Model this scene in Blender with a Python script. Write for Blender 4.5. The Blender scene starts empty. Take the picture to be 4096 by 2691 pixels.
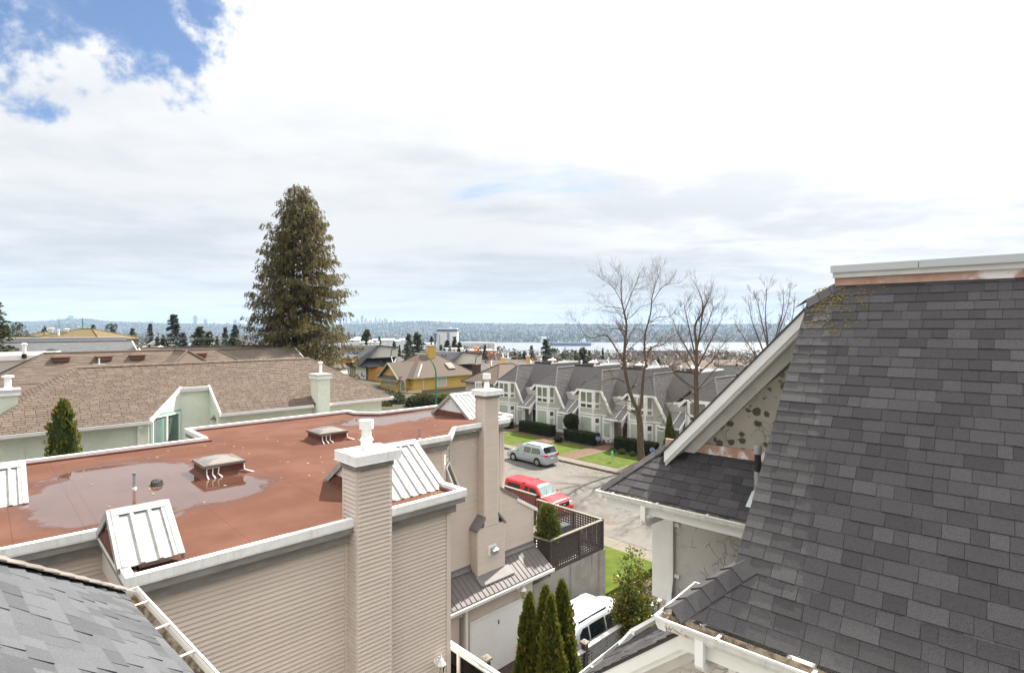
import bpy, math, random
from mathutils import Vector, Matrix, noise as mnoise
R = math.radians
rnd = random.Random(7)
S = bpy.context.scene
COL = S.collection

# ------------------------------------------------------------------ camera
F = 2209.0                      # focal length in photo pixels (4096 wide)
HOR = 1311.0                    # photo row of the horizon
cd = bpy.data.cameras.new('camera'); cam = bpy.data.objects.new('camera', cd); COL.objects.link(cam)
cam.location = (0, 0, 0); cam.rotation_euler = (R(90), 0, 0)
cd.sensor_width = 36.0; cd.lens = 36.0 * F / 4096; cd.shift_y = (HOR - 1345.5) / 4096
cd.clip_start = 0.05; cd.clip_end = 40000
S.camera = cam

# ------------------------------------------------------------------ sky, sun, exposure
SUN_H = Vector((0.565, 0.825, 0)).normalized(); SUN_EL = R(48)
SUN = Vector((SUN_H.x * math.cos(SUN_EL), SUN_H.y * math.cos(SUN_EL), math.sin(SUN_EL)))
W = bpy.data.worlds.new('World'); S.world = W; W.use_nodes = True
nt = W.node_tree; nt.nodes.clear()
def N(t, typ, **kw):
    n = t.nodes.new(typ)
    for k, v in kw.items():
        if k.startswith('i_'):
            key = k[2:]
            key = int(key) if key.isdigit() else key
            n.inputs[key].default_value = v
        else: setattr(n, k, v)
    return n
def wl(t, a, b): t.links.new(a, b)
def math_(t, op, a, b=None, c=None, clamp=False):
    n = t.nodes.new('ShaderNodeMath'); n.operation = op; n.use_clamp = clamp
    for i, v in enumerate((a, b, c)):
        if v is None: continue
        if isinstance(v, (int, float)): n.inputs[i].default_value = v
        else: t.links.new(v, n.inputs[i])
    return n.outputs[0]
def sstep(t, lo, hi, x):
    n = t.nodes.new('ShaderNodeMapRange'); n.interpolation_type = 'SMOOTHSTEP'
    n.inputs['From Min'].default_value = lo; n.inputs['From Max'].default_value = hi
    t.links.new(x, n.inputs['Value']); return n.outputs['Result']
def mixc(t, f, a, b, blend='MIX'):
    n = t.nodes.new('ShaderNodeMix'); n.data_type = 'RGBA'; n.blend_type = blend
    for sock, v in ((n.inputs[0], f), (n.inputs[6], a), (n.inputs[7], b)):
        if isinstance(v, (int, float)): sock.default_value = v
        elif isinstance(v, tuple): sock.default_value = (*v, 1) if len(v) == 3 else v
        else: t.links.new(v, sock)
    return n.outputs[2]

tc = N(nt, 'ShaderNodeTexCoord'); sx = N(nt, 'ShaderNodeSeparateXYZ'); wl(nt, tc.outputs['Generated'], sx.inputs[0])
zc = math_(nt, 'ADD', math_(nt, 'MAXIMUM', sx.outputs[2], 0.0), 0.075)
cp = N(nt, 'ShaderNodeCombineXYZ')
wl(nt, math_(nt, 'DIVIDE', sx.outputs[0], zc), cp.inputs[0]); wl(nt, math_(nt, 'DIVIDE', sx.outputs[1], zc), cp.inputs[1])
def wnoise(scale, detail, rough, off=(0, 0, 0), vec=None, stretch=(1, 1, 1), dist=0.0):
    m = N(nt, 'ShaderNodeMapping'); m.inputs['Location'].default_value = off; m.inputs['Scale'].default_value = stretch
    wl(nt, vec or cp.outputs[0], m.inputs['Vector'])
    n = N(nt, 'ShaderNodeTexNoise'); n.inputs['Scale'].default_value = scale; n.inputs['Detail'].default_value = detail
    n.inputs['Roughness'].default_value = rough; n.inputs['Distortion'].default_value = dist
    wl(nt, m.outputs[0], n.inputs['Vector']); return n.outputs['Fac']
def wdot(v):
    d = N(nt, 'ShaderNodeVectorMath', operation='DOT_PRODUCT'); d.inputs[1].default_value = v
    wl(nt, tc.outputs['Generated'], d.inputs[0]); return d.outputs['Value']
n_big = wnoise(0.75, 9, 0.58, (3.1, 1.7, 0), dist=0.3)
n_bank = wnoise(0.9, 7, 0.55, (8.3, 4.1, 2), stretch=(0.55, 1.0, 1), dist=0.2)
n_fine = wnoise(2.6, 8, 0.6, (1.3, 9.1, 5))
n_dir = wnoise(5.5, 10, 0.62, (0.4, 1.2, 0.7), vec=tc.outputs['Generated'], dist=0.0)
clear = sstep(nt, 0.972, 0.998, math_(nt, 'ADD', wdot((-0.545, 0.685, 0.483)), math_(nt, 'MULTIPLY', math_(nt, 'SUBTRACT', n_dir, 0.5), 0.10)))
dens = math_(nt, 'SUBTRACT', math_(nt, 'ADD', math_(nt, 'ADD', n_big, 0.20), math_(nt, 'MULTIPLY', math_(nt, 'SUBTRACT', n_fine, 0.5), 0.22)), math_(nt, 'MULTIPLY', clear, 0.42))
cloud = sstep(nt, 0.36, 0.60, dens)
sun_d = sstep(nt, 0.66, 1.0, wdot(tuple(SUN)))
elev = sstep(nt, 0.0, 0.42, sx.outputs[2])
grey = sstep(nt, 0.40, 0.64, math_(nt, 'ADD', math_(nt, 'MULTIPLY', n_bank, 0.72), math_(nt, 'MULTIPLY', n_fine, 0.28)))
shade_amt = math_(nt, 'MULTIPLY', grey, math_(nt, 'SUBTRACT', 1.0, math_(nt, 'MULTIPLY', elev, 0.1)))
hor_c = mixc(nt, math_(nt, 'POWER', math_(nt, 'MAXIMUM', sx.outputs[2], 0.0), 2.6), (3.05, 3.08, 3.12), (14.0, 13.6, 13.0))
cl_c = mixc(nt, math_(nt, 'MULTIPLY', shade_amt, 0.9), hor_c, mixc(nt, 1.0, hor_c, (0.74, 0.78, 0.825), 'MULTIPLY'))
cl_c = mixc(nt, math_(nt, 'MULTIPLY', sun_d, math_(nt, 'SUBTRACT', 1.0, math_(nt, 'MULTIPLY', shade_amt, 0.75))), cl_c, (7.4, 7.25, 7.0))
sky = N(nt, 'ShaderNodeTexSky', sky_type='NISHITA'); sky.sun_disc = False
sky.sun_elevation = SUN_EL; sky.sun_rotation = math.atan2(SUN_H.x, SUN_H.y); sky.air_density = 1.0; sky.dust_density = 1.0; sky.ozone_density = 1.6
skyc = mixc(nt, 1.0, sky.outputs[0], (0.42, 0.47, 0.54), 'MULTIPLY')
allc = mixc(nt, cloud, skyc, cl_c)
bg = N(nt, 'ShaderNodeBackground'); bg.inputs['Strength'].default_value = 0.08
wl(nt, allc, bg.inputs['Color']); wo = N(nt, 'ShaderNodeOutputWorld'); wl(nt, bg.outputs[0], wo.inputs['Surface'])
W.cycles.sampling_method = 'MANUAL'; W.cycles.sample_map_resolution = 1024

sd = bpy.data.lights.new('sun', 'SUN'); sd.energy = 3.3; sd.angle = R(0.6); sd.color = (1.0, 0.955, 0.88)
so = bpy.data.objects.new('sun', sd); COL.objects.link(so)
so.rotation_euler = SUN.to_track_quat('Z', 'Y').to_euler(); so.location = (30, 40, 80)

S.view_settings.view_transform = 'Standard'; S.view_settings.look = 'None'; S.view_settings.gamma = 1.0
S.view_settings.use_curve_mapping = False
S.view_settings.exposure = 1.8
S.cycles.max_bounces = 6; S.cycles.diffuse_bounces = 3; S.cycles.glossy_bounces = 3; S.cycles.transparent_max_bounces = 12
S.cycles.transmission_bounces = 4; S.cycles.volume_bounces = 0; S.cycles.use_denoising = True
S.cycles.sample_clamp_indirect = 6.0

# ------------------------------------------------------------------ frames and pixel rays
def ray(px, py): return Vector(((px - 2048.0) / F, 1.0, -(py - HOR) / F))
def atY(px, py, Y): return ray(px, py) * Y
def atZ(px, py, z): r = ray(px, py); return r * (z / r.z)
class Frame:
    def __init__(s, ux, uy):
        l = math.hypot(ux, uy); s.u = Vector((ux / l, uy / l, 0)); s.v = Vector((-uy / l, ux / l, 0))
    def w(s, a, b, z=0.0): return s.u * a + s.v * b + Vector((0, 0, z))
    def ab(s, p): return (s.u.x * p.x + s.u.y * p.y, s.v.x * p.x + s.v.y * p.y)
    @property
    def ang(s): return math.atan2(s.u.y, s.u.x)
FB = Frame(0.7185, 0.6955)       # street grid
FR = Frame(0.6669, 0.7450)       # the stucco house on the right
FW = Frame(1, 0)
def proj(p):
    if p.y < 0.05: return None
    return (2048 + F * p.x / p.y, HOR - F * p.z / p.y)

# ------------------------------------------------------------------ mesh helpers
class MB:
    def __init__(s, fr=None): s.v = []; s.f = []; s.t = []; s.fr = fr or FB; s.tone = 1.0
    def pts(s, P):
        i = len(s.v); s.v.extend(Vector(p) for p in P); return i
    def face(s, idx): s.f.append(tuple(idx)); s.t.append(s.tone)
    def poly(s, P):
        i = s.pts(P); s.face(range(i, i + len(P)))
    def hexa(s, B, T):
        "prism between bottom ring B and top ring T (same count)"
        n = len(B); i = s.pts(B); j = s.pts(T)
        s.face(reversed(range(i, i + n))); s.face(range(j, j + n))
        for k in range(n): s.face((i + k, i + (k + 1) % n, j + (k + 1) % n, j + k))
    def box(s, a0, a1, b0, b1, z0, z1):
        w = s.fr.w
        s.hexa([w(a0, b0, z0), w(a1, b0, z0), w(a1, b1, z0), w(a0, b1, z0)], [w(a0, b0, z1), w(a1, b0, z1), w(a1, b1, z1), w(a0, b1, z1)])
    def prism(s, P, z0, z1):
        "P = list of (a,b), z0/z1 numbers or lists"
        n = len(P); Z0 = z0 if isinstance(z0, (list, tuple)) else [z0] * n; Z1 = z1 if isinstance(z1, (list, tuple)) else [z1] * n
        s.hexa([s.fr.w(a, b, z) for (a, b), z in zip(P, Z0)], [s.fr.w(a, b, z) for (a, b), z in zip(P, Z1)])
    def slab(s, P, n, th):
        "polygon P (world) thickened by th against normal n"
        n = Vector(n).normalized(); P = [Vector(p) for p in P]
        s.hexa([p - n * th for p in P], P)
    def beam(s, p, q, w, h, up=(0, 0, 1)):
        p = Vector(p); q = Vector(q); d = (q - p).normalized(); up = Vector(up)
        x = d.cross(up)
        if x.length < 1e-4: x = d.cross(Vector((1, 0, 0)))
        x.normalize(); y = x.cross(d)
        c = [(-1, -1), (1, -1), (1, 1), (-1, 1)]
        s.hexa([p + x * (i * w / 2) + y * (j * h / 2) for i, j in c], [q + x * (i * w / 2) + y * (j * h / 2) for i, j in c])
    def tube(s, P, r, n=8, cap=True):
        P = [Vector(p) for p in P]; rr = r if isinstance(r, (list, tuple)) else [r] * len(P); rings = []
        ref = None
        for k, p in enumerate(P):
            d = (P[min(k + 1, len(P) - 1)] - P[max(k - 1, 0)])
            d = d.normalized() if d.length > 1e-9 else Vector((0, 0, 1))
            if ref is None: ref = d.orthogonal().normalized()
            x = ref - d * ref.dot(d); x = x.normalized() if x.length > 1e-5 else d.orthogonal().normalized()
            ref = x; y = d.cross(x)
            rings.append(s.pts([p + (x * math.cos(2 * math.pi * i / n) + y * math.sin(2 * math.pi * i / n)) * rr[k] for i in range(n)]))
        for k in range(len(P) - 1):
            a, b = rings[k], rings[k + 1]
            for i in range(n): s.face((a + i, a + (i + 1) % n, b + (i + 1) % n, b + i))
        if cap:
            s.face(reversed(range(rings[0], rings[0] + n))); s.face(range(rings[-1], rings[-1] + n))
    def lathe(s, c, prof, n=14):
        "prof = [(r,z)] around vertical axis at c"
        c = Vector(c); rings = [s.pts([c + Vector((r * math.cos(2 * math.pi * i / n), r * math.sin(2 * math.pi * i / n), z)) for i in range(n)]) for r, z in prof]
        for a, b in zip(rings, rings[1:]):
            for i in range(n): s.face((a + i, a + (i + 1) % n, b + (i + 1) % n, b + i))
        s.face(reversed(range(rings[0], rings[0] + n))); s.face(range(rings[-1], rings[-1] + n))
    def blob(s, c, rx, ry, rz, n=10, m=6, jit=0.0, rg=rnd):
        c = Vector(c); rings = []
        for k in range(1, m):
            ph = math.pi * k / m
            rings.append(s.pts([c + Vector((rx * math.sin(ph) * math.cos(2 * math.pi * i / n), ry * math.sin(ph) * math.sin(2 * math.pi * i / n), -rz * math.cos(ph))) * (1 + rg.uniform(-jit, jit)) - c * 0 for i in range(n)]))
        b = s.pts([c + Vector((0, 0, -rz))]); t = s.pts([c + Vector((0, 0, rz))])
        for i in range(n): s.face((b, rings[0] + (i + 1) % n, rings[0] + i)); s.face((t, rings[-1] + i, rings[-1] + (i + 1) % n))
        for a, d in zip(rings, rings[1:]):
            for i in range(n): s.face((a + i, a + (i + 1) % n, d + (i + 1) % n, d + i))
    def mesh(s, name, org=Vector((0, 0, 0)), tones=False, smooth=False):
        me = bpy.data.meshes.new(name)
        me.from_pydata([tuple(p - org) for p in s.v], [], s.f)
        if tones and s.f:
            at = me.attributes.new('tone', 'FLOAT', 'FACE'); at.data.foreach_set('value', s.t)
        if smooth: me.polygons.foreach_set('use_smooth', [True] * len(me.polygons))
        return me
    def build(s, name, m, parent=None, tones=False, smooth=False, **tags):
        org = parent_origin(parent)
        me = s.mesh(name, org, tones, smooth); me.materials.append(m)
        o = bpy.data.objects.new(name, me); COL.objects.link(o)
        if parent is not None: o.parent = parent
        for k, v in tags.items():
            if v: o[k] = v
        return o
def parent_origin(p):
    v = Vector((0, 0, 0))
    while p is not None: v = v + Vector(p.location); p = p.parent
    return v
def thing(name, label, cat, loc=(0, 0, 0), group=None):
    o = bpy.data.objects.new(name, None); COL.objects.link(o); o.location = loc; o.empty_display_size = 0.3
    o['label'] = label; o['category'] = cat
    if group: o['group'] = group
    return o
def tag(o, label, cat, group=None):
    o['label'] = label; o['category'] = cat
    if group: o['group'] = group
    return o
def struct(o): o['kind'] = 'structure'; return o
def stuff(o, label=None):
    o['kind'] = 'stuff'
    if label: o['label'] = label
    return o
def copy_tree(o, parent=None):
    c = o.copy(); COL.objects.link(c); c.parent = parent
    for ch in list(o.children): copy_tree(ch, c)
    return c
class Pieces:
    "many alike small pieces of one thing: the 300 that show largest become parts, the rest one joined part"
    def __init__(s, parent, name, m, limit=300, tones=True): s.p = parent; s.n = name; s.m = m; s.lim = limit; s.L = []; s.tones = tones
    def add(s, mb): s.L.append(mb)
    @staticmethod
    def area(mb):
        P = [proj(p) for p in mb.v]
        if any(q is None for q in P): return 0
        x0 = max(0, min(q[0] for q in P)); x1 = min(4096, max(q[0] for q in P)); y0 = max(0, min(q[1] for q in P)); y1 = min(2691, max(q[1] for q in P))
        return max(0, x1 - x0) * max(0, y1 - y0)
    def finish(s, joined=None):
        A = sorted(s.L, key=lambda m: -Pieces.area(m)); big = [m for m in A[:s.lim] if Pieces.area(m) > 0]; rest = A[len(big):]
        porg = parent_origin(s.p); cache = {}
        for m in big:
            org = m.v[0]
            key = tuple(round(c, 3) for p in m.v for c in (p - org)) + tuple(round(t, 3) for t in m.t)
            me = cache.get(key)
            if me is None:
                me = m.mesh(s.n, org, s.tones); me.materials.append(s.m); cache[key] = me
            o = bpy.data.objects.new(s.n, me); COL.objects.link(o); o.parent = s.p; o.location = org - porg
        if rest:
            J = MB()
            for m in rest:
                k = len(J.v); J.v.extend(m.v); J.f.extend(tuple(i + k for i in f) for f in m.f); J.t.extend(m.t)
            o = J.build(joined or (s.n + '_field'), s.m, s.p, tones=s.tones); o['kind'] = 'stuff'
def clip(P, Q):
    "clip polygon P by convex CCW polygon Q, both 2d"
    out = list(P)
    for i in range(len(Q)):
        (x0, y0), (x1, y1) = Q[i], Q[(i + 1) % len(Q)]; inp = out; out = []
        if not inp: break
        def d(p): return (x1 - x0) * (p[1] - y0) - (y1 - y0) * (p[0] - x0)
        for j in range(len(inp)):
            p, q = inp[j], inp[(j + 1) % len(inp)]; dp, dq = d(p), d(q)
            if dp >= 0: out.append(p)
            if (dp >= 0) != (dq >= 0):
                t = dp / (dp - dq); out.append((p[0] + (q[0] - p[0]) * t, p[1] + (q[1] - p[1]) * t))
    return out
def parea(P): return 0.5 * sum(P[i][0] * P[(i + 1) % len(P)][1] - P[(i + 1) % len(P)][0] * P[i][1] for i in range(len(P)))
def offset_poly(P, d):
    "inward offset of a CCW polygon with mitred corners"
    n = len(P); out = []
    for i in range(n):
        p0, p1, p2 = Vector(P[i - 1]), Vector(P[i]), Vector(P[(i + 1) % n])
        e1 = (p1 - p0).normalized(); e2 = (p2 - p1).normalized(); n1 = Vector((-e1.y, e1.x)); n2 = Vector((-e2.y, e2.x))
        b = n1 + n2; k = d / max(0.2, 1 + n1.dot(n2)); out.append((p1.x + b.x * k, p1.y + b.y * k))
    return out
def ring(mb, P, d0, d1, z0, z1):
    A = offset_poly(P, d0); B = offset_poly(P, d1); n = len(P); w = mb.fr.w
    for i in range(n):
        j = (i + 1) % n
        mb.hexa([w(*A[i], z0), w(*A[j], z0), w(*B[j], z0), w(*B[i], z0)], [w(*A[i], z1), w(*A[j], z1), w(*B[j], z1), w(*B[i], z1)])
def shingles(pieces, O, e, s, polys, expo, wmin, wmax, th, rg, tones, lap=0.015, skip=None, thick_var=0.0, soff=0.0, gap=0.004):
    """lay shingles on the plane through O with course direction e and upslope direction s.
    polys: convex CCW polygons in (e,s) metres that are covered"""
    e = Vector(e).normalized(); s = Vector(s).normalized(); n = e.cross(s).normalized()
    if n.z < 0: n = -n
    for Q in polys:
        s0 = min(p[1] for p in Q); s1 = max(p[1] for p in Q); k = 0
        y = math.floor(s0 / expo + 1e-6) * expo + soff
        while y < s1:
            x0 = min(p[0] for p in Q) - rg.uniform(0, wmax); xm = max(p[0] for p in Q)
            x = x0
            while x < xm:
                wd = rg.uniform(wmin, wmax) if wmax > wmin else wmax
                rect = [(x, y), (x + wd - gap, y), (x + wd - gap, y + expo + lap), (x, y + expo + lap)]
                c = clip(rect, Q)
                if len(c) >= 3 and parea(c) > 0.0006:
                    if parea(c) > 0.0 and not (skip and skip(c)):
                        h = th * (1 + rg.uniform(-thick_var, thick_var)); mb = MB(); mb.tone = rg.choice(tones) * rg.uniform(0.94, 1.06)
                        hb = [h * (1 - 0.92 * (q[1] - y) / (expo + lap)) for q in c]
                        i = mb.pts([O + e * q[0] + s * q[1] + n * hh for q, hh in zip(c, hb)]); j = mb.pts([O + e * q[0] + s * q[1] - n * 0.003 for q in c])
                        m = len(c); mb.face(range(i, i + m))
                        for q in range(m): mb.face((j + q, j + (q + 1) % m, i + (q + 1) % m, i + q))
                        pieces.add(mb)
                x += wd
            y += expo; k += 1
def siding(pieces, p0, p1, nrm, z0, z1, expo=0.0832, dep=0.036, rg=rnd, ztop=None):
    "lap siding boards from p0 to p1 (world xy), outward normal nrm"
    p0 = Vector((p0[0], p0[1], 0)); p1 = Vector((p1[0], p1[1], 0)); nv = Vector((nrm[0], nrm[1], 0)).normalized()
    z = z0
    while z < z1 - 0.01:
        h = min(expo, z1 - z); q0, q1 = p0, p1
        if ztop:           # ztop(t) gives the sloped upper limit along the wall, t in 0..1
            t = 1.0
            while t > 0.02 and ztop(t) < z + h: t -= 0.02
            if t <= 0.04: z += expo; continue
            q1 = p0 + (p1 - p0) * t
        mb = MB(); mb.tone = rg.uniform(0.97, 1.03)
        Z = Vector((0, 0, 1))
        sec = [(0.0, 0.0), (dep, 0.0), (dep, 0.006), (0.003, h - 0.006), (0.0, h + 0.006)]
        mb.hexa([q0 + nv * x + Z * (z + y) for x, y in sec], [q1 + nv * x + Z * (z + y) for x, y in sec])
        pieces.add(mb); z += expo
# ------------------------------------------------------------------ materials
MATS = {}
def mat(name, c1, c2=None, scale=4.0, rough=0.8, metal=0.0, bump=0.0, bscale=60.0, tone=False, detail=5.0, contrast=(0.35, 0.65), c3=None, scale3=1.0, thr3=(0.6, 0.75), spec=0.18, stretch=(1, 1, 1), dist=0.0, bdist=0.01, transl=0.0, streak=None):
    m = bpy.data.materials.new(name); m.use_nodes = True; t = m.node_tree; p = t.nodes['Principled BSDF']
    geo = N(t, 'ShaderNodeNewGeometry')
    def nz(sc, det=detail, off=0.0, st=stretch, ds=dist):
        mp = N(t, 'ShaderNodeMapping'); mp.inputs['Scale'].default_value = st; mp.inputs['Location'].default_value = (off, off * 1.7, off * 0.6)
        wl(t, geo.outputs['Position'], mp.inputs['Vector'])
        n = N(t, 'ShaderNodeTexNoise'); n.inputs['Scale'].default_value = sc; n.inputs['Detail'].default_value = det; n.inputs['Roughness'].default_value = 0.6
        n.inputs['Distortion'].default_value = ds
        wl(t, mp.outputs[0], n.inputs['Vector']); return n.outputs['Fac']
    col = None
    if c2: col = mixc(t, sstep(t, contrast[0], contrast[1], nz(scale)), c1, c2)
    if c3: col = mixc(t, sstep(t, thr3[0], thr3[1], nz(scale3, 8, 11.3)), col if col is not None else c1, c3)
    if streak: col = mixc(t, math_(t, 'MULTIPLY', sstep(t, 0.5, 0.72, nz(streak[1], 6, 4.4, (1, 1, 0.07))), streak[2]), col if col is not None else c1, streak[0])
    if tone:
        at = N(t, 'ShaderNodeAttribute'); at.attribute_name = 'tone'
        cmb = N(t, 'ShaderNodeCombineColor')
        for i in range(3): wl(t, at.outputs['Fac'], cmb.inputs[i])
        col = mixc(t, 1.0, col if col is not None else c1, cmb.outputs[0], 'MULTIPLY')
    if col is None: p.inputs['Base Color'].default_value = (*c1, 1)
    else: wl(t, col, p.inputs['Base Color'])
    p.inputs['Roughness'].default_value = rough; p.inputs['Metallic'].default_value = metal; p.inputs['Specular IOR Level'].default_value = spec
    if bump:
        b = N(t, 'ShaderNodeBump'); b.inputs['Strength'].default_value = bump; b.inputs['Distance'].default_value = bdist
        wl(t, nz(bscale, 4, 3.3), b.inputs['Height']); wl(t, b.outputs[0], p.inputs['Normal'])
    if transl:
        out = t.nodes['Material Output']; tr = N(t, 'ShaderNodeBsdfTranslucent'); ms = N(t, 'ShaderNodeMixShader'); ms.inputs[0].default_value = transl
        if col is not None: wl(t, col, tr.inputs['Color'])
        else: tr.inputs['Color'].default_value = (*c1, 1)
        wl(t, p.outputs[0], ms.inputs[1]); wl(t, tr.outputs[0], ms.inputs[2]); wl(t, ms.outputs[0], out.inputs['Surface'])
    MATS[name] = m; return m
def leafmat(name, ramp, rough=0.6, transl=0.25):
    "colour from the per-leaf tone through a ramp"
    m = bpy.data.materials.new(name); m.use_nodes = True; t = m.node_tree; p = t.nodes['Principled BSDF']
    at = N(t, 'ShaderNodeAttribute'); at.attribute_name = 'tone'; cr = N(t, 'ShaderNodeValToRGB'); wl(t, at.outputs['Fac'], cr.inputs[0])
    el = cr.color_ramp.elements
    while len(el) < len(ramp): el.new(0.5)
    for e_, (x, c) in zip(el, ramp): e_.position = x; e_.color = (*c, 1)
    wl(t, cr.outputs[0], p.inputs['Base Color']); p.inputs['Roughness'].default_value = rough; p.inputs['Specular IOR Level'].default_value = 0.3
    out = t.nodes['Material Output']; tr = N(t, 'ShaderNodeBsdfTranslucent'); ms = N(t, 'ShaderNodeMixShader'); ms.inputs[0].default_value = transl
    wl(t, cr.outputs[0], tr.inputs['Color']); wl(t, p.outputs[0], ms.inputs[1]); wl(t, tr.outputs[0], ms.inputs[2]); wl(t, ms.outputs[0], out.inputs['Surface'])
    MATS[name] = m; return m
M = MATS
mat('siding', (0.60, 0.515, 0.445), (0.57, 0.49, 0.425), 1.2, 0.6, tone=True, bump=0.05, bscale=90)
mat('trim_beige', (0.62, 0.535, 0.47), (0.58, 0.50, 0.44), 1.5, 0.55)
mat('fascia_grey', (0.20, 0.188, 0.172), (0.255, 0.24, 0.222), 3.0, 0.7, stretch=(1, 1, 3))
mat('white_metal', (0.80, 0.80, 0.79), (0.72, 0.72, 0.70), 4.0, 0.5, c3=(0.42, 0.41, 0.36), scale3=22, thr3=(0.66, 0.80), streak=((0.45, 0.44, 0.40), 14, 0.35))
mat('lichen_metal', (0.36, 0.36, 0.355), (0.29, 0.29, 0.275), 6.0, 0.5, c3=(0.28, 0.27, 0.22), scale3=34, thr3=(0.60, 0.68), streak=((0.48, 0.47, 0.41), 9, 0.5))
mat('white_paint', (0.82, 0.81, 0.78), (0.77, 0.76, 0.725), 3.0, 0.5)
mat('white_dirty', (0.76, 0.755, 0.72), (0.64, 0.635, 0.60), 5.0, 0.5, streak=((0.36, 0.35, 0.30), 22, 0.4))
mat('cream_paint', (0.66, 0.655, 0.615), (0.60, 0.59, 0.55), 3.0, 0.55)
mat('door_white', (0.86, 0.855, 0.84), (0.84, 0.835, 0.815), 2.0, 0.5)
mat('shingle_dark', (0.056, 0.053, 0.0545), (0.086, 0.080, 0.0805), 85.0, 0.9, tone=True, bump=0.6, bscale=240, bdist=0.004, contrast=(0.3, 0.7), c3=(0.17, 0.13, 0.045), scale3=1.6, thr3=(0.70, 0.86))
mat('shingle_light', (0.072, 0.075, 0.082), (0.118, 0.120, 0.125), 130.0, 0.9, tone=True, bump=0.6, bscale=300, bdist=0.004, contrast=(0.3, 0.7))
mat('shingle_cap', (0.155, 0.135, 0.122), (0.22, 0.195, 0.175), 90.0, 0.9, tone=True, bump=0.5, bscale=240, bdist=0.004, c3=(0.42, 0.24, 0.03), scale3=9, thr3=(0.73, 0.76))
mat('shingle_brown', (0.108, 0.080, 0.062), (0.145, 0.110, 0.087), 30.0, 0.9, tone=True, bump=0.4, bscale=150, bdist=0.004)
mat('shingle_moss', (0.115, 0.085, 0.042), (0.155, 0.115, 0.058), 3.0, 0.95, tone=True, c3=(0.22, 0.18, 0.10), scale3=2.2, thr3=(0.6, 0.7))
mat('roof_brown_far', (0.125, 0.097, 0.078), (0.102, 0.078, 0.063), 2.5, 0.9, stretch=(1, 1, 6), tone=True)
mat('roof_grey_far', (0.085, 0.085, 0.09), (0.115, 0.115, 0.12), 2.5, 0.9, stretch=(1, 1, 5), tone=True)
mat('roof_dark_far', (0.055, 0.052, 0.057), (0.085, 0.08, 0.084), 6.0, 0.9, stretch=(1, 1, 3), tone=True)
mat('roof_mauve_far', (0.155, 0.138, 0.135), (0.205, 0.185, 0.18), 7.0, 0.9, stretch=(1, 1, 5), tone=True)
mat('copper', (0.42, 0.24, 0.17), (0.50, 0.33, 0.26), 3.0, 0.5, c3=(0.80, 0.74, 0.70), scale3=2.2, thr3=(0.52, 0.62))
mat('gutter_in', (0.10, 0.075, 0.055), (0.30, 0.25, 0.19), 12.0, 0.85, c3=(0.45, 0.40, 0.30), scale3=30, thr3=(0.62, 0.7))
mat('galv', (0.46, 0.47, 0.48), (0.36, 0.37, 0.385), 20.0, 0.35, metal=0.7)
mat('black_pipe', (0.03, 0.03, 0.033), rough=0.5)
mat('awning_metal', (0.15, 0.132, 0.126), (0.135, 0.12, 0.114), 2.0, 0.5)
mat('flashing_grey', (0.20, 0.185, 0.18), (0.17, 0.16, 0.155), 4.0, 0.55)
mat('lattice_brown', (0.085, 0.066, 0.059), (0.065, 0.051, 0.046), 8.0, 0.8)
mat('cap_wood', (0.27, 0.245, 0.20), (0.17, 0.15, 0.12), 18.0, 0.9, stretch=(1, 1, 1))
mat('lattice_grey', (0.30, 0.29, 0.285), (0.23, 0.22, 0.215), 8.0, 0.85)
mat('rail_grey', (0.56, 0.545, 0.525), (0.44, 0.43, 0.41), 12.0, 0.85)
mat('post_brown', (0.075, 0.058, 0.048), (0.10, 0.08, 0.066), 9.0, 0.85)
mat('concrete', (0.24, 0.22, 0.19), (0.30, 0.278, 0.25), 1.4, 0.9, bump=0.3, bscale=30, streak=((0.085, 0.076, 0.07), 2.4, 0.85), c3=(0.36, 0.335, 0.30), scale3=2.2, thr3=(0.62, 0.72))
mat('asphalt_old', (0.135, 0.125, 0.109), (0.155, 0.144, 0.127), 0.8, 0.92, bump=0.25, bscale=70, c3=(0.108, 0.10, 0.09), scale3=0.28, thr3=(0.55, 0.66), detail=9)
mat('driveway', (0.055, 0.042, 0.036), (0.085, 0.066, 0.056), 14.0, 0.95, bump=0.5, bscale=40)
mat('sidewalk', (0.175, 0.155, 0.122), (0.152, 0.135, 0.107), 2.2, 0.92, bump=0.15, bscale=60)
mat('kerb', (0.10, 0.088, 0.072), (0.16, 0.14, 0.115), 5.0, 0.92)
mat('lawn', (0.050, 0.078, 0.007), (0.082, 0.105, 0.011), 1.3, 0.95, bump=0.7, bscale=28, bdist=0.03, c3=(0.11, 0.115, 0.03), scale3=3.5, thr3=(0.6, 0.78), detail=8)
mat('path_brick', (0.115, 0.066, 0.044), (0.15, 0.09, 0.062), 6.0, 0.95, c3=(0.13, 0.085, 0.06), scale3=1.0, thr3=(0.55, 0.7))
mat('gravel_path', (0.19, 0.135, 0.085), (0.15, 0.105, 0.067), 5.0, 0.95)
mat('soil', (0.055, 0.036, 0.026), (0.085, 0.058, 0.042), 6.0, 0.98)
mat('bark', (0.085, 0.062, 0.044), (0.13, 0.10, 0.074), 9.0, 0.95, bump=0.6, bscale=24, stretch=(1, 1, 0.25), c3=(0.16, 0.155, 0.03), scale3=1.2, thr3=(0.64, 0.74))
mat('bark_twig', (0.135, 0.098, 0.068), (0.19, 0.145, 0.105), 3.0, 0.9, c3=(0.23, 0.22, 0.04), scale3=0.8, thr3=(0.66, 0.74))
mat('bark_dark', (0.055, 0.042, 0.034), (0.085, 0.066, 0.052), 8.0, 0.95)
mat('stucco_green', (0.70, 0.745, 0.63), (0.65, 0.695, 0.58), 1.4, 0.9, bump=0.8, bscale=9.0, bdist=0.03, dist=1.2, detail=4)
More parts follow.
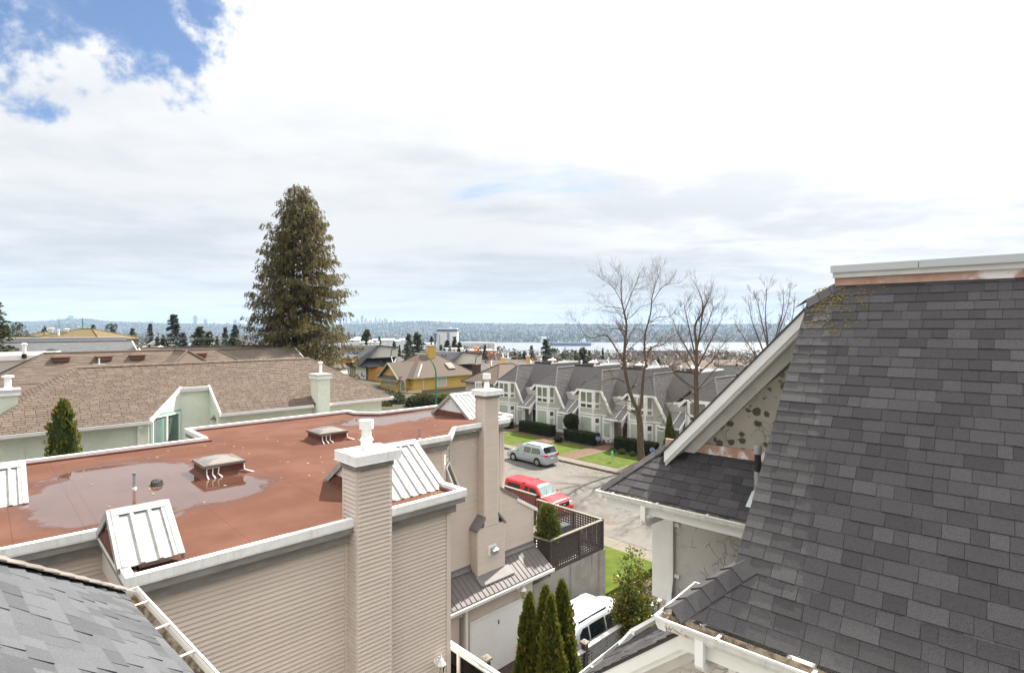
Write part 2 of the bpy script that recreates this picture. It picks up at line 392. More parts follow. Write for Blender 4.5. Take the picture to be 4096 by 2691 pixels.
mat('green_trim', (0.26, 0.42, 0.345), rough=0.6)
mat('teal_dark', (0.045, 0.105, 0.085), rough=0.6)
mat('stucco_tan', (0.46, 0.315, 0.17), (0.42, 0.285, 0.155), 1.0, 0.9)
mat('stucco_yellow', (0.60, 0.395, 0.115), (0.55, 0.36, 0.105), 0.8, 0.9)
mat('yellow_trim', (0.34, 0.325, 0.20), rough=0.7)
mat('wood_orange', (0.48, 0.225, 0.055), (0.55, 0.27, 0.075), 1.2, 0.6, stretch=(1, 1, 9))
mat('cladding_white', (0.78, 0.77, 0.745), (0.76, 0.75, 0.725), 1.0, 0.7)
mat('dark_metal', (0.045, 0.047, 0.05), rough=0.5)
mat('town_grey', (0.44, 0.425, 0.39), (0.41, 0.395, 0.365), 2.0, 0.8, tone=True)
mat('town_panel', (0.47, 0.455, 0.41), rough=0.8)
mat('brick_dark', (0.085, 0.05, 0.04), (0.12, 0.07, 0.055), 9.0, 0.9)
mat('plaster_far', (0.50, 0.47, 0.42), rough=0.9)
mat('orange_build', (0.55, 0.20, 0.055), (0.47, 0.165, 0.045), 0.5, 0.9)
mat('blue_paint', (0.03, 0.06, 0.17), rough=0.5)
mat('ship_blue', (0.02, 0.075, 0.22), (0.03, 0.09, 0.25), 0.06, 0.5)
mat('ship_dark', (0.035, 0.05, 0.085), rough=0.5)
mat('ship_red', (0.24, 0.10, 0.085), rough=0.6)
mat('conc_far', (0.42, 0.405, 0.385), (0.34, 0.33, 0.315), 0.08, 0.9, stretch=(1, 1, 0.05))
mat('white_far', (0.70, 0.695, 0.68), rough=0.8)
mat('pole_wood', (0.24, 0.17, 0.10), (0.30, 0.215, 0.135), 3.0, 0.9, stretch=(1, 1, 0.2))
mat('pole_green', (0.03, 0.20, 0.12), rough=0.45)
mat('lamp_grey', (0.50, 0.51, 0.51), rough=0.4)
mat('wire', (0.10, 0.10, 0.105), rough=0.6)
mat('chrome', (0.72, 0.72, 0.73), rough=0.15, metal=1.0)
mat('tyre', (0.018, 0.018, 0.019), rough=0.85)
mat('rim', (0.55, 0.55, 0.55), rough=0.3, metal=0.8)
mat('car_red', (0.50, 0.014, 0.022), rough=0.28, spec=0.6)
mat('car_silver', (0.40, 0.43, 0.46), rough=0.28, metal=0.35, spec=0.6)
mat('car_white_silver', (0.60, 0.625, 0.65), rough=0.25, metal=0.25, spec=0.6)
mat('car_glass', (0.014, 0.019, 0.021), rough=0.05, spec=0.8)
mat('car_glass_lit', (0.17, 0.24, 0.235), rough=0.06, spec=0.8)
mat('lamp_red', (0.55, 0.012, 0.02), rough=0.2, spec=0.7)
mat('lamp_clear', (0.62, 0.62, 0.58), rough=0.12, spec=0.8)
mat('black_plastic', (0.022, 0.022, 0.024), rough=0.5)
mat('plate_white', (0.70, 0.70, 0.72), rough=0.4)
mat('bbq_cover', (0.045, 0.048, 0.052), (0.065, 0.068, 0.073), 4.0, 0.55, bump=0.5, bscale=7, bdist=0.05)
mat('win_blind', (0.44, 0.475, 0.405), (0.40, 0.44, 0.37), 1.0, 0.12, spec=0.7)
mat('win_dark', (0.03, 0.036, 0.038), (0.07, 0.08, 0.082), 0.9, 0.06, spec=0.8)
mat('win_grey', (0.17, 0.18, 0.165), (0.24, 0.25, 0.225), 1.4, 0.08, spec=0.7)
mat('win_red', (0.60, 0.02, 0.035), rough=0.15, spec=0.6)
mat('win_glow', (0.55, 0.52, 0.30), rough=0.15, spec=0.6)
mat('glass_block', (0.30, 0.30, 0.26), rough=0.2, spec=0.7)
mat('screen_dark', (0.085, 0.085, 0.082), rough=0.6)
mat('curtain', (0.33, 0.40, 0.375), (0.40, 0.47, 0.44), 9.0, 0.3, stretch=(1, 1, 0.05))
mat('skylight_dome', (0.17, 0.15, 0.125), (0.20, 0.178, 0.15), 3.0, 0.12, spec=0.8)
mat('alu_brown', (0.15, 0.122, 0.10), rough=0.45)
mat('membrane_curb', (0.115, 0.048, 0.036), (0.145, 0.06, 0.045), 5.0, 0.9)
mat('caulk', (0.62, 0.62, 0.61), rough=0.6)
mat('vent_brown', (0.165, 0.085, 0.062), rough=0.75)
mat('sign_blue', (0.03, 0.11, 0.42), rough=0.4)
mat('sign_green', (0.02, 0.38, 0.16), rough=0.5)
mat('terracotta', (0.055, 0.038, 0.045), rough=0.7)
mat('leaf_litter', (0.36, 0.24, 0.11), (0.50, 0.42, 0.30), 40, 0.9)
mat('moss_yellow', (0.22, 0.16, 0.03), (0.15, 0.12, 0.035), 20, 0.9)
mat('cast_iron', (0.18, 0.13, 0.10), (0.14, 0.10, 0.08), 25, 0.8)
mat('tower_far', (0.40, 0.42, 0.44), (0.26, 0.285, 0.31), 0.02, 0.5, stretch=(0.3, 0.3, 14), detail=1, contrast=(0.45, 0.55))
mat('far_hill', (0.026, 0.036, 0.030), (0.052, 0.052, 0.048), 0.006, 1.0, c3=(0.11, 0.105, 0.098), scale3=0.02, thr3=(0.58, 0.66), detail=12)
mat('near_town', (0.05, 0.055, 0.032), (0.08, 0.072, 0.052), 0.03, 1.0, detail=10)
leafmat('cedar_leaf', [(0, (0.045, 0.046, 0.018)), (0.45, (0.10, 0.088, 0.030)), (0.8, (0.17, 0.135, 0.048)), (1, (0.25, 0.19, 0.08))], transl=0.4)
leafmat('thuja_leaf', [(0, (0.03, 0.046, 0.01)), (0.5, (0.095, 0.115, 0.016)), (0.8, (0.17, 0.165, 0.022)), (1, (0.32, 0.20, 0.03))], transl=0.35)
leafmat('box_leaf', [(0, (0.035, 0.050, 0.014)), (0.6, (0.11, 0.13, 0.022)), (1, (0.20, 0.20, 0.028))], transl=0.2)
leafmat('hedge_leaf', [(0, (0.012, 0.020, 0.007)), (0.6, (0.030, 0.042, 0.012)), (1, (0.060, 0.072, 0.018))], transl=0.1)
leafmat('camellia_leaf', [(0, (0.03, 0.045, 0.012)), (0.55, (0.10, 0.12, 0.02)), (0.82, (0.21, 0.20, 0.028)), (0.9, (0.40, 0.24, 0.015)), (1, (0.50, 0.20, 0.015))], rough=0.32, transl=0.3)
leafmat('spruce_leaf', [(0, (0.010, 0.018, 0.012)), (0.6, (0.030, 0.044, 0.026)), (1, (0.062, 0.075, 0.040))], transl=0.1)
leafmat('olive_leaf', [(0, (0.025, 0.032, 0.012)), (0.6, (0.062, 0.072, 0.024)), (1, (0.12, 0.12, 0.04))], transl=0.15)
leafmat('twig_brown', [(0, (0.085, 0.062, 0.046)), (1, (0.20, 0.155, 0.12))], transl=0.1)
leafmat('twig_orange', [(0, (0.20, 0.055, 0.026)), (1, (0.42, 0.15, 0.07))], transl=0.15)
leafmat('shrub_mixed', [(0, (0.020, 0.028, 0.010)), (0.6, (0.065, 0.068, 0.022)), (0.9, (0.20, 0.19, 0.10)), (1, (0.48, 0.46, 0.36))], transl=0.15)

def glass_mat(name, tint, alpha):
    m = bpy.data.materials.new(name); m.use_nodes = True; t = m.node_tree; t.nodes.clear()
    g = N(t, 'ShaderNodeBsdfGlossy'); g.inputs['Roughness'].default_value = 0.02
    tr = N(t, 'ShaderNodeBsdfTransparent'); tr.inputs['Color'].default_value = (*tint, 1)
    fr = N(t, 'ShaderNodeFresnel'); fr.inputs['IOR'].default_value = 1.5
    ms = N(t, 'ShaderNodeMixShader'); out = N(t, 'ShaderNodeOutputMaterial')
    wl(t, math_(t, 'ADD', fr.outputs[0], alpha, clamp=True), ms.inputs[0]); wl(t, tr.outputs[0], ms.inputs[1]); wl(t, g.outputs[0], ms.inputs[2]); wl(t, ms.outputs[0], out.inputs['Surface'])
    MATS[name] = m; return m
glass_mat('rail_glass', (0.86, 0.78, 0.70), 0.02)

# red roof membrane with standing rain water
def membrane():
    m = bpy.data.materials.new('membrane'); m.use_nodes = True; t = m.node_tree; p = t.nodes['Principled BSDF']
    geo = N(t, 'ShaderNodeNewGeometry')
    vr = N(t, 'ShaderNodeVectorRotate', rotation_type='Z_AXIS'); vr.inputs['Angle'].default_value = -FB.ang
    wl(t, geo.outputs['Position'], vr.inputs['Vector']); sp = N(t, 'ShaderNodeSeparateXYZ'); wl(t, vr.outputs[0], sp.inputs[0])
    def nz(sc, det, off=0, st=(1, 1, 1), ds=0.0):
        mp = N(t, 'ShaderNodeMapping'); mp.inputs['Scale'].default_value = st; mp.inputs['Location'].default_value = (off, off * 2.3, 0)
        wl(t, vr.outputs[0], mp.inputs['Vector']); n = N(t, 'ShaderNodeTexNoise'); n.inputs['Scale'].default_value = sc; n.inputs['Detail'].default_value = det
        n.inputs['Distortion'].default_value = ds
        wl(t, mp.outputs[0], n.inputs['Vector']); return n.outputs['Fac']
    def ell(a, b, ra, rb):
        x = math_(t, 'DIVIDE', math_(t, 'SUBTRACT', sp.outputs[0], a), ra); y = math_(t, 'DIVIDE', math_(t, 'SUBTRACT', sp.outputs[1], b), rb)
        return math_(t, 'ADD', math_(t, 'MULTIPLY', x, x), math_(t, 'MULTIPLY', y, y))
    d1 = ell(2.55, 15.3, 2.05, 2.9); d2 = ell(12.35, 19.75, 2.6, 1.35); d3 = ell(3.9, 13.9, 1.3, 1.2)
    d = math_(t, 'MINIMUM', math_(t, 'MINIMUM', d1, d2), d3)
    wob = math_(t, 'MULTIPLY', math_(t, 'SUBTRACT', nz(0.85, 7, 1.3, ds=0.6), 0.5), 1.9)
    d = math_(t, 'ADD', d, wob)
    wet = math_(t, 'SUBTRACT', 1.0, sstep(t, 0.80, 0.93, d)); damp = math_(t, 'SUBTRACT', 1.0, sstep(t, 0.85, 1.55, d))
    base = mixc(t, sstep(t, 0.35, 0.7, nz(0.9, 8, 4)), (0.098, 0.043, 0.028), (0.128, 0.060, 0.041))
    base = mixc(t, math_(t, 'MULTIPLY', sstep(t, 0.55, 0.75, nz(26, 3, 7)), 0.30), base, (0.065, 0.027, 0.019))
    # pale chalky rim where the water has dried
    rim = math_(t, 'MULTIPLY', damp, math_(t, 'SUBTRACT', 1.0, wet))
    base = mixc(t, math_(t, 'MULTIPLY', rim, math_(t, 'MULTIPLY', sstep(t, 0.45, 0.62, nz(45, 4, 9)), 0.35)), base, (0.19, 0.13, 0.105))
    base = mixc(t, math_(t, 'MULTIPLY', damp, 0.50), base, (0.055, 0.026, 0.020))
    wl(t, base, p.inputs['Base Color'])
    mr = N(t, 'ShaderNodeMapRange'); mr.inputs['To Min'].default_value = 0.88; mr.inputs['To Max'].default_value = 0.015; wl(t, wet, mr.inputs['Value'])
    ro = math_(t, 'SUBTRACT', mr.outputs[0], math_(t, 'MULTIPLY', rim, 0.35), clamp=True); wl(t, ro, p.inputs['Roughness'])
    p.inputs['IOR'].default_value = 1.5; wl(t, math_(t, 'ADD', math_(t, 'MULTIPLY', wet, 0.9), 0.1), p.inputs['Specular IOR Level'])
    b = N(t, 'ShaderNodeBump'); b.inputs['Distance'].default_value = 0.01
    wl(t, math_(t, 'MULTIPLY', math_(t, 'SUBTRACT', 1.0, wet), 0.35), b.inputs['Strength']); wl(t, nz(60, 4, 2), b.inputs['Height']); wl(t, b.outputs[0], p.inputs['Normal'])
    MATS['membrane'] = m
membrane()

# rough trowelled stucco; the gable one carries dark mildew blots
def stucco(name, c1, c2, spots):
    m = bpy.data.materials.new(name); m.use_nodes = True; t = m.node_tree; p = t.nodes['Principled BSDF']
    geo = N(t, 'ShaderNodeNewGeometry')
    def nz(sc, det, off=0.0, ds=0.0):
        mp = N(t, 'ShaderNodeMapping'); mp.inputs['Location'].default_value = (off, off * 1.7, off * 0.3); wl(t, geo.outputs['Position'], mp.inputs['Vector'])
        n = N(t, 'ShaderNodeTexNoise'); n.inputs['Scale'].default_value = sc; n.inputs['Detail'].default_value = det; n.inputs['Distortion'].default_value = ds
        wl(t, mp.outputs[0], n.inputs['Vector']); return n
    warp = nz(3.5, 3, 2.0); add = N(t, 'ShaderNodeVectorMath', operation='MULTIPLY_ADD'); add.inputs[1].default_value = (0.35, 0.35, 0.35)
    wl(t, warp.outputs['Color'], add.inputs[0]); wl(t, geo.outputs['Position'], add.inputs[2])
    vo = N(t, 'ShaderNodeTexVoronoi', feature='DISTANCE_TO_EDGE'); vo.inputs['Scale'].default_value = 5.5; wl(t, add.outputs[0], vo.inputs['Vector'])
    ridge = sstep(t, 0.0, 0.10, vo.outputs['Distance'])
    gate = sstep(t, 0.46, 0.60, nz(2.6, 4, 5.0).outputs['Fac'])
    crk = math_(t, 'MULTIPLY', math_(t, 'SUBTRACT', 1.0, ridge), gate)
    h = math_(t, 'ADD', math_(t, 'MULTIPLY', crk, 0.8), math_(t, 'MULTIPLY', nz(9, 4, 3.0, 1.5).outputs['Fac'], 0.5))
    col = mixc(t, sstep(t, 0.35, 0.65, nz(1.3, 5, 1.0).outputs['Fac']), c1, c2)
    line = math_(t, 'MULTIPLY', math_(t, 'SUBTRACT', 1.0, sstep(t, 0.0, 0.018, vo.outputs['Distance'])), gate)
    col = mixc(t, math_(t, 'MULTIPLY', line, 0.6), col, (0.075, 0.066, 0.055))
    if spots:
        v2 = N(t, 'ShaderNodeTexVoronoi'); v2.inputs['Scale'].default_value = 7.5; v2.inputs['Randomness'].default_value = 1.0; wl(t, geo.outputs['Position'], v2.inputs['Vector'])
        dd = math_(t, 'ADD', v2.outputs['Distance'], math_(t, 'MULTIPLY', math_(t, 'SUBTRACT', nz(18, 6, 6.0).outputs['Fac'], 0.5), 0.55))
        sepc = N(t, 'ShaderNodeSeparateColor'); wl(t, v2.outputs['Color'], sepc.inputs[0])
        rad = math_(t, 'MULTIPLY', sepc.outputs[0], 0.52)
        spot = sstep(t, -0.06, 0.06, math_(t, 'SUBTRACT', rad, dd))
        area = sstep(t, 0.34, 0.48, nz(1.1, 3, 8.0).outputs['Fac'])
        col = mixc(t, math_(t, 'MULTIPLY', math_(t, 'MULTIPLY', spot, area), 0.85), col, (0.045, 0.036, 0.034))
    wl(t, col, p.inputs['Base Color']); p.inputs['Roughness'].default_value = 0.92; p.inputs['Specular IOR Level'].default_value = 0.2
    b = N(t, 'ShaderNodeBump'); b.inputs['Strength'].default_value = 0.8; b.inputs['Distance'].default_value = 0.02; wl(t, h, b.inputs['Height']); wl(t, b.outputs[0], p.inputs['Normal'])
    MATS[name] = m
stucco('stucco_pale', (0.60, 0.575, 0.53), (0.53, 0.505, 0.46), False)
stucco('stucco_spots', (0.42, 0.385, 0.32), (0.36, 0.33, 0.27), True)

def water_mat():
    m = bpy.data.materials.new('water'); m.use_nodes = True; t = m.node_tree; p = t.nodes['Principled BSDF']
    p.inputs['Base Color'].default_value = (0.17, 0.18, 0.185, 1); p.inputs['Roughness'].default_value = 0.28; p.inputs['IOR'].default_value = 1.33
    geo = N(t, 'ShaderNodeNewGeometry'); n = N(t, 'ShaderNodeTexNoise'); n.inputs['Scale'].default_value = 0.09; n.inputs['Detail'].default_value = 6
    wl(t, geo.outputs['Position'], n.inputs['Vector']); b = N(t, 'ShaderNodeBump'); b.inputs['Strength'].default_value = 0.35; b.inputs['Distance'].default_value = 1.2
    wl(t, n.outputs['Fac'], b.inputs['Height']); wl(t, b.outputs[0], p.inputs['Normal']); MATS['water'] = m
water_mat()
# ------------------------------------------------------------------ ground, road, water, far shore
GZ = -12.8
def sm(x, a, b):
    t = min(1, max(0, (x - a) / (b - a))); return t * t * (3 - 2 * t)
def zg(x, y):
    z = GZ - max(0, y - 95) * 0.0585
    z += 4.5 * sm(-x, 5, 45) * sm(y, 45, 80) * (1 - sm(y, 110, 260))
    return max(z, -87.0)
def grid_mesh(xs, ys, fz):
    mb = MB(FW); nx = len(xs)
    mb.v = [Vector((x, y, fz(x, y))) for y in ys for x in xs]
    for j in range(len(ys) - 1):
        for i in range(nx - 1): mb.face((j * nx + i, j * nx + i + 1, (j + 1) * nx + i + 1, (j + 1) * nx + i))
    return mb
xs = [-1700 + 68 * i for i in range(51)]; xs = sorted(set(xs + [-120 + 12 * i for i in range(21)]))
ys = [-60, -30, 0, 20, 40, 60, 80, 95, 110, 140] + [180 + 60 * i for i in range(21)]
struct(grid_mesh(xs, ys, zg).build('ground', M['near_town']))
mb = MB(FW); mb.poly([(-9000, 1000, -85), (9000, 1000, -85), (9000, 4200, -85), (-9000, 4200, -85)]); struct(mb.build('water', M['water']))

RIDGE = [(-1500, 1292), (0, 1291), (180, 1288), (270, 1278), (360, 1279), (440, 1289), (600, 1293), (800, 1298), (1100, 1302), (1330, 1299), (1480, 1299), (1600, 1291), (1700, 1288), (1780, 1292), (1900, 1297), (2048, 1298), (2400, 1300), (2800, 1301), (3200, 1300), (6000, 1300)]
def ridge(px):
    for (x0, y0), (x1, y1) in zip(RIDGE, RIDGE[1:]):
        if x0 <= px <= x1: return y0 + (y1 - y0) * (px - x0) / (x1 - x0)
    return 1299
YR = 7000.0
def zfar(x, y):
    px = 2048 + F * x / y; top = -(ridge(px) - HOR) / F * YR
    t = (y - 3180) / (YR - 3180)
    n = mnoise.noise(Vector((x * 0.0011, y * 0.0009, 0.3))) * 14 * sm(t, 0.05, 0.4)
    if t < 0: return -88
    if t <= 1: return -86 + 3 * sm(t, 0, 0.01) + (top + 83) * (0.25 * t + 0.75 * sm(t, 0.02, 1.0)) + n * (1 - sm(t, 0.8, 1))
    return top - (t - 1) * 60
struct(grid_mesh([-9000 + 120 * i for i in range(151)], [3100, 3170, 3190, 3215] + [3300 + 110 * i for i in range(58)], zfar).build('far_hillside', M['far_hill']))

rg = random.Random(21)
mat('far_roofs', (0.40, 0.39, 0.375), tone=True, rough=0.9); 
mb = MB(FW)
for k in range(7000):
    y = 3230 + 3700 * rg.random() ** 1.25; px = rg.uniform(-150, 3400); x = (px - 2048) / F * y
    if mnoise.noise(Vector((x * 0.0022, y * 0.0012, 4.0))) < -0.12 and rg.random() < 0.8: continue
    z = zfar(x, y); w = rg.uniform(7, 17); d = rg.uniform(6, 12); h = rg.uniform(5, 9)
    if y < 3600 and rg.random() < 0.35: w *= 2.6; h *= 1.3
    mb.tone = rg.choice([0.15, 0.22, 0.3, 0.4, 0.6, 1.2]) * rg.uniform(0.8, 1.2)
    mb.box(x - w / 2, x + w / 2, y - d / 2, y + d / 2, z - 4, z + h)
stuff(mb.build('far_town', M['far_roofs'], tones=True), 'hazy patchwork of far houses across the inlet')
mb = MB(FW)
for k in range(15000):
    y = 3240 + 4000 * rg.random() ** 1.1; px = rg.uniform(-200, 3500); x = (px - 2048) / F * y
    z = zfar(x, y); h = rg.uniform(7, 19) * (1.0 if y < 6300 else 1.25); w = h * rg.uniform(0.22, 0.5); mb.tone = rg.uniform(0.1, 0.9)
    n = 5
    i = mb.pts([(x + w * math.cos(6.28 * q / n), y + w * math.sin(6.28 * q / n), z + h * rg.uniform(0.1, 0.3)) for q in range(n)]); j = mb.pts([(x + w * .6 * math.cos(6.28 * q / n + .5), y + w * .6 * math.sin(6.28 * q / n + .5), z + h * 0.7) for q in range(n)]); t_ = mb.pts([(x, y, z + h)])
    for q in range(n): mb.face((i + q, i + (q + 1) % n, j + (q + 1) % n, j + q)); mb.face((j + q, j + (q + 1) % n, t_))
stuff(mb.build('far_wood', M['spruce_leaf'], tones=True), 'dark specks of trees over the far hillside')

# street, kerbs, pavements, lawns (street grid: a across the road, b along it)
ZR, ZP, ZL = -12.42, -12.27, -12.25
mb = MB(); mb.box(26.75, 38.95, -25, 130, -12.78, ZR); struct(mb.build('road', M['asphalt_old']))
for a0, a1, b1 in ((26.60, 26.75, 130), (38.95, 39.10, 130)):
    mb = MB(); mb.box(a0, a1, -25, b1, -12.78, ZP + 0.006); struct(mb.build('kerb', M['kerb']))
def pavement(name, a0, a1, b0, b1, step):
    mb = MB(); mb.box(a0, a1, b0, b1, -12.78, ZP - 0.02); o = struct(mb.build(name, M['soil']))
    P = Pieces(o, 'paving_panel', M['sidewalk'], tones=False); b = b0
    while b < b1:
        m = MB(); m.box(a0 + 0.004, a1 - 0.004, b + 0.008, b + step - 0.008, ZP - 0.019, ZP + rg.uniform(-0.003, 0.003)); P.add(m); b += step
    P.finish()
pavement('pavement', 25.4, 26.6, -20, 60, 1.6)
pavement('pavement', 39.10, 40.15, 5, 100, 1.55)
mb = MB(); mb.box(20.75, 25.4, 15.3, 60, -12.78, ZL); struct(mb.build('lawn', M['lawn']))
mb = MB(); mb.box(20.75, 25.4, -20, 8.2, -12.78, ZL); struct(mb.build('lawn', M['lawn']))
mb = MB(); mb.box(4, 25.4, 8.2, 15.3, -12.785, -12.68); struct(mb.build('driveway', M['driveway']))
# lawns and paths in front of the grey row
PATHS = [(54.0, 55.6), (46.9, 48.3), (39.7, 41.2), (33.1, 34.9), (26.4, 28.0), (19.6, 21.2)]
for k, (p0, p1) in enumerate(PATHS):
    mb = MB(); mb.box(40.15, 49.0, p0, p1, -12.78, ZL - 0.004); o = struct(mb.build('path', M['path_brick'] if k != 4 else M['gravel_path']))
    for b in (p0 - 0.04, p1 + 0.04):
        e = MB(); e.box(40.16, 45.2, b - 0.045, b + 0.045, -12.6, ZL + 0.035); e.build('edging_board', M['cap_wood'], o)
    if k + 1 < len(PATHS):
        b1 = p0 - 0.085; b0 = PATHS[k + 1][1] + 0.085
        mb = MB(); mb.box(40.15, 45.2, b0, b1, -12.78, ZL); struct(mb.build('lawn', M['lawn']))
        mb = MB(); mb.box(45.2, 49.4, b0, b1, -12.78, ZL - 0.01); struct(mb.build('garden_bed', M['soil']))
# twigs and litter lying along the far kerb
mb = MB()
for k in range(150):
    b = rg.gauss(30.5, 3.0); a = 38.9 - abs(rg.gauss(0, 1.1)); th = rg.uniform(0, 6.28); L = rg.uniform(0.1, 0.5)
    c = FB.w(a, b, ZR + 0.012); d = Vector((math.cos(th), math.sin(th), 0)) * L; mid = c + d * 0.5 + Vector((-d.y, d.x, 0)) * rg.uniform(-.3, .3)
    mb.tube([c, mid, c + d], 0.009, 4)
stuff(mb.build('fallen_twigs', M['leaf_litter']), 'thin brown twigs fallen along the far kerb')
mh = MB(); c = FB.w(*FB.ab(atZ(2444, 2088.5, ZR)), ZR)
root = thing('manhole_cover', 'round rusty manhole cover set in the grey road', 'manhole cover', c)
m = MB(); m.lathe(c, [(0.40, -0.03), (0.40, 0.004), (0.37, 0.006)], 24); m.build('ring', M['cast_iron'], root)
m = MB(); m.lathe(c, [(0.34, -0.03), (0.34, 0.007)], 24)
for i in range(-3, 4):
    w = math.sqrt(max(0.01, 0.31 ** 2 - (i * 0.09) ** 2)); m.box(*[x for x in (FB.ab(c)[0] - w, FB.ab(c)[0] + w, FB.ab(c)[1] + i * 0.09 - 0.018, FB.ab(c)[1] + i * 0.09 + 0.018)], ZR + 0.006, ZR + 0.014)
m.build('lid', M['cast_iron'], root)
# ------------------------------------------------------------------ beige flat-roofed townhouse block
ZT, ZRF = -3.55, -3.68
bl = thing('townhouse_block', 'beige lap-sided townhouse block with flat red membrane roof and white parapet', 'building', FB.w(5, 12, -12.75))
OUT = [(1.51, 9.44), (7.76, 9.44), (7.76, 14.55), (11.3, 14.55), (12.3, 15.6), (15.02, 15.6), (15.02, 16.24), (15.8, 16.24), (15.8, 20.7), (12.2, 20.7), (11.55, 21.4), (11.55, 22.1), (5.26, 22.1), (5.26, 19.82), (-7.5, 19.82), (-7.5, 12.06), (1.51, 12.06)]
WL = offset_poly(OUT, 0.30)
core = MB(); core.prism(WL, -12.8, ZRF - 0.06)
wall = core.build('wall', M['trim_beige'], bl)
# roof deck: membrane rolls laid side by side along v, each a strip with a lapped edge
deck = MB(); deck.prism(offset_poly(OUT, 0.13), ZRF - 0.05, ZRF - 0.012); roof = deck.build('roof', M['membrane'], bl)
rolls = Pieces(roof, 'membrane_roll', M['membrane'], tones=False)
INN = offset_poly(OUT, 0.115)
def split_cells(P):  # convex rectangles covering the roof plan, by hand
    return [((-7.385, 12.175), (1.625, 19.705)), ((1.625, 9.555), (5.375, 19.705)), ((5.375, 9.555), (7.645, 21.985)), ((7.645, 14.665), (11.3, 21.985)), ((11.3, 15.72), (12.3, 20.75)), ((12.3, 15.715), (14.905, 20.585)), ((14.905, 16.355), (15.685, 20.585))]
cells = split_cells(INN); a = -7.4; k = 0
while a < 15.7:
    a1 = a + 0.98
    for (x0, y0), (x1, y1) in cells:
        u0, u1 = max(a, x0), min(a1, x1)
        if u1 - u0 > 0.02:
            m = MB(); zz = ZRF + 0.0015 * (k % 2); m.prism([(u0, y0), (u1 - 0.004, y0), (u1 - 0.004, y1), (u0, y1)], ZRF - 0.0118, [zz, zz + 0.003, zz + 0.003, zz]); rolls.add(m)
    a = a1; k += 1
rolls.finish()
m = MB(); m.prism([(11.2, 14.6), (11.3, 14.66), (12.35, 15.72), (12.35, 15.9), (11.2, 15.9)], ZRF - 0.0118, ZRF - 0.002); m.build('membrane_patch', M['membrane'], roof)
m = MB(); ring(m, OUT, 0.0, 0.12, ZT - 0.14, ZT); par = m.build('parapet_cap', M['white_metal'], bl)
m = MB(); ring(m, OUT, 0.006, 0.10, ZT - 0.165, ZT - 0.142); m.build('drip_edge', M['white_dirty'], par)
m = MB(); ring(m, OUT, 0.03, 0.29, ZT - 0.285, ZT - 0.167); m.build('fascia', M['fascia_grey'], bl)
m = MB(); ring(m, OUT, 0.17, 0.295, ZT - 0.50, ZT - 0.287); m.build('fascia', M['fascia_grey'], bl)
m = MB(); ring(m, OUT, 0.121, 0.20, ZRF - 0.01, ZRF + 0.05); m.build('cant_strip', M['membrane_curb'], roof)
SB = Pieces(bl, 'siding_board', M['siding'])
def sd(p, q, z0, z1, **kw):
    P, Q = FB.w(*p), FB.w(*q); e = (Q - P).normalized(); siding(SB, P, Q, (e.y, -e.x), z0, z1, **kw)
zt = ZT - 0.49
trims = []
def trim(a, b, z0, z1, w=0.05): m = MB(); m.box(a - w, a + w, b - w, b + w, z0, z1); m.build('corner_trim', M['trim_beige'], wall)
sd((-7.0, 12.36), (1.81, 12.36), -8.5, zt)                          # set-back left wall
sd((1.81, 12.36), (1.81, 9.74), -9.5, zt); trim(1.83, 9.76, -12.7, zt); trim(1.80, 12.32, -9, zt, 0.04)
sd((1.81, 9.74), (5.04, 9.74), -10.2, zt); sd((5.82, 9.74), (7.46, 9.74), -11.4, zt); trim(7.45, 9.75, -12.7, zt, 0.055)
trim(5.02, 9.72, -12.7, zt, 0.03)
sd((7.46, 14.85), (11.18, 14.85), -9.6, zt); trim(11.15, 14.87, -9.6, zt, 0.055)
sd((11.18, 14.85), (12.18, 15.9), -9.2, zt)
sd((12.2, 15.9), (13.55, 15.9), -9.3, zt); sd((14.26, 15.9), (14.72, 15.9), -9.3, zt); trim(14.74, 15.91, -9.2, zt, 0.05)
trim(12.25, 15.88, -9.3, zt, 0.025)
sd((14.78, 16.54), (15.5, 16.54), -7.2, zt); trim(15.48, 16.55, -7.2, zt, 0.05)
sd((14.72, 15.9), (16.56, 15.9), -9.3, -6.2, ztop=lambda t: -6.25 - 1.15 * t); trim(16.56, 15.92, -12.7, -7.42, 0.05)
m = MB(); m.prism([(14.72, 15.91), (16.56, 15.91), (16.56, 17.5), (14.72, 17.5)], -12.8, [-6.27, -7.42, -7.42, -6.27]); m.build('stair_wall', M['trim_beige'], bl)
m = MB(); m.prism([(14.70, 15.84), (15.72, 15.84), (15.72, 16.02), (14.70, 16.02)], [-6.34, -6.94, -6.94, -6.34], [-6.20, -6.80, -6.80, -6.20]); m.build('flashing', M['flashing_grey'], bl)
m = MB(); m.prism([(15.64, 15.82), (16.80, 15.82), (16.80, 16.0), (15.64, 16.0)], [-6.98, -7.64, -7.64, -6.98], [-6.84, -7.50, -7.50, -6.84]); m.build('flashing', M['white_paint'], bl)
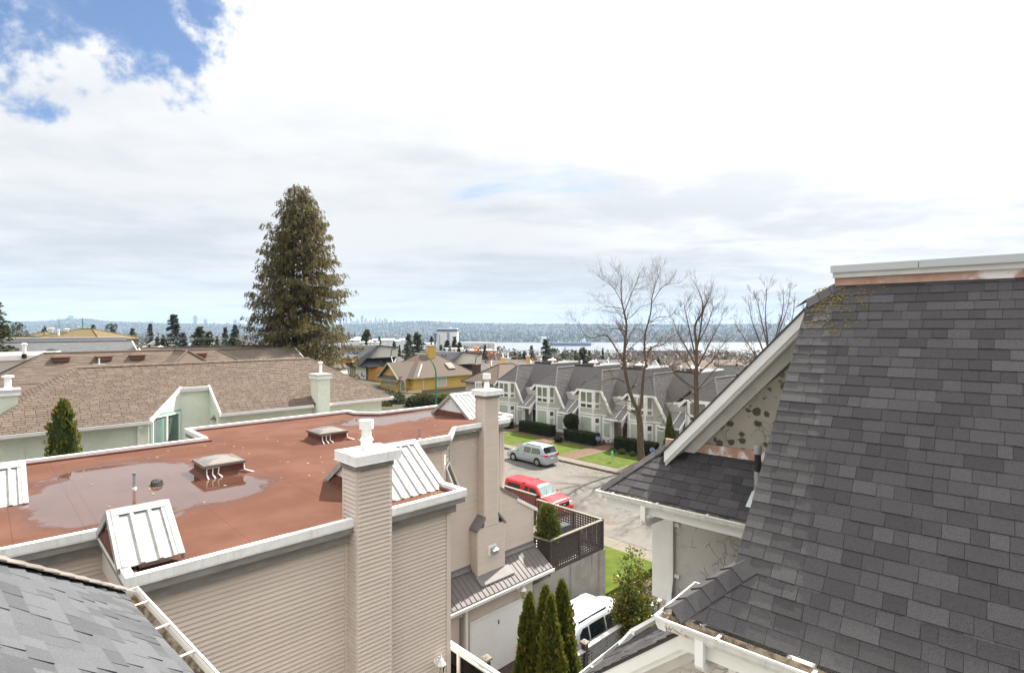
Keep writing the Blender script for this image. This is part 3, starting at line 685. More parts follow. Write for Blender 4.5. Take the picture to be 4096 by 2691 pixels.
# chimneys
def chimney(a0, a1, b0, b1, ztop, zbot, leftb):
    ch = MB(); ch.box(a0, a1, b0 + 0.02, b1, zbot, ztop - 0.31); c = ch.build('chimney', M['trim_beige'], bl)
    sd((a0 + 0.0, b0 + 0.02), (a1, b0 + 0.02), zbot + 0.02, ztop - 0.32)
    sd((a0, leftb), (a0, b0 + 0.02), zbot + 0.02, ztop - 0.32)
    for (x, y) in ((a0, b0 + 0.02), (a1, b0 + 0.02), (a0, b1)):
        t_ = MB(); t_.box(x - 0.025, x + 0.055 if x == a0 else x + 0.02, y - 0.024, y + 0.05, zbot, ztop - 0.312)
        if x == a1: t_ = MB(); t_.box(x - 0.05, x + 0.024, y - 0.024, y + 0.05, zbot, ztop - 0.312)
        t_.build('corner_trim', M['trim_beige'], c)
    m = MB(); m.box(a0 - 0.05, a1 + 0.05, b0 - 0.03, b1 + 0.05, ztop - 0.312, ztop - 0.17); m.build('band', M['fascia_grey'], c)
    m = MB(); m.box(a0 - 0.13, a1 + 0.13, b0 - 0.17, b1 + 0.16, ztop - 0.172, ztop); m.box(a0 - 0.14, a1 + 0.14, b0 - 0.18, b1 + 0.17, ztop - 0.182, ztop - 0.168); m.build('cap', M['white_metal'], c)
    p = FB.w((a0 + a1) / 2 - 0.02, (b0 + b1) / 2 + 0.02, ztop)
    return c, p
c1, p1 = chimney(5.07, 5.78, 9.36, 9.86, -2.35, -12.7, 9.86)
m = MB(); m.lathe(p1, [(0.108, -0.01), (0.108, 0.21)], 18); m.build('flue_pipe', M['white_paint'], c1, smooth=False)
m = MB(); m.lathe(p1, [(0.11, 0.17), (0.135, 0.185), (0.105, 0.24), (0.098, 0.25)], 18); m.build('storm_collar', M['white_paint'], c1)
m = MB(); m.lathe(p1, [(0.092, 0.24), (0.092, 0.43)], 18); m.build('flue_pipe', M['white_metal'], c1)
m = MB(); m.lathe(p1, [(0.10, 0.40), (0.135, 0.405), (0.137, 0.57), (0.128, 0.575), (0.12, 0.55), (0.06, 0.545)], 22); m.build('rain_cap', M['white_paint'], c1)
c2, p2 = chimney(13.57, 14.24, 15.47, 15.95, -2.34, -9.0, 15.9)
m = MB(); m.lathe(p2, [(0.10, -0.01), (0.105, 0.2), (0.09, 0.21), (0.09, 0.30)], 16); m.build('flue_pipe', M['white_paint'], c2)
m = MB(); m.lathe(p2, [(0.085, 0.30), (0.085, 0.42)], 16); m.build('flue_pipe', M['galv'], c2)
m = MB(); m.lathe(p2, [(0.10, 0.40), (0.15, 0.405), (0.15, 0.60), (0.13, 0.60)], 18); m.build('rain_cap', M['white_paint'], c2)
# broad foot of the far chimney with its sloped shoulders
m = MB(); m.prism([(13.23, 15.49), (14.55, 15.49), (14.55, 15.95), (13.23, 15.95)], -9.6, [-7.45, -7.45, -7.45, -7.45]); foot = m.build('chimney_foot', M['trim_beige'], bl)
sd((13.23, 15.48), (14.55, 15.48), -9.35, -7.42); sd((13.23, 15.9), (13.23, 15.48), -9.3, -7.45)
for x in (13.23, 14.55): t_ = MB(); t_.box(x - 0.03, x + 0.03, 15.455, 15.52, -9.5, -7.42); t_.build('corner_trim', M['trim_beige'], foot)
for x0, x1 in ((13.15, 13.57), (14.62, 14.24)):
    m = MB(); m.prism([(min(x0, x1), 15.42), (max(x0, x1), 15.42), (max(x0, x1), 15.93), (min(x0, x1), 15.93)], [-7.52, -7.12, -7.12, -7.52] if x0 < x1 else [-7.12, -7.52, -7.52, -7.12], [-7.44, -7.0, -7.0, -7.44] if x0 < x1 else [-7.0, -7.44, -7.44, -7.0]); m.build('shoulder_flashing', M['flashing_grey'], foot)
m = MB(); m.box(13.72, 14.12, 15.435, 15.47, -8.52, -8.14); m.build('vent_plate', M['white_paint'], foot)
m = MB(); m.prism([(13.82, 15.25), (14.06, 15.25), (14.06, 15.44), (13.82, 15.44)], [-8.46, -8.46, -8.46, -8.46], [-8.30, -8.30, -8.22, -8.22]); m.build('vent_hood', M['galv'], foot)
# metal gables standing on the roof
def gable(a0, a1, b0, b1, zr, zb=ZRF, rib=0.2, name='metal_gable', apron=True):
    bc = (b0 + b1) / 2; w = FB.w
    g = MB(); g.hexa([w(a0, b0, zb), w(a1, b0, zb), w(a1, b1, zb), w(a0, b1, zb)], [w(a0, bc, zr - .02), w(a1, bc, zr - .02), w(a1, bc + .001, zr - .02), w(a0, bc + .001, zr - .02)])
    go = g.build(name, M['white_metal'], bl)
    if apron:
        m = MB(); h = zb + 0.30
        fb = (h - zb) / (zr - zb) * (bc - b0)
        for x in (a0 - 0.006, ):
            m.prism([(x - 0.06, b0 - 0.02), (x, b0 - 0.02), (x, b1 + 0.02), (x - 0.06, b1 + 0.02)], zb - 0.005, zb + 0.02)
            m.hexa([w(x - .05, b0 + .05, zb), w(x, b0 + .05, zb), w(x, b1 - .05, zb), w(x - .05, b1 - .05, zb)], [w(x - .01, b0 + fb * .9, h - .1), w(x, b0 + fb * .9, h - .1), w(x, b1 - fb * .9, h - .1), w(x - .01, b1 - fb * .9, h - .1)])
        m.build('membrane_apron', M['membrane_curb'], go)
    sl = math.hypot(bc - b0, zr - zb); n = max(3, int((a1 - a0) / rib))
    for sgn in (-1, 1):
        be = b0 if sgn < 0 else b1; e = Vector(w(a0, be, zb)); s_ = (Vector(w(a0, bc, zr)) - e).normalized(); nn = FB.u.cross(s_) * (1 if sgn < 0 else -1); nn = nn if nn.z > 0 else -nn
        m = MB(); m.slab([e - s_ * 0.03 + nn * 0.03, e - s_ * 0.03 + FB.u * (a1 - a0) + nn * 0.03, e + s_ * sl + FB.u * (a1 - a0) + nn * 0.03, e + s_ * sl + nn * 0.03], nn, 0.02)
        for i in range(n + 1):      # standing corrugations
            x = (a1 - a0) * (i + 0.0) / n; o = e + FB.u * x
            P = []
            for d, h in ((-0.045, 0.0), (-0.02, 0.032), (0.02, 0.032), (0.045, 0.0)): P.append(FB.u * d + nn * (0.03 + h))
            m.hexa([o - s_ * 0.03 + p for p in P], [o + s_ * sl + p for p in P])
        m.build('metal_sheet', M['lichen_metal'], go)
        for x in (a0, a1):            # rake trims
            m = MB(); o = e + FB.u * (x - a0) + nn * 0.055; m.slab([o - FB.u * 0.075 - s_ * .04, o + FB.u * 0.075 - s_ * .04, o + FB.u * 0.075 + s_ * (sl + .02), o - FB.u * 0.075 + s_ * (sl + .02)], nn, 0.03)
            x_ = -0.075 if x == a0 else 0.045
            m.slab([o + FB.u * x_ - s_ * .04 - nn * .028, o + FB.u * (x_ + .03) - s_ * .04 - nn * .028, o + FB.u * (x_ + .03) + s_ * sl - nn * .028, o + FB.u * x_ + s_ * sl - nn * .028], nn, 0.10)
            m.build('rake_trim', M['lichen_metal'], go)
        o = e + s_ * (sl - 0.13) + nn * 0.065
        m = MB(); m.slab([o - FB.u * .02, o + FB.u * (a1 - a0 + .02), o + FB.u * (a1 - a0 + .02) + s_ * 0.145, o - FB.u * .02 + s_ * 0.145], nn, 0.012); m.build('ridge_cap', M['lichen_metal'], go)
    return go
g1 = gable(1.55, 2.28, 9.90, 11.86, -2.98, zb=ZT - 0.01)
gable(-3.0, 0.70, 15.42, 17.38, -3.03)
gable(6.12, 7.70, 10.2, 12.74, -2.80)
gable(14.2, 15.5, 17.07, 19.6, -2.80)
# soffit wing under the front-left gable
m = MB(); w = FB.w
for d0, d1, zz0, zz1 in ((0.035, 0.10, -0.16, -0.02), (0.17, 0.24, -0.42, -0.18)):
    for s0, s1 in (((9.90, ZT), (10.88, -2.98)), ((11.86, ZT), (10.88, -2.98))):
        m.hexa([w(1.5 + d0, s0[0], s0[1] + zz0), w(1.5 + d1, s0[0], s0[1] + zz0), w(1.5 + d1, s1[0], s1[1] + zz0), w(1.5 + d0, s1[0], s1[1] + zz0)], [w(1.5 + d0, s0[0], s0[1] + zz1), w(1.5 + d1, s0[0], s0[1] + zz1), w(1.5 + d1, s1[0], s1[1] + zz1), w(1.5 + d0, s1[0], s1[1] + zz1)])
m.build('gable_fascia', M['fascia_grey'], g1)
m = MB(); m.prism([(1.6, 9.74), (2.2, 9.74), (2.2, 12.2), (1.6, 12.2)], -4.3, [-3.75, -3.75, -3.75, -3.75]); m.hexa([w(1.78, 9.95, -3.75), w(2.2, 9.95, -3.75), w(2.2, 11.8, -3.75), w(1.78, 11.8, -3.75)], [w(1.78, 10.87, -3.05), w(2.2, 10.87, -3.05), w(2.2, 10.89, -3.05), w(1.78, 10.89, -3.05)]); m.build('gable_fill', M['trim_beige'], g1)
# skylights
def skylight(a0, a1, b0, b1):
    m = MB(); m.hexa([FB.w(a0 - .09, b0 - .09, ZRF - .01), FB.w(a1 + .09, b0 - .09, ZRF - .01), FB.w(a1 + .09, b1 + .09, ZRF - .01), FB.w(a0 - .09, b1 + .09, ZRF - .01)], [FB.w(a0 + .02, b0 + .02, ZRF + .09), FB.w(a1 - .02, b0 + .02, ZRF + .09), FB.w(a1 - .02, b1 - .02, ZRF + .09), FB.w(a0 + .02, b1 - .02, ZRF + .09)])
    m.box(a0 + .03, a1 - .03, b0 + .03, b1 - .03, ZRF, ZRF + .27); s_ = m.build('skylight', M['membrane_curb'], roof)
    m = MB(); m.box(a0 - .01, a1 + .01, b0 - .01, b1 + .01, ZRF + .262, ZRF + .315); m.box(a0 - .025, a1 + .025, b0 - .025, b1 + .025, ZRF + .26, ZRF + .285); m.build('frame', M['alu_brown'], s_)
    m = MB(); n = 8; nn = n + 1
    for j in range(nn):
        for i in range(nn):
            x, y = i / n, j / n; h = 0.10 * (max(0, math.sin(math.pi * x)) ** 0.45) * (max(0, math.sin(math.pi * y)) ** 0.45)
            m.v.append(FB.w(a0 + .05 + (a1 - a0 - .1) * x, b0 + .05 + (b1 - b0 - .1) * y, ZRF + .318 + h))
    for j in range(n):
        for i in range(n): m.face((j * nn + i, j * nn + i + 1, (j + 1) * nn + i + 1, (j + 1) * nn + i))
    m.build('dome', M['skylight_dome'], s_, smooth=True)
    m = MB()
    for x, y in ((a0, b0), (a1, b0)):
        for dx in (0.06, 0.2, 0.34):
            if x == a1: dx = -0.02
            p = FB.w(x + dx, y + 0.022, ZRF + 0.25); q = FB.w(x + dx * .9, y - 0.03, ZRF + 0.09); r_ = FB.w(x + dx * 1.1 + (0.0 if x == a0 else 0.2), y - 0.12, ZRF + 0.006)
            m.tube([p, q, r_], [0.012, 0.016, 0.02], 5)
            if x == a1: break
        m.tube([FB.w(x + .06 if x == a0 else x, y + 0.0, ZRF + 0.245), FB.w(x + 0.35 if x == a0 else x - .02, y + 0.0, ZRF + 0.25)], 0.012, 5)
    m.build('sealant_bead', M['caulk'], s_)
skylight(3.96, 4.9, 14.85, 15.88); skylight(7.81, 8.74, 16.79, 17.82)
def stack(px, py, h, r, name='vent_pipe'):
    c = atZ(px, py, ZRF); m = MB(); m.lathe(c, [(r + .03, -0.004), (r + .005, .03), (r, .035), (r, h), (r - .012, h), (r - .012, h - .03)], 12); o = m.build(name, M['galv'], roof)
    m = MB(); m.lathe(c, [(r + .004, h * .86), (r + .004, h + .004)], 12); m.build('collar', M['flashing_grey'], o)
stack(537, 1953, 0.36, 0.032); stack(1678, 1754, 0.33, 0.032)
c = atZ(627, 1938, ZRF); m = MB(); m.lathe(c, [(0.13, -0.005), (0.14, 0.02), (0.11, 0.03)], 18)
for i in range(14):
    th = 2 * math.pi * i / 14; d = Vector((math.cos(th), math.sin(th), 0)); m.tube([c + d * 0.115 + Vector((0, 0, 0.02)), c + d * 0.11 + Vector((0, 0, 0.09)), c + d * 0.06 + Vector((0, 0, 0.125))], 0.007, 4)
m.lathe(c, [(0.075, 0.115), (0.06, 0.13)], 14); m.build('roof_drain', M['dark_metal'], roof)
m = MB(); rg = random.Random(5)
for k in range(90):
    a, b = rg.uniform(1.8, 13), rg.uniform(12.4, 19.4); L = rg.uniform(.012, .04); th = rg.uniform(0, 3.14); c = FB.w(a, b, ZRF + 0.009); d = Vector((math.cos(th), math.sin(th), 0)) * L; e_ = Vector((-d.y, d.x, 0)) * 0.4
    m.hexa([c - d - e_, c + d - e_, c + d + e_, c - d + e_], [p + Vector((0, 0, .004)) for p in (c - d - e_, c + d - e_, c + d + e_, c - d + e_)])
for k in range(14):
    c = FB.w(7.4 + rg.uniform(-.25, .2), 9.75 + rg.uniform(-.05, .25), ZRF + .01); d = Vector((rg.uniform(-1, 1), rg.uniform(-1, 1), 0)) * .06; m.tube([c, c + d], 0.012, 4)
stuff(m.build('leaf_litter', M['leaf_litter'], roof))
# set-back window, diagonal wall with open awning window
def window(parent, p, q, z0, z1, nrm, glass, fw=0.06, muntins=(), name='window', frame='white_paint', dep=0.05, bars=None):
    "window in the wall from p to q (world xy), outward nrm"
    P = Vector((p[0], p[1], 0)); Q = Vector((q[0], q[1], 0)); nv = Vector((nrm[0], nrm[1], 0)).normalized(); e = (Q - P).normalized(); L = (Q - P).length; Z = Vector((0, 0, 1))
    def bx(mb, s0, s1, h0, h1, d0, d1):
        B = [P + e * s0 + nv * d0 + Z * h0, P + e * s1 + nv * d0 + Z * h0, P + e * s1 + nv * d1 + Z * h0, P + e * s0 + nv * d1 + Z * h0]
        mb.hexa(B, [b + Z * (h1 - h0) for b in B])
    g = MB(); bx(g, fw * .5, L - fw * .5, z0 + fw * .5, z1 - fw * .5, -0.03, 0.012); wo_ = g.build(name, M[glass], parent)
    f = MB(); bx(f, 0, fw, z0, z1, -0.02, dep); bx(f, L - fw, L, z0, z1, -0.02, dep); bx(f, fw, L - fw, z0, z0 + fw, -0.02, dep); bx(f, fw, L - fw, z1 - fw, z1, -0.02, dep)
    for s_ in muntins: bx(f, s_ * L - fw * .35, s_ * L + fw * .35, z0 + fw, z1 - fw, -0.02, dep * .9)
    for h_ in (bars or ()): bx(f, fw, L - fw, z0 + (z1 - z0) * h_ - fw * .35, z0 + (z1 - z0) * h_ + fw * .35, -0.02, dep * .9)
    f.build('frame', M[frame], wo_); return wo_
nv = -FB.v
window(bl, FB.w(-2.2, 12.34), FB.w(1.62, 12.34), -6.2, -4.62, nv, 'win_blind', 0.09, (0.6,), dep=0.06)
m = MB(); m.box(-2.3, 1.7, 12.27, 12.35, -4.62, -4.50); m.build('window_head', M['trim_beige'], bl)
dn = (FB.u - FB.v).normalized()
P0, P1 = FB.w(11.32, 15.0), FB.w(11.98, 15.68)
window(bl, P0, P1, -7.6, -4.6, dn, 'win_grey', 0.06, bars=(0.45,))
e = (P1 - P0).normalized(); base = (P0 + P1) / 2 + Vector((0, 0, -4.72)) + dn * 0.05
sash = MB(); dwn = (Vector((0, 0, -1)) * 0.93 + dn * 0.37).normalized(); nn = e.cross(dwn)
for s0, s1, h0, h1 in ((-.42, -.36, 0, 1.0), (.36, .42, 0, 1.0), (-.36, .36, 0, .06), (-.36, .36, .94, 1.0)):
    B = [base + e * s0 + dwn * h0, base + e * s1 + dwn * h0, base + e * s1 + dwn * h1, base + e * s0 + dwn * h1]; sash.slab(B, nn, 0.04)
so_ = sash.build('open_sash', M['white_paint'], bl)
g = MB(); g.slab([base + e * -.36 + dwn * .06, base + e * .36 + dwn * .06, base + e * .36 + dwn * .94, base + e * -.36 + dwn * .94], nn, 0.012); g.build('pane', M['rail_glass'], so_)
# garage wing with metal awning roof
m = MB(); m.box(7.5, 15.72, 15.15, 15.92, -12.8, -9.62); gar = m.build('garage_wall', M['trim_beige'], bl)
sd((9.0, 15.14), (12.5, 15.14), -12.6, -9.66); sd((12.5, 15.14), (15.3, 15.14), -10.4, -9.66); sd((15.3, 15.14), (15.68, 15.14), -12.6, -9.66); trim(15.70, 15.15, -12.75, -9.7, 0.045)
d0, d1 = 12.62, 15.28
fr = MB(); fr.box(d0 - .1, d0, 15.07, 15.2, -12.7, -10.42); fr.box(d1, d1 + .02, 15.07, 15.2, -12.7, -10.42); fr.box(d1 - .10, d1, 15.12, 15.35, -12.7, -10.5); fr.box(d0, d1, 15.07, 15.2, -10.52, -10.42); fr.build('door_frame', M['white_paint'], gar)
gd = MB(); gd.box(d0, d1 - .1, 15.10, 15.30, -12.69, -12.17); dd = gd.build('garage_door', M['door_white'], gar)
for i in range(1, 4):
    m = MB(); m.box(d0, d1 - .1, 15.10 + 0.0, 15.30, -12.69 + .544 * i - .02, -12.69 + .544 * (i + 1) - .026); m.build('door_panel', M['door_white'], dd)
m = MB(); m.box(13.9, 13.95, 15.085, 15.11, -10.98, -10.84); m.build('lock', M['dark_metal'], dd)
w = FB.w
A0, A1 = 7.6, 16.62
E0, E1, zE, zW = 14.82, 15.92, -9.60, -8.93
m = MB(); sA = (w(A0, E1, zW) - w(A0, E0, zE)); nn = FB.u.cross(sA).normalized()
m.slab([w(A0, E0, zE), w(A1, E0, zE), w(A1, E1, zW), w(A0, E1, zW)], nn, 0.03); aw = m.build('awning_roof', M['awning_metal'], bl)
RB = Pieces(aw, 'awning_rib', M['awning_metal'], tones=False); a = A0 + 0.1
while a < A1:
    m = MB(); P = [FB.u * d + nn * h for d, h in ((-0.03, 0), (-0.015, 0.02), (0.015, 0.02), (0.03, 0))]
    m.hexa([w(a, E0 - .01, zE) + p for p in P], [w(a, E1 - .12, zW - .075) + p for p in P]); RB.add(m); a += 0.215
RB.finish()
m = MB(); m.slab([w(A0, E1 - .16, zW - .085) + nn * .04, w(A1, E1 - .16, zW - .085) + nn * .04, w(A1, E1, zW + .01) + nn * .04, w(A0, E1, zW + .01) + nn * .04], nn, .012); m.box(A0, A1, E1 - .06, E1 - .035, zW - .02, zW + .13); m.build('flashing', M['flashing_grey'], aw)
m = MB(); m.box(13.1, 14.75, 15.10, 15.16, -9.40, -9.34); m.slab([w(13.1, 15.12, -9.405) + nn * .05, w(14.75, 15.12, -9.405) + nn * .05, w(14.75, 15.5, -9.17) + nn * .05, w(13.1, 15.5, -9.17) + nn * .05], nn, .015); m.build('flashing', M['flashing_grey'], aw)
m = MB(); m.box(A0, A1, E0 - .11, E0 - .095, zE - .13, zE - .03); m.box(A0, A1, E0 - .11, E0 + .0, zE - .135, zE - .12); m.box(A0, A1, E0 - .125, E0 - .095, zE - .035, zE - .02); m.box(A0, A1, E0 - .01, E0 + .015, zE - .13, zE - .05); m.build('gutter', M['white_paint'], aw)
m = MB(); m.box(12.27, 12.36, 14.98, 15.08, -12.7, -9.72); m.build('downspout', M['white_paint'], gar)
m = MB(); m.box(12.08, 12.16, 15.03, 15.12, -12.7, -10.1); m.build('corner_post', M['fascia_grey'], gar)
m = MB(); m.box(11.62, 11.70, 15.0, 15.12, -12.7, -10.9); m.build('door_frame', M['white_paint'], gar)
# concrete retaining wall carrying the fenced deck
root = thing('retaining_wall', 'tall stained concrete retaining wall below the brown lattice deck', 'wall', FB.w(18, 15.2, -12.75))
m = MB(); m.box(15.75, 16.86, 15.14, 15.42, -12.8, -10.18); m.box(16.86, 20.58, 15.14, 15.44, -12.8, -10.07); m.box(20.28, 20.58, 15.44, 24, -12.8, -10.07); m.build('wall_face', M['concrete'], root)
m = MB(); m.box(16.6, 20.28, 15.44, 24, -10.3, -10.12); m.build('deck_floor', M['conc_far'], root)
SB.finish('siding_field')
# lattice fences
def lattice(name, label, fr, P, z0, z1, wood, capm, post_at, cell=0.115, slat=0.062, group=None, cap=0.14, capext=0.0, base=0.15):
    "lattice fence along polyline P [(a,b)..] with posts at the given parameters (m) of each leg"
    root = thing(name, label, 'fence', fr.w(*P[0], z0), group)
    SL = Pieces(root, 'lattice_slat', wood, tones=False, limit=300)
    for (p, q), posts in zip(zip(P, P[1:]), post_at):
        p3, q3 = fr.w(*p), fr.w(*q); L = (q3 - p3).length; e = (q3 - p3).normalized(); n = Vector((e.y, -e.x, 0)); Z = Vector((0, 0, 1))
        def bx(s0, s1, h0, h1, d0, d1):
            B = [p3 + e * s0 + n * d0 + Z * h0, p3 + e * s1 + n * d0 + Z * h0, p3 + e * s1 + n * d1 + Z * h0, p3 + e * s0 + n * d1 + Z * h0]; mb = MB(); mb.hexa(B, [b + Z * (h1 - h0) for b in B]); return mb
        for s_ in posts: bx(s_ - .05, s_ + .05, z0, z1 - .02, -.05, .05).build('post', wood, root)
        bx(0, L, z0, z0 + base, -.025, .025).build('base_board', wood, root)
        bx(0, L, z1 - .10, z1 - .02, -.03, .03).build('top_rail', wood, root)
        bx(-.05 - capext, L + .05 + capext, z1 - .02, z1 + .015, -cap / 2, cap / 2).build('cap_board', capm, root)
        z = z0 + base + cell * .4
        while z < z1 - .11: SL.add(bx(.02, L - .02, z, z + slat, .002, .012)); z += cell
        s_ = .06
        while s_ < L - .04: SL.add(bx(s_, s_ + slat * 1.25, z0 + base - .02, z1 - .08, -.012, .0)); s_ += cell * 1.3
    SL.finish('lattice_field'); return root
lattice('lattice_fence', 'dark brown square-lattice fence with weathered cap around the deck on the concrete wall', FB, [(16.72, 16.0), (16.88, 15.22), (20.5, 15.22), (20.5, 19.3)], -10.07, -8.73, M['lattice_brown'], M['cap_wood'], [(.06,), (0.04, 1.92, 3.58), (1.75, 3.4, 4.05)])
lattice('lattice_fence', 'taller dark brown lattice fence with pale cap between the red pickup and the beige wall', FB, [(20.46, 19.42), (20.46, 23.5)], -10.07, -8.52, M['lattice_brown'], M['cap_wood'], [(0.04, 2.0, 4.0)])
# ------------------------------------------------------------------ the stucco house on the right
rh = thing('stucco_house', 'pale stucco house with steep dark shingle roofs, white rake boards and gutters', 'house', FR.w(7, 1, -12.7))
w = FR.w; rg = random.Random(3)
DK = [0.78, 0.85, 0.92, 0.98, 1.04, 1.11, 1.20]
def plane_face(fr, eave_pt, run_dir, T, poly):
    "returns O,e,s for a roof whose courses run along fr.v (or u) and that rises along run_dir with slope T"
    return
def hipcaps(parent, P, Q, d1, d2, m, step=0.2, wd=0.13, th=0.012, name='hip_cap', rg=rg, tones=DK):
    P = Vector(P); Q = Vector(Q); L = (Q - P).length; e = (Q - P).normalized(); d1 = Vector(d1).normalized(); d2 = Vector(d2).normalized(); up = -(d1 + d2); up = up.normalized() if up.length > 1e-4 else Vector((0, 0, 1))
    pc = Pieces(parent, name, m, limit=60); s = 0.0
    while s < L - 0.02:
        mb = MB(); mb.tone = rg.choice(tones); l2 = min(step * 1.45, L - s + .05)
        a, b = P + e * s, P + e * (s + l2); h0, h1 = th * 2.6, th * 0.9
        A = [a + d1 * wd + up * h0, a + up * (h0 + .004), a + d2 * wd + up * h0]; B = [b + d1 * wd * .96 + up * h1, b + up * (h1 + .004), b + d2 * wd * .96 + up * h1]
        for (x0, x1, y0, y1) in ((A[0], A[1], B[0], B[1]), (A[1], A[2], B[1], B[2])):
            mb.hexa([x0 - up * th, x1 - up * th, y1 - up * th, y0 - up * th], [x0, x1, y1, y0])
        pc.add(mb); s += step
    pc.finish()
def gutter(parent, fr, p, q, n, z, wd=0.12, ht=0.11, ends=(True, True), outer='white_dirty', straps=0.75, over=0.0):
    "open K gutter along p-q (a,b), n = outward (a,b) unit, z = top of its front lip"
    P, Q = fr.w(*p, z), fr.w(*q, z); nv = fr.w(*n).normalized(); e = (Q - P).normalized(); L = (Q - P).length; Z = Vector((0, 0, 1))
    prof = [(0, -ht), (wd * .6, -ht), (wd * .82, -ht * .62), (wd * .86, -ht * .3), (wd, -ht * .2), (wd, 0), (wd - .016, 0), (wd - .016, -ht * .12), (wd * .84, -ht * .25), (wd * .78, -ht * .62), (wd * .56, -ht + .008), (0, -ht + .008)]
    m = MB(); m.hexa([P + nv * x + Z * y for x, y in prof], [Q + nv * x + Z * y for x, y in prof])
    if ends[0]: m.hexa([P - e * .006 + nv * x + Z * y for x, y in prof[:6] + [(0, 0)]], [P + e * .004 + nv * x + Z * y for x, y in prof[:6] + [(0, 0)]])
    if ends[1]: m.hexa([Q - e * .004 + nv * x + Z * y for x, y in prof[:6] + [(0, 0)]], [Q + e * .006 + nv * x + Z * y for x, y in prof[:6] + [(0, 0)]])
    g = m.build('gutter', M[outer], parent)
    m = MB(); m.hexa([P + e * .01 + nv * x + Z * y for x, y in ((0.002, -ht + .010), (wd * .55, -ht + .012), (wd * .78, -ht * .55), (wd * .76, -ht * .5), (0.5 * wd, -ht + .022), (0.012, -ht + .022), (0.012, -.005), (0.002, -.005))], [Q - e * .01 + nv * x + Z * y for x, y in ((0.002, -ht + .010), (wd * .55, -ht + .012), (wd * .78, -ht * .55), (wd * .76, -ht * .5), (0.5 * wd, -ht + .022), (0.012, -ht + .022), (0.012, -.005), (0.002, -.005))]); m.build('gutter_lining', M['gutter_in'], g)
    s = 0.35
    while s < L:
        m = MB(); a = P + e * s; m.hexa([a + nv * x + Z * y for x, y in ((-.02, -.02), (wd, -.012), (wd, -.006), (-.02, -.012))], [a + e * .028 + nv * x + Z * y for x, y in ((-.02, -.02), (wd, -.012), (wd, -.006), (-.02, -.012))]); m.build('strap', M['white_dirty'], g)
        m = MB(); m.lathe(a + e * .2 - nv * .005 + Z * .002, [(.012, -.01), (.012, .006), (.006, .01)], 8); m.build('screw', M['galv'], g)
        s += straps
    return g
# --- main roof, slope facing the camera
T = 1.008; AE, ZE, AT, ZTOP = 4.85, -2.652, 8.03, 0.553; sc = math.hypot(1, T); sv = (FR.u + Vector((0, 0, T))).normalized(); O = w(AE, 0, ZE); nn = (Vector((0, 0, 1)) - FR.u * T).normalized()
m = MB(); m.slab([w(AE + .02, -6, ZE + .02 * T), w(AE + .02, 2.33, ZE + .02 * T), w(5.24, 1.89, ZE + .39 * T), w(7.80, 1.89, ZTOP - .23 * T), w(AT, 1.64, ZTOP), w(AT, -6, ZTOP)], nn, 0.05); mr = m.build('main_roof', M['shingle_dark'], rh, tones=True)
PC = Pieces(mr, 'shingle', M['shingle_dark'])
shingles(PC, O + nn * 0.002, FR.v, sv, [[(-2.2, 0), (2.33, 0), (1.905, .39 * sc), (-2.2, .39 * sc)], [(-2.2, .39 * sc), (1.905, .39 * sc), (1.905, 2.95 * sc), (1.65, 3.18 * sc), (-2.2, 3.18 * sc)]], 0.143, 0.10, 0.27, 0.0085, rg, DK, thick_var=0.45)
PC.finish()
# return of the roof round the lower corner
d_l = (FR.v * 0.42 + Vector((0, 0, -0.39)))
m = MB(); c0, c1, c2, c3 = w(4.85, 2.34, -2.655), w(5.24, 1.9, -2.26), w(6.1, 1.9, -2.26), w(6.1, 2.34, -2.655); n2 = (c3 - c0).cross(c1 - c0).normalized(); n2 = n2 if n2.z > 0 else -n2
m.slab([c0, c3, c2, c1], n2, 0.04); m.build('hip_return', M['shingle_dark'], rh, tones=True)
hipcaps(mr, c0 + nn * .012, c1 + nn * .012 + (c1 - c0) * .12, (-FR.v * .75 - FR.u * .35 - Vector((0, 0, .40))), (FR.v * .8 + FR.u * .4 + Vector((0, 0, -.45))), M['shingle_dark'], 0.17, 0.16)
# yellow moss on the topmost courses and along butt edges
m = MB()
for k in range(300):
    if k < 330: b = 1.86 - abs(rg.gauss(0, 0.33)); s_ = 4.45 - abs(rg.gauss(0, 0.42))
    else: b = rg.uniform(-1.5, 1.8); s_ = round(rg.uniform(0.4, 4.4) / 0.143) * 0.143 + .004
    if b < -1.8: continue
    c = O + FR.v * b + sv * s_ + nn * (0.0135 if k < 330 else 0.011); r_ = rg.uniform(.004, .012); n_ = 5
    i = m.pts([c + FR.v * (r_ * 1.6 * math.cos(6.28 * q / n_)) + sv * (r_ * math.sin(6.28 * q / n_)) for q in range(n_)]); t_ = m.pts([c + nn * .004])
    for q in range(n_): m.face((i + q, i + (q + 1) % n_, t_))
stuff(m.build('moss', M['moss_yellow'], mr))
# ridge flashing, fascia and metal cap of the flat top
m = MB(FR); m.box(7.985, 8.02, -6, 1.63, .535, .632); m.build('copper_flashing', M['copper'], rh)
m = MB(FR); m.box(7.945, 8.3, -6, 1.645, .632, .706); m.box(8.3, 8.34, -6, 1.645, .5, .70); m.build('ridge_board', M['cream_paint'], rh)
for b0, b1 in ((-6, 0.755), (0.765, 1.665)):
    m = MB(FR); m.box(7.925, 12.0, b0, b1, .708, .785); m.box(7.915, 7.93, b0, b1, .696, .72); m.build('metal_cap', M['lamp_grey'], rh)
hipcaps(mr, w(7.79, 1.93, .335), w(8.04, 1.60, .575), (-FR.u * .7 - FR.v * .4 - Vector((0, 0, .7))), (FR.v * .75 + Vector((0, 0, -.6))), M['shingle_dark'], 0.17, 0.15)
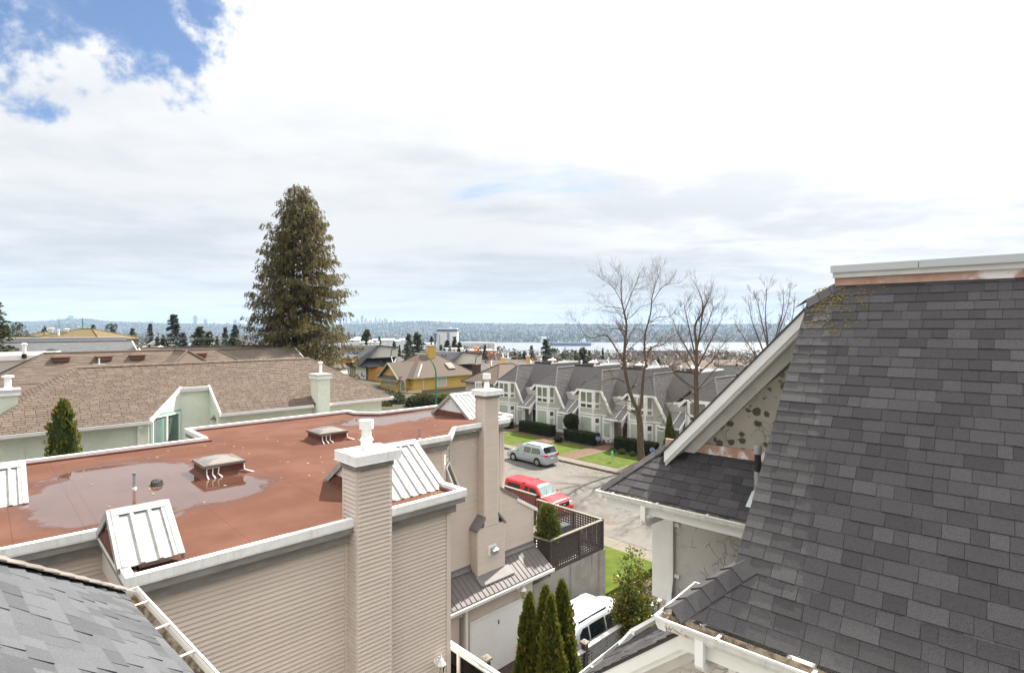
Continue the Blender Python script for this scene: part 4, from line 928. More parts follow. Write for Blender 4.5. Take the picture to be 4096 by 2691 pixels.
# --- gabled wing behind
TW = 1.08; bA, zA, bE, zE_ = 1.83, 0.43, 3.99, -1.90
def rk(b): return zA - TW * (b - bA)
m = MB(FR); m.hexa([w(8.0, bA, rk(bA) - .03), w(14, bA, rk(bA) - .03), w(14, bE + .1, rk(bE + .1) - .03), w(8.0, bE + .1, rk(bE + .1) - .03)], [w(8.0, bA, rk(bA)), w(14, bA, rk(bA)), w(14, bE + .1, rk(bE + .1)), w(8.0, bE + .1, rk(bE + .1))]); m.build('wing_roof', M['shingle_dark'], rh, tones=True)
def rakeboard(a0, a1, top, bot, mname, name, b0=None, b1=None, parent=rh, f=rk):
    b0 = bA if b0 is None else b0; b1 = bE if b1 is None else b1
    m = MB(FR); m.hexa([w(a0, b0, f(b0) - bot), w(a1, b0, f(b0) - bot), w(a1, b1, f(b1) - bot), w(a0, b1, f(b1) - bot)], [w(a0, b0, f(b0) - top), w(a1, b0, f(b0) - top), w(a1, b1, f(b1) - top), w(a0, b1, f(b1) - top)]); return m.build(name, M[mname], parent)
rakeboard(8.02, 8.06, .032, .20, 'white_paint', 'rake_board'); rakeboard(8.06, 8.10, .19, .265, 'white_paint', 'rake_board'); rakeboard(8.06, 8.42, .235, .25, 'cream_paint', 'soffit')
rakeboard(8.34, 8.40, .252, .44, 'cream_paint', 'frieze_board')
m = MB(FR); m.hexa([w(8.4, .6, -2.6), w(8.6, .6, -2.6), w(8.6, 4.06, -2.6), w(8.4, 4.06, -2.6)], [w(8.4, .6, rk(bA) - .1), w(8.6, .6, rk(bA) - .1), w(8.6, 4.06, rk(4.06) - .2), w(8.4, 4.06, rk(4.06) - .2)]); 
m.v[4], m.v[5] = w(8.4, 1.3, rk(bA) - .1), w(8.6, 1.3, rk(bA) - .1); m.v[0], m.v[1] = w(8.4, 1.3, -2.6), w(8.6, 1.3, -2.6); m.build('gable_wall', M['stucco_spots'], rh)
m = MB(FR); m.box(8.4, 9.0, 0, 4.05, -12.7, -2.55); m.build('wall', M['stucco_pale'], rh)
m = MB(FR); m.box(8.36, 8.46, 4.05, 4.37, -4.42, -2.75); m.box(8.46, 9.0, 4.33, 4.37, -4.42, -2.75); m.build('corner_panel', M['white_paint'], rh)
# skirt roof with hip, gutter
T2 = 0.68; A2, Z2, A3, Z3 = 7.5, -2.545, 8.4, -1.933; s2 = math.hypot(1, T2); sv2 = (FR.u + Vector((0, 0, T2))).normalized(); nn2 = (Vector((0, 0, 1)) - FR.u * T2).normalized()
m = MB(FR); m.slab([w(A2, .8, Z2), w(A2, 4.78, Z2), w(A3, 4.16, Z3), w(A3, .8, Z3)], nn2, .04); m.slab([w(A2, 4.78, Z2), w(9.5, 4.78, Z2), w(9.5, 4.16, Z3), w(A3, 4.16, Z3)], FR.v, .03); sk = m.build('skirt_roof', M['shingle_dark'], rh, tones=True)
PC = Pieces(sk, 'shingle', M['shingle_dark'])
shingles(PC, w(A2, 0, Z2) + nn2 * .003, FR.v, sv2, [[(1.2, -.02), (4.78, -.02), (4.15, .9 * s2), (1.2, .9 * s2)]], 0.143, 0.12, 0.30, 0.009, rg, [x * .88 for x in DK], thick_var=0.45)
PC.finish()
hipcaps(sk, w(A2, 4.80, Z2 + .01), w(A3, 4.17, Z3 + .01), (-FR.u * .8 - FR.v * .35 - Vector((0, 0, .5))), (FR.v * .8 + FR.u * .3 - Vector((0, 0, .5))), M['shingle_dark'], 0.21, 0.14)
m = MB(FR); m.box(8.37, 8.40, 1.2, 4.14, -1.99, -1.80); m.build('copper_flashing', M['copper'], rh)
gutter(rh, FR, (A2 - .005, 1.2), (A2 - .005, 4.83), (-1, 0), Z2 - .01); gutter(rh, FR, (A2 - .1, 4.72), (9.5, 4.72), (0, 1), Z2 - .01)
m = MB(FR); m.box(A2, A2 + .03, 1.2, 4.70, -2.79, -2.57); m.build('fascia_board', M['white_paint'], rh)
m = MB(FR); m.box(A2 + .03, 8.4, 1.2, 4.62, -2.775, -2.755); m.build('soffit', M['cream_paint'], rh)
# pipe with lead boot on the skirt roof
c = atZ(2995, 2020, -2.30); c = w(7.86, 2.53, Z2 + .36 * T2)
m = MB(); m.lathe(c, [(.05, -.03), (.05, .34)], 14); vp = m.build('vent_pipe', M['galv'], sk)
m = MB(); m.lathe(c, [(.042, .33), (.042, .60)], 14); m.build('pipe_sleeve', M['black_pipe'], vp)
m = MB(); m.lathe(c, [(.056, .58), (.056, .70), (.035, .71)], 14); m.build('pipe_cap', M['galv'], vp)
m = MB(); m.slab([c + FR.v * .10 - sv2 * .22 + nn2 * .014, c - FR.v * .10 - sv2 * .22 + nn2 * .014, c - FR.v * .09 + sv2 * .06 + nn2 * .014, c + FR.v * .09 + sv2 * .06 + nn2 * .014], nn2, .006); m.lathe(c, [(.09, -.02), (.055, .08)], 14); m.build('lead_boot', M['lamp_grey'], vp)
# downspouts
def rectpipe(P, wx=.075, hy=.055, mname='white_paint', name='downspout', parent=rh):
    m = MB()
    for p, q in zip(P, P[1:]): m.beam(p, q, wx, hy, up=FR.u if abs((Vector(q) - Vector(p)).normalized().z) > .9 else (0, 0, 1))
    return m.build(name, M[mname], parent)
ds = rectpipe([w(7.42, 4.02, -2.64), w(7.42, 4.02, -2.86), w(7.5, 4.03, -2.93), w(8.28, 4.02, -2.98), w(8.34, 4.02, -3.05), w(8.34, 4.02, -4.05), w(8.30, 4.03, -4.30), w(8.16, 4.0, -4.50), w(6.34, 3.60, -3.93), w(6.25, 3.72, -4.10)])
for z in (-3.16, -3.98):
    m = MB(FR); m.box(8.355, 8.4, 3.90, 3.98, z - .03, z + .03); m.build('bracket', M['white_paint'], ds)
# porch gable below
TL = 0.83; bP, zP, bQ = 1.6, -2.35, 3.70
def rl(b): return zP - TL * (b - bP)
m = MB(FR); m.hexa([w(5.30, bP, rl(bP) - .04), w(6.4, bP, rl(bP) - .04), w(6.4, bQ, rl(bQ) - .04), w(5.30, bQ, rl(bQ) - .04)], [w(5.30, bP, rl(bP)), w(6.4, bP, rl(bP)), w(6.4, bQ, rl(bQ)), w(5.30, bQ, rl(bQ))]); m.hexa([w(7.7, bP, rl(bP) - .3), w(8.4, bP, rl(bP) - .3), w(8.4, 4.05, rl(4.05) - .3), w(7.7, 4.05, rl(4.05) - .3)], [w(7.7, bP, rl(bP) - .22), w(8.4, bP, rl(bP) - .18), w(8.4, 4.05, rl(4.05) - .18), w(7.7, 4.05, rl(4.05) - .22)]); pr = m.build('porch_roof', M['shingle_dark'], rh, tones=True)
PC = Pieces(pr, 'shingle', M['shingle_dark']); svp = (-FR.v + Vector((0, 0, TL))).normalized(); nnp = (Vector((0, 0, 1)) + FR.v * TL).normalized()
shingles(PC, w(0, bQ, rl(bQ)) + nnp * .003, FR.u, svp, [[(5.29, 0), (6.4, 0), (6.4, 1.6), (5.29, 1.6)]], 0.143, 0.12, 0.3, 0.012, rg, [x * .8 for x in DK], thick_var=.45)
PC.finish()
rakeboard(5.31, 5.36, .042, .19, 'white_paint', 'rake_board', bP, bQ + .04, f=rl); rakeboard(5.34, 5.40, .18, .26, 'white_paint', 'rake_board', bP, bQ, f=rl); rakeboard(5.40, 5.62, .23, .245, 'cream_paint', 'soffit', bP, bQ, f=rl); rakeboard(5.54, 5.60, .246, .42, 'cream_paint', 'frieze_board', bP, bQ, f=rl)
m = MB(FR); m.hexa([w(5.6, .5, -12.7), w(5.8, .5, -12.7), w(5.8, 3.45, -12.7), w(5.6, 3.45, -12.7)], [w(5.6, .5, rl(bP)), w(5.8, .5, rl(bP)), w(5.8, 3.45, rl(3.45) - .2), w(5.6, 3.45, rl(3.45) - .2)]); m.build('porch_wall', M['stucco_pale'], rh)
m = MB(FR); m.hexa([w(8.34, 2.0, rl(2.0) - .2), w(8.40, 2.0, rl(2.0) - .2), w(8.40, 4.0, rl(4.0) - .2), w(8.34, 4.0, rl(4.0) - .2)], [w(8.375, 2.0, rl(2.0) - .06), w(8.397, 2.0, rl(2.0) - .06), w(8.397, 4.0, rl(4.0) - .06), w(8.375, 4.0, rl(4.0) - .06)]); m.build('step_flashing', M['black_plastic'], rh)
gutter(rh, FR, (5.30, bQ - .02), (6.4, bQ - .02), (0, 1), rl(bQ) - .02, outer='white_paint')
# main gutter at the camera's feet
gm = gutter(rh, FR, (AE - .015, -3), (AE - .015, 2.42), (-1, 0), ZE - .02, .13, .12); gs = gutter(rh, FR, (AE - .13, 2.33), (5.62, 2.33), (0, 1), ZE - .02, .12, .11)
m = MB(FR)
for k in range(130):
    b = 2.34 - abs(rg.gauss(0, .13)); a = 4.77 + rg.uniform(-.04, .05); c = w(a, b, ZE - .115 + rg.uniform(0, .05)); d = Vector((rg.uniform(-1, 1), rg.uniform(-1, 1), rg.uniform(-.3, .6))) * .03; m.tube([c - d, c + d], .005, 4)
stuff(m.build('gutter_debris', M['leaf_litter'], rh))
# fine leaf mesh along the gutter's back edge
m = MB(FR); b = -1.5
while b < 2.2: m.tube([w(AE - .008, b, ZE - .075), w(AE - .004, b, ZE + .012)], .0016, 3); b += .02
for z in (-.06, -.035, -.01): m.tube([w(AE - .007, -1.5, ZE + z), w(AE - .007, 2.2, ZE + z)], .0014, 3)
m.build('leaf_guard', M['dark_metal'], gm)
m = MB(FR); m.box(AE - .012, AE + .02, -3, 2.26, -2.96, -2.70); m.build('fascia_board', M['white_paint'], rh)
m = MB(FR); m.box(AE + .02, 5.6, -3, 2.2, -2.94, -2.92); m.build('soffit', M['cream_paint'], rh)
rectpipe([w(4.75, 2.02, -2.75), w(4.75, 2.02, -2.98), w(4.85, 2.02, -3.06), w(5.5, 2.02, -3.12), w(5.55, 2.02, -3.3), w(5.55, 2.02, -12.6)])
# --- near roof corner on the left, sunlit
lh = thing('shingle_house_corner', 'near house corner with sunlit pale grey shingle roof, dark hip caps and open white gutter', 'house', FR.w(0, 4, -12.7))
T3 = 0.9; A4, Z4, B4 = 1.50, -2.62, 6.55; s3 = math.hypot(1, T3); sv3 = (-FR.u + Vector((0, 0, T3))).normalized(); nn3 = (Vector((0, 0, 1)) + FR.u * T3).normalized()
m = MB(FR); m.slab([w(A4, .6, Z4), w(A4, B4, Z4), w(A4 - 1.9, B4 - 1.9, Z4 + 1.9 * T3), w(A4 - 1.9, .6, Z4 + 1.9 * T3)], nn3, .04)
n5 = (Vector((0, 0, 1)) + FR.v * T3).normalized(); m.slab([w(A4, B4, Z4), w(A4 - 3.8, B4, Z4), w(A4 - 1.9, B4 - 1.9, Z4 + 1.9 * T3)], n5, .04); lr = m.build('hip_roof', M['shingle_light'], lh, tones=True)
PC = Pieces(lr, 'shingle', M['shingle_light'])
shingles(PC, w(A4, 0, Z4) + nn3 * .003, FR.v, sv3, [[(1.2, -.02), (B4, -.02), (B4 - 1.85, 1.85 * s3), (1.2, 1.85 * s3)]], 0.143, 0.10, 0.30, 0.013, rg, [0.72, 0.82, 0.92, 1.0, 1.05], thick_var=.4)
PC.finish()
hipcaps(lr, w(A4 + .02, B4 + .02, Z4 + .02), w(A4 - 1.9, B4 - 1.9, Z4 + 1.9 * T3 + .02), (FR.u * .75 - FR.v * .3 - Vector((0, 0, .55))), (FR.v * .75 - FR.u * .3 - Vector((0, 0, .55))), M['shingle_cap'], 0.20, 0.15, .016, tones=[.8, .95, 1.1])
gutter(lh, FR, (A4 + .005, 1.5), (A4 + .005, B4 + .05), (1, 0), Z4 - .015, .15, .13, outer='white_paint', straps=.62)
m = MB(FR); m.box(A4 - .02, A4 + .002, 1.5, B4, -2.86, -2.66); m.build('fascia_board', M['white_paint'], lh)
m = MB(FR); m.box(-4, 1.2, .8, 6.2, -12.7, -2.75); m.build('wall', M['stucco_pale'], lh)
m = MB(FR)
for k in range(60): c = w(A4 + .07 + rg.uniform(-.03, .03), B4 - .05 - abs(rg.gauss(0, .12)), Z4 - .12 + rg.uniform(0, .035)); d = Vector((rg.uniform(-1, 1), rg.uniform(-1, 1), 0)) * .03; m.tube([c - d, c + d], .006, 4)
stuff(m.build('gutter_debris', M['moss_yellow'], lh))
# ------------------------------------------------------------------ houses to the left
w = FB.w; rg = random.Random(11)
def onroof(px, py, b0, z0, T):
    "point of pixel ray on a roof plane z = z0 + T (b - b0) of the street grid"
    r = ray(px, py); v_ = FB.v.x * r.x + FB.v.y; t = (z0 - T * b0) / (r.z - T * v_); return r * t
gh = thing('green_stucco_house', 'pale green stucco house with brown shingled hip roof and cut-in balcony', 'house', w(7, 28, -12.7))
TG, BG, ZG = 0.65, 25.0, -3.56; sG = math.hypot(1, TG); svG = (FB.v + Vector((0, 0, TG))).normalized(); nG = (Vector((0, 0, 1)) - FB.v * TG).normalized()
def gz(b): return ZG + TG * (b - BG)
m = MB()
for P in ([(-.18, 25), (4.8, 25), (6.22, 26.6), (6.22, 28.06), (2.88, 28.06)], [(6.22, 26.6), (7.27, 26.6), (7.27, 28.06), (6.22, 28.06)], [(7.27, 25), (15.46, 25), (12.4, 28.06), (7.27, 28.06)]):
    m.slab([w(a, b, gz(b)) for a, b in P], nG, .04)
m.slab([w(-.18, 25, ZG), w(2.88, 28.06, gz(28.06)), w(-.18, 31.12, ZG)], (-FB.u * TG + Vector((0, 0, 1))), .04)
m.slab([w(15.46, 25, ZG), w(15.46, 31.12, ZG), w(12.4, 28.06, gz(28.06))], (FB.u * TG + Vector((0, 0, 1))), .04)
m.slab([w(-.18, 31.12, ZG), w(15.46, 31.12, ZG), w(12.4, 28.06, gz(28.06)), w(2.88, 28.06, gz(28.06))], (FB.v * TG + Vector((0, 0, 1))), .04)
m.t = [.3] * len(m.t); gr = m.build('roof', M['shingle_brown'], gh, tones=True)
BT = [0.86, 0.93, 1.0, 1.05, 1.12]
PC = Pieces(gr, 'shingle', M['shingle_brown'])
k = sG
shingles(PC, w(0, 25, ZG) + nG * .003, FB.u, svG, [[(-.18, 0), (4.78, 0), (6.2, 1.6 * k), (6.2, 3.06 * k), (2.88, 3.06 * k)], [(6.2, 1.62 * k), (7.29, 1.62 * k), (7.29, 3.06 * k), (6.2, 3.06 * k)], [(7.29, 0), (15.46, 0), (12.4, 3.06 * k), (7.29, 3.06 * k)]], 0.127, 0.305, 0.305, 0.013, rg, BT, thick_var=.25, gap=.014)
shingles(PC, w(-.18, 25, ZG) + Vector((0, 0, .004)), FB.v, (FB.u + Vector((0, 0, TG))), [[(0, 0), (6.12, 0), (3.06, 3.06 * k)]], 0.127, 0.305, 0.305, 0.013, rg, BT, thick_var=.25, gap=.014)
PC.finish()
zr = gz(28.06); dn_ = Vector((0, 0, 1))
hipcaps(gr, w(-.18, 25, ZG + .015), w(2.88, 28.06, zr + .015), (FB.u - FB.v * .6 - dn_ * .7), (FB.v - FB.u * .6 - dn_ * .7), M['shingle_brown'], .17, .15, .012, tones=BT, rg=rg)
hipcaps(gr, w(15.46, 25, ZG + .015), w(12.4, 28.06, zr + .015), (-FB.u - FB.v * .6 - dn_ * .7), (FB.v + FB.u * .6 - dn_ * .7), M['shingle_brown'], .17, .15, .012, tones=BT, rg=rg)
hipcaps(gr, w(12.4, 28.06, zr + .015), w(2.88, 28.06, zr + .015), (-FB.v - dn_ * .55), (FB.v - dn_ * .55), M['shingle_brown'], .205, .15, .013, tones=BT, rg=rg, name='ridge_cap')
m = MB(); m.prism([(.2, 25.35), (4.8, 25.35), (6.25, 26.65), (7.3, 26.65), (7.3, 25.35), (15.1, 25.35), (15.1, 30.8), (.2, 30.8)], -12.7, [-3.45, -3.45, -2.62, -2.62, -3.45, -3.45, -3.45, -3.45]); gw = m.build('wall', M['stucco_green'], gh)
m = MB(); m.prism([(4.8, 25.35), (7.3, 25.35), (7.3, 26.64), (6.25, 26.64)], -6.0, -5.62); m.build('balcony_floor', M['conc_far'], gh)
for p, q in (((4.8, 25), (6.22, 26.6)), ((7.27, 25), (7.27, 26.6))):
    m = MB(); m.beam(w(*p, gz(p[1]) - .03), w(*q, gz(q[1]) - .03), .06, .15); m.build('rake_trim', M['white_paint'], gh)
m = MB(); m.box(6.15, 7.3, 26.52, 26.62, gz(26.6) - .20, gz(26.6) - .005); m.box(6.15, 7.3, 26.47, 26.53, gz(26.6) - .10, gz(26.6) - .0); m.build('eave_trim', M['white_paint'], gh)
for a0, a1 in ((-.25, 4.82), (7.25, 11.25), (12.1, 15.55)):
    m = MB(); m.box(a0, a1, 24.87, 24.885, ZG - .12, ZG - .01); m.box(a0, a1, 24.87, 25.0, ZG - .125, ZG - .11); m.box(a0, a1, 24.855, 24.88, ZG - .03, ZG - .005); m.box(a0, a1, 25.0, 25.03, ZG - .18, ZG - .02); m.build('gutter', M['white_paint'], gh)
m = MB(); m.box(15.44, 15.56, 24.87, 31.2, ZG - .12, ZG - .01); m.build('gutter', M['white_paint'], gh)
for a0, a1 in ((.2, 4.75), (7.3, 15.2)): m = MB(); m.box(a0, a1, 25.03, 25.36, ZG - .17, ZG - .14); m.build('soffit', M['white_paint'], gh)
m = MB(); m.box(4.42, 4.51, 25.26, 25.35, -12.6, -3.80); m.box(4.40, 4.53, 24.98, 25.34, -3.84, -3.74); m.build('downspout', M['white_paint'], gh)
for x in (.2, 1.1): m = MB(); m.box(x - .06, x + .06, 25.30, 25.36, -12.7, -3.7); m.build('corner_board', M['stucco_green'], gh)
# sliding door on the diagonal wall
P0, P1 = w(4.92, 25.458), w(6.12, 26.534); dnv = (FB.u * 1.3 - FB.v * 1.45).normalized(); e = (P1 - P0).normalized()
f0, f1 = P0 - e * .09, P1 + e * .09
window(gh, f0, f1, -5.62, -3.43, dnv, 'green_trim', 0.10, name='sliding_door', frame='green_trim', dep=.03)
window(gh, P0, P0 + e * .82, -5.6, -3.53, dnv, 'curtain', .05, dep=.05, name='door_leaf'); window(gh, P0 + e * .80, P1, -5.6, -3.53, dnv, 'screen_dark', .06, dep=.06, name='door_leaf')
lp = onroof(868, 1650, 25, ZG - .9, 0); c = w(7.22, 25.75, -3.78)
t_ = thing('barn_lamp', 'small rusty barn lamp with wire cage on the green stucco wall', 'lamp', c)
m = MB(); m.tube([c + Vector((0, 0, .0)) + FB.u * .08, c + Vector((0, 0, .06)), c + Vector((0, 0, 0))], .012, 6); m.lathe(c, [(.02, 0), (.035, -.03), (.12, -.10), (.12, -.112)], 14); m.build('shade', M['vent_brown'], t_)
m = MB()
for i in range(6): th = i * 1.047; d = Vector((math.cos(th), math.sin(th), 0)); m.tube([c + d * .09 + Vector((0, 0, -.11)), c + d * .085 + Vector((0, 0, -.18)), c + d * .02 + Vector((0, 0, -.22))], .004, 4)
m.build('cage', M['vent_brown'], t_)
# chimneys of the green house
def stucco_chimney(parent, a0, a1, b0, b1, zt_, zb_, ph=.5, pr=.065):
    m = MB(); m.box(a0, a1, b0, b1, zb_, zt_ - .22); c = m.build('chimney', M['stucco_green'], parent)
    m = MB(); m.box(a0 - .07, a1 + .07, b0 - .07, b1 + .07, zt_ - .22, zt_ - .10); m.build('collar', M['white_paint'], c)
    m = MB(); m.box(a0 - .08, a1 + .08, b0 - .08, b1 + .08, zt_ - .102, zt_); m.build('cap', M['lamp_grey'], c)
    p = w((a0 + a1) / 2, (b0 + b1) / 2, zt_); m = MB(); m.lathe(p, [(pr + .04, -.01), (pr + .02, .06), (pr, .07), (pr, ph)], 14); m.build('flue_pipe', M['white_paint'], c)
    m = MB(); m.lathe(p, [(pr * 1.05, ph - .02), (pr * 1.75, ph + .0), (pr * 1.75, ph + .05), (pr * .6, ph + .075)], 16); m.build('rain_cap', M['white_paint'], c)
stucco_chimney(gh, 11.39, 11.97, 24.72, 25.5, -2.17, -12.6); stucco_chimney(gh, .52, 1.05, 26.6, 27.3, -2.2, -4.2, .42, .10); stucco_chimney(gh, -.4, .1, 31.5, 32.2, -1.75, -4.2, .42, .10)
# low flat piece behind the hip with a small round vent
m = MB(); m.box(-3, 6.5, 31.3, 42, -5, -3.45); m.build('flat_roof', M['membrane'], gh)
c = w(4.6, 33.0, -2.62); m = MB(); m.lathe(c, [(.16, -.7), (.16, 0), (.30, .02), (.26, .10), (.10, .17)], 16); m.build('turbine_vent', M['lamp_grey'], gh)

# ------------------------------------------------------------------ generic far houses
def slabroof(mb, P, th=.12):
    n = (Vector(P[1]) - Vector(P[0])).cross(Vector(P[2]) - Vector(P[0])).normalized(); n = n if n.z > 0 else -n; mb.slab(P, n, th)
def hip_house(name, label, fr, a0, a1, b0, b1, ze, T, zg_, wall_m, roof_m, fascia='white_paint', ov=.45, gable=False, along='a', group=None, wins=(), winm='win_grey'):
    root = thing(name, label, 'house', fr.w((a0 + a1) / 2, (b0 + b1) / 2, zg_), group)
    W_ = fr.w if along == 'a' else (lambda a, b, z=0: fr.w(b, a, z))
    if along == 'b': a0, a1, b0, b1 = b0, b1, a0, a1
    m = MB(); bc = (b0 + b1) / 2; h = (b1 - b0) / 2; zr_ = ze + T * h
    run = 0 if gable else min(h, (a1 - a0) / 2 - .3)
    if gable: m.hexa([W_(a0 + ov, b0 + ov, zg_), W_(a1 - ov, b0 + ov, zg_), W_(a1 - ov, b1 - ov, zg_), W_(a0 + ov, b1 - ov, zg_)], [W_(a0 + ov, b0 + ov, ze + T * ov - .1), W_(a1 - ov, b0 + ov, ze + T * ov - .1), W_(a1 - ov, b1 - ov, ze + T * ov - .1), W_(a0 + ov, b1 - ov, ze + T * ov - .1)]); m.hexa([W_(a0 + ov, b0 + ov, ze + T * ov - .1), W_(a1 - ov, b0 + ov, ze + T * ov - .1), W_(a1 - ov, b1 - ov, ze + T * ov - .1), W_(a0 + ov, b1 - ov, ze + T * ov - .1)], [W_(a0 + ov, bc - .01, zr_ - .12), W_(a1 - ov, bc - .01, zr_ - .12), W_(a1 - ov, bc + .01, zr_ - .12), W_(a0 + ov, bc + .01, zr_ - .12)])
    else: m.hexa([W_(a0 + ov, b0 + ov, zg_), W_(a1 - ov, b0 + ov, zg_), W_(a1 - ov, b1 - ov, zg_), W_(a0 + ov, b1 - ov, zg_)], [W_(a0 + ov, b0 + ov, ze + .02), W_(a1 - ov, b0 + ov, ze + .02), W_(a1 - ov, b1 - ov, ze + .02), W_(a0 + ov, b1 - ov, ze + .02)])
    m.build('wall', M[wall_m], root)
    R0, R1 = W_(a0 + run, bc, zr_), W_(a1 - run, bc, zr_)
    m = MB(); slabroof(m, [W_(a0, b0, ze), W_(a1, b0, ze), R1, R0]); slabroof(m, [W_(a1, b1, ze), W_(a0, b1, ze), R0, R1])
    if not gable: slabroof(m, [W_(a0, b1, ze), W_(a0, b0, ze), R0]); slabroof(m, [W_(a1, b0, ze), W_(a1, b1, ze), R1])
    rf = m.build('roof', M[roof_m], root, tones=True)
    m = MB()
    if gable:
        for b in (b0, b1): m.beam(W_(a0, b, ze - .07), W_(a1, b, ze - .07), .08, .16)
        for a in (a0, a1):
            for b in (b0, b1): m.beam(W_(a, b, ze - .06), W_(a, bc, zr_ - .06), .1, .22)
    else:
        Cn = [W_(a0, b0, ze - .07), W_(a1, b0, ze - .07), W_(a1, b1, ze - .07), W_(a0, b1, ze - .07)]
        for p, q in zip(Cn, Cn[1:] + Cn[:1]): m.beam(p, q, .10, .17)
    m.build('fascia', M[fascia], root)
    m = MB(); m.tube([R0 + Vector((0, 0, .03)), R1 + Vector((0, 0, .03))], .09, 5)
    if not gable:
        for p, q in ((W_(a0, b0, ze), R0), (W_(a0, b1, ze), R0), (W_(a1, b0, ze), R1), (W_(a1, b1, ze), R1)): m.tube([p + Vector((0, 0, .03)), q + Vector((0, 0, .03))], .07, 5)
    m.build('ridge_cap', M[roof_m], rf, tones=True)
    for (p, q, z0, z1, n) in wins: window(root, p, q, z0, z1, n, winm, .08)
    return root, rf
def boxvent(parent, c, mname='vent_brown', s=.22):
    m = MB(); m.fr = FB; a, b = FB.ab(c); m.box(a - s, a + s, b - s * .8, b + s * .8, c.z - .1, c.z + .22); m.box(a - s * 1.15, a + s * 1.15, b - s * .95, b + s * .95, c.z + .16, c.z + .25); m.build('roof_vent', M[mname], parent)
def mushroom(parent, c, mname='white_paint', r=.18, h=.3):
    m = MB(); m.lathe(c, [(r * .6, -.1), (r * .6, h * .6), (r, h * .65), (r, h * .85), (r * .5, h)], 10); m.build('roof_vent', M[mname], parent)
# second brown roof behind
b2, b2f = hip_house('brown_roof_house', 'long brown-shingled house roof with square brown vents behind the green stucco house', FB, -1.5, 20.0, 48, 58, -5.15, .65, -12.5, 'stucco_green', 'roof_brown_far')
PC = Pieces(b2f, 'shingle', M['shingle_brown']); kk = math.hypot(1, .65)
shingles(PC, w(0, 48, -5.15) + Vector((0, 0, .01)), FB.u, (FB.v + Vector((0, 0, .65))), [[(.5, 2 * kk), (18, 2 * kk), (15, 5 * kk), (3.5, 5 * kk)]], .20, .6, .6, .02, rg, BT, thick_var=.3); PC.finish()
m = MB(); c = [w(12, 53.2, -1.85), w(12, 49.5, -1.85), w(8.4, 46, -4.6), w(15.6, 46, -4.6), w(8.4, 53, -4.6), w(15.6, 53, -4.6)]
slabroof(m, [c[0], c[1], c[2], c[4]]); slabroof(m, [c[1], c[0], c[5], c[3]]); slabroof(m, [c[1], c[3], c[2]]); cr = m.build('cross_roof', M['shingle_brown'], b2, tones=True)
m = MB()
for p, q in ((c[0], c[1]), (c[1], c[2]), (c[1], c[3])): m.tube([p + Vector((0, 0, .03)), q + Vector((0, 0, .03))], .09, 5)
m.build('ridge_cap', M['shingle_brown'], cr, tones=True)
for px, py in ((245, 1440), (416, 1436), (549, 1431), (798, 1423)): boxvent(b2, onroof(px, py, 48, -5.15, .65), s=.45)
pc = onroof(396, 1459, 48, -5.15, .65); m = MB(); m.lathe(pc, [(.06, -.1), (.06, .5)], 8); m.box(FB.ab(pc)[0] - .4, FB.ab(pc)[0] + .4, FB.ab(pc)[1] - .25, FB.ab(pc)[1] + .25, pc.z - .1, pc.z + .06); m.build('roof_pipe', M['lamp_grey'], b2)
# flat roofs to the left
j = thing('flat_roof_building', 'low flat-roofed building with wet white roof and white vent pipe', 'building', w(-1, 61, -10))
m = MB(); m.box(-9, 5.2, 58.2, 63, -10, -2.45); m.build('wall', M['plaster_far'], j)
m = MB(); m.box(-9, 5.3, 58.1, 58.5, -2.55, -2.15); m.box(-9, 5.3, 62.7, 63.1, -2.5, -2.05); m.box(5.0, 5.3, 58.5, 62.7, -2.5, -2.1); m.build('parapet', M['white_paint'], j)
mat('wet_white', (0.62, 0.63, 0.64), rough=0.05, spec=0.7); m = MB(); m.box(-8.9, 5.0, 58.5, 62.7, -2.5, -2.36); m.build('roof', M['wet_white'], j)
c = atY(97, 1436, FB.w(0, 60, 0).y * 0 + 43.5); c.z = -2.4; m = MB(); m.lathe(c, [(.16, 0), (.16, .35)], 12); m.build('pipe_boot', M['black_plastic'], j); m = MB(); m.lathe(c, [(.12, .3), (.12, 1.05), (.2, 1.06), (.2, 1.14), (.1, 1.2)], 12); m.build('flue_pipe', M['white_paint'], j)
j2, j2f = hip_house('grey_roof_house', 'low grey-shingled roof with two dark round vents beyond the wet white roof', FB, -12, 11.5, 65, 72, -2.6, .35, -10, 'plaster_far', 'roof_grey_far', gable=True)
for px, py in ((43, 1411), (208, 1406)):
    c = onroof(px, py, 65, -2.6, .35); m = MB(); m.lathe(c, [(.22, -.1), (.4, .05), (.4, .15), (.15, .28)], 12); m.build('roof_vent', M['dark_metal'], j2)
m = MB(); m.box(-12, 11.5, 71.5, 72.2, -1.6, -1.05); m.box(-12, 11.5, 71.4, 72.3, -1.07, -.98); m.build('fascia', M['lamp_grey'], j2)
hip_house('brown_roof_house', 'distant stepped brown ridge left of the leaning crane', FB, 12.3, 29, 66, 73, -3.75, .45, -10, 'plaster_far', 'roof_brown_far', gable=True)
hip_house('brown_roof_house', 'lower brown ridge in front of the stepped brown ridge', FB, 13.6, 27, 62.5, 67, -3.4, .45, -10, 'plaster_far', 'roof_brown_far', gable=True)
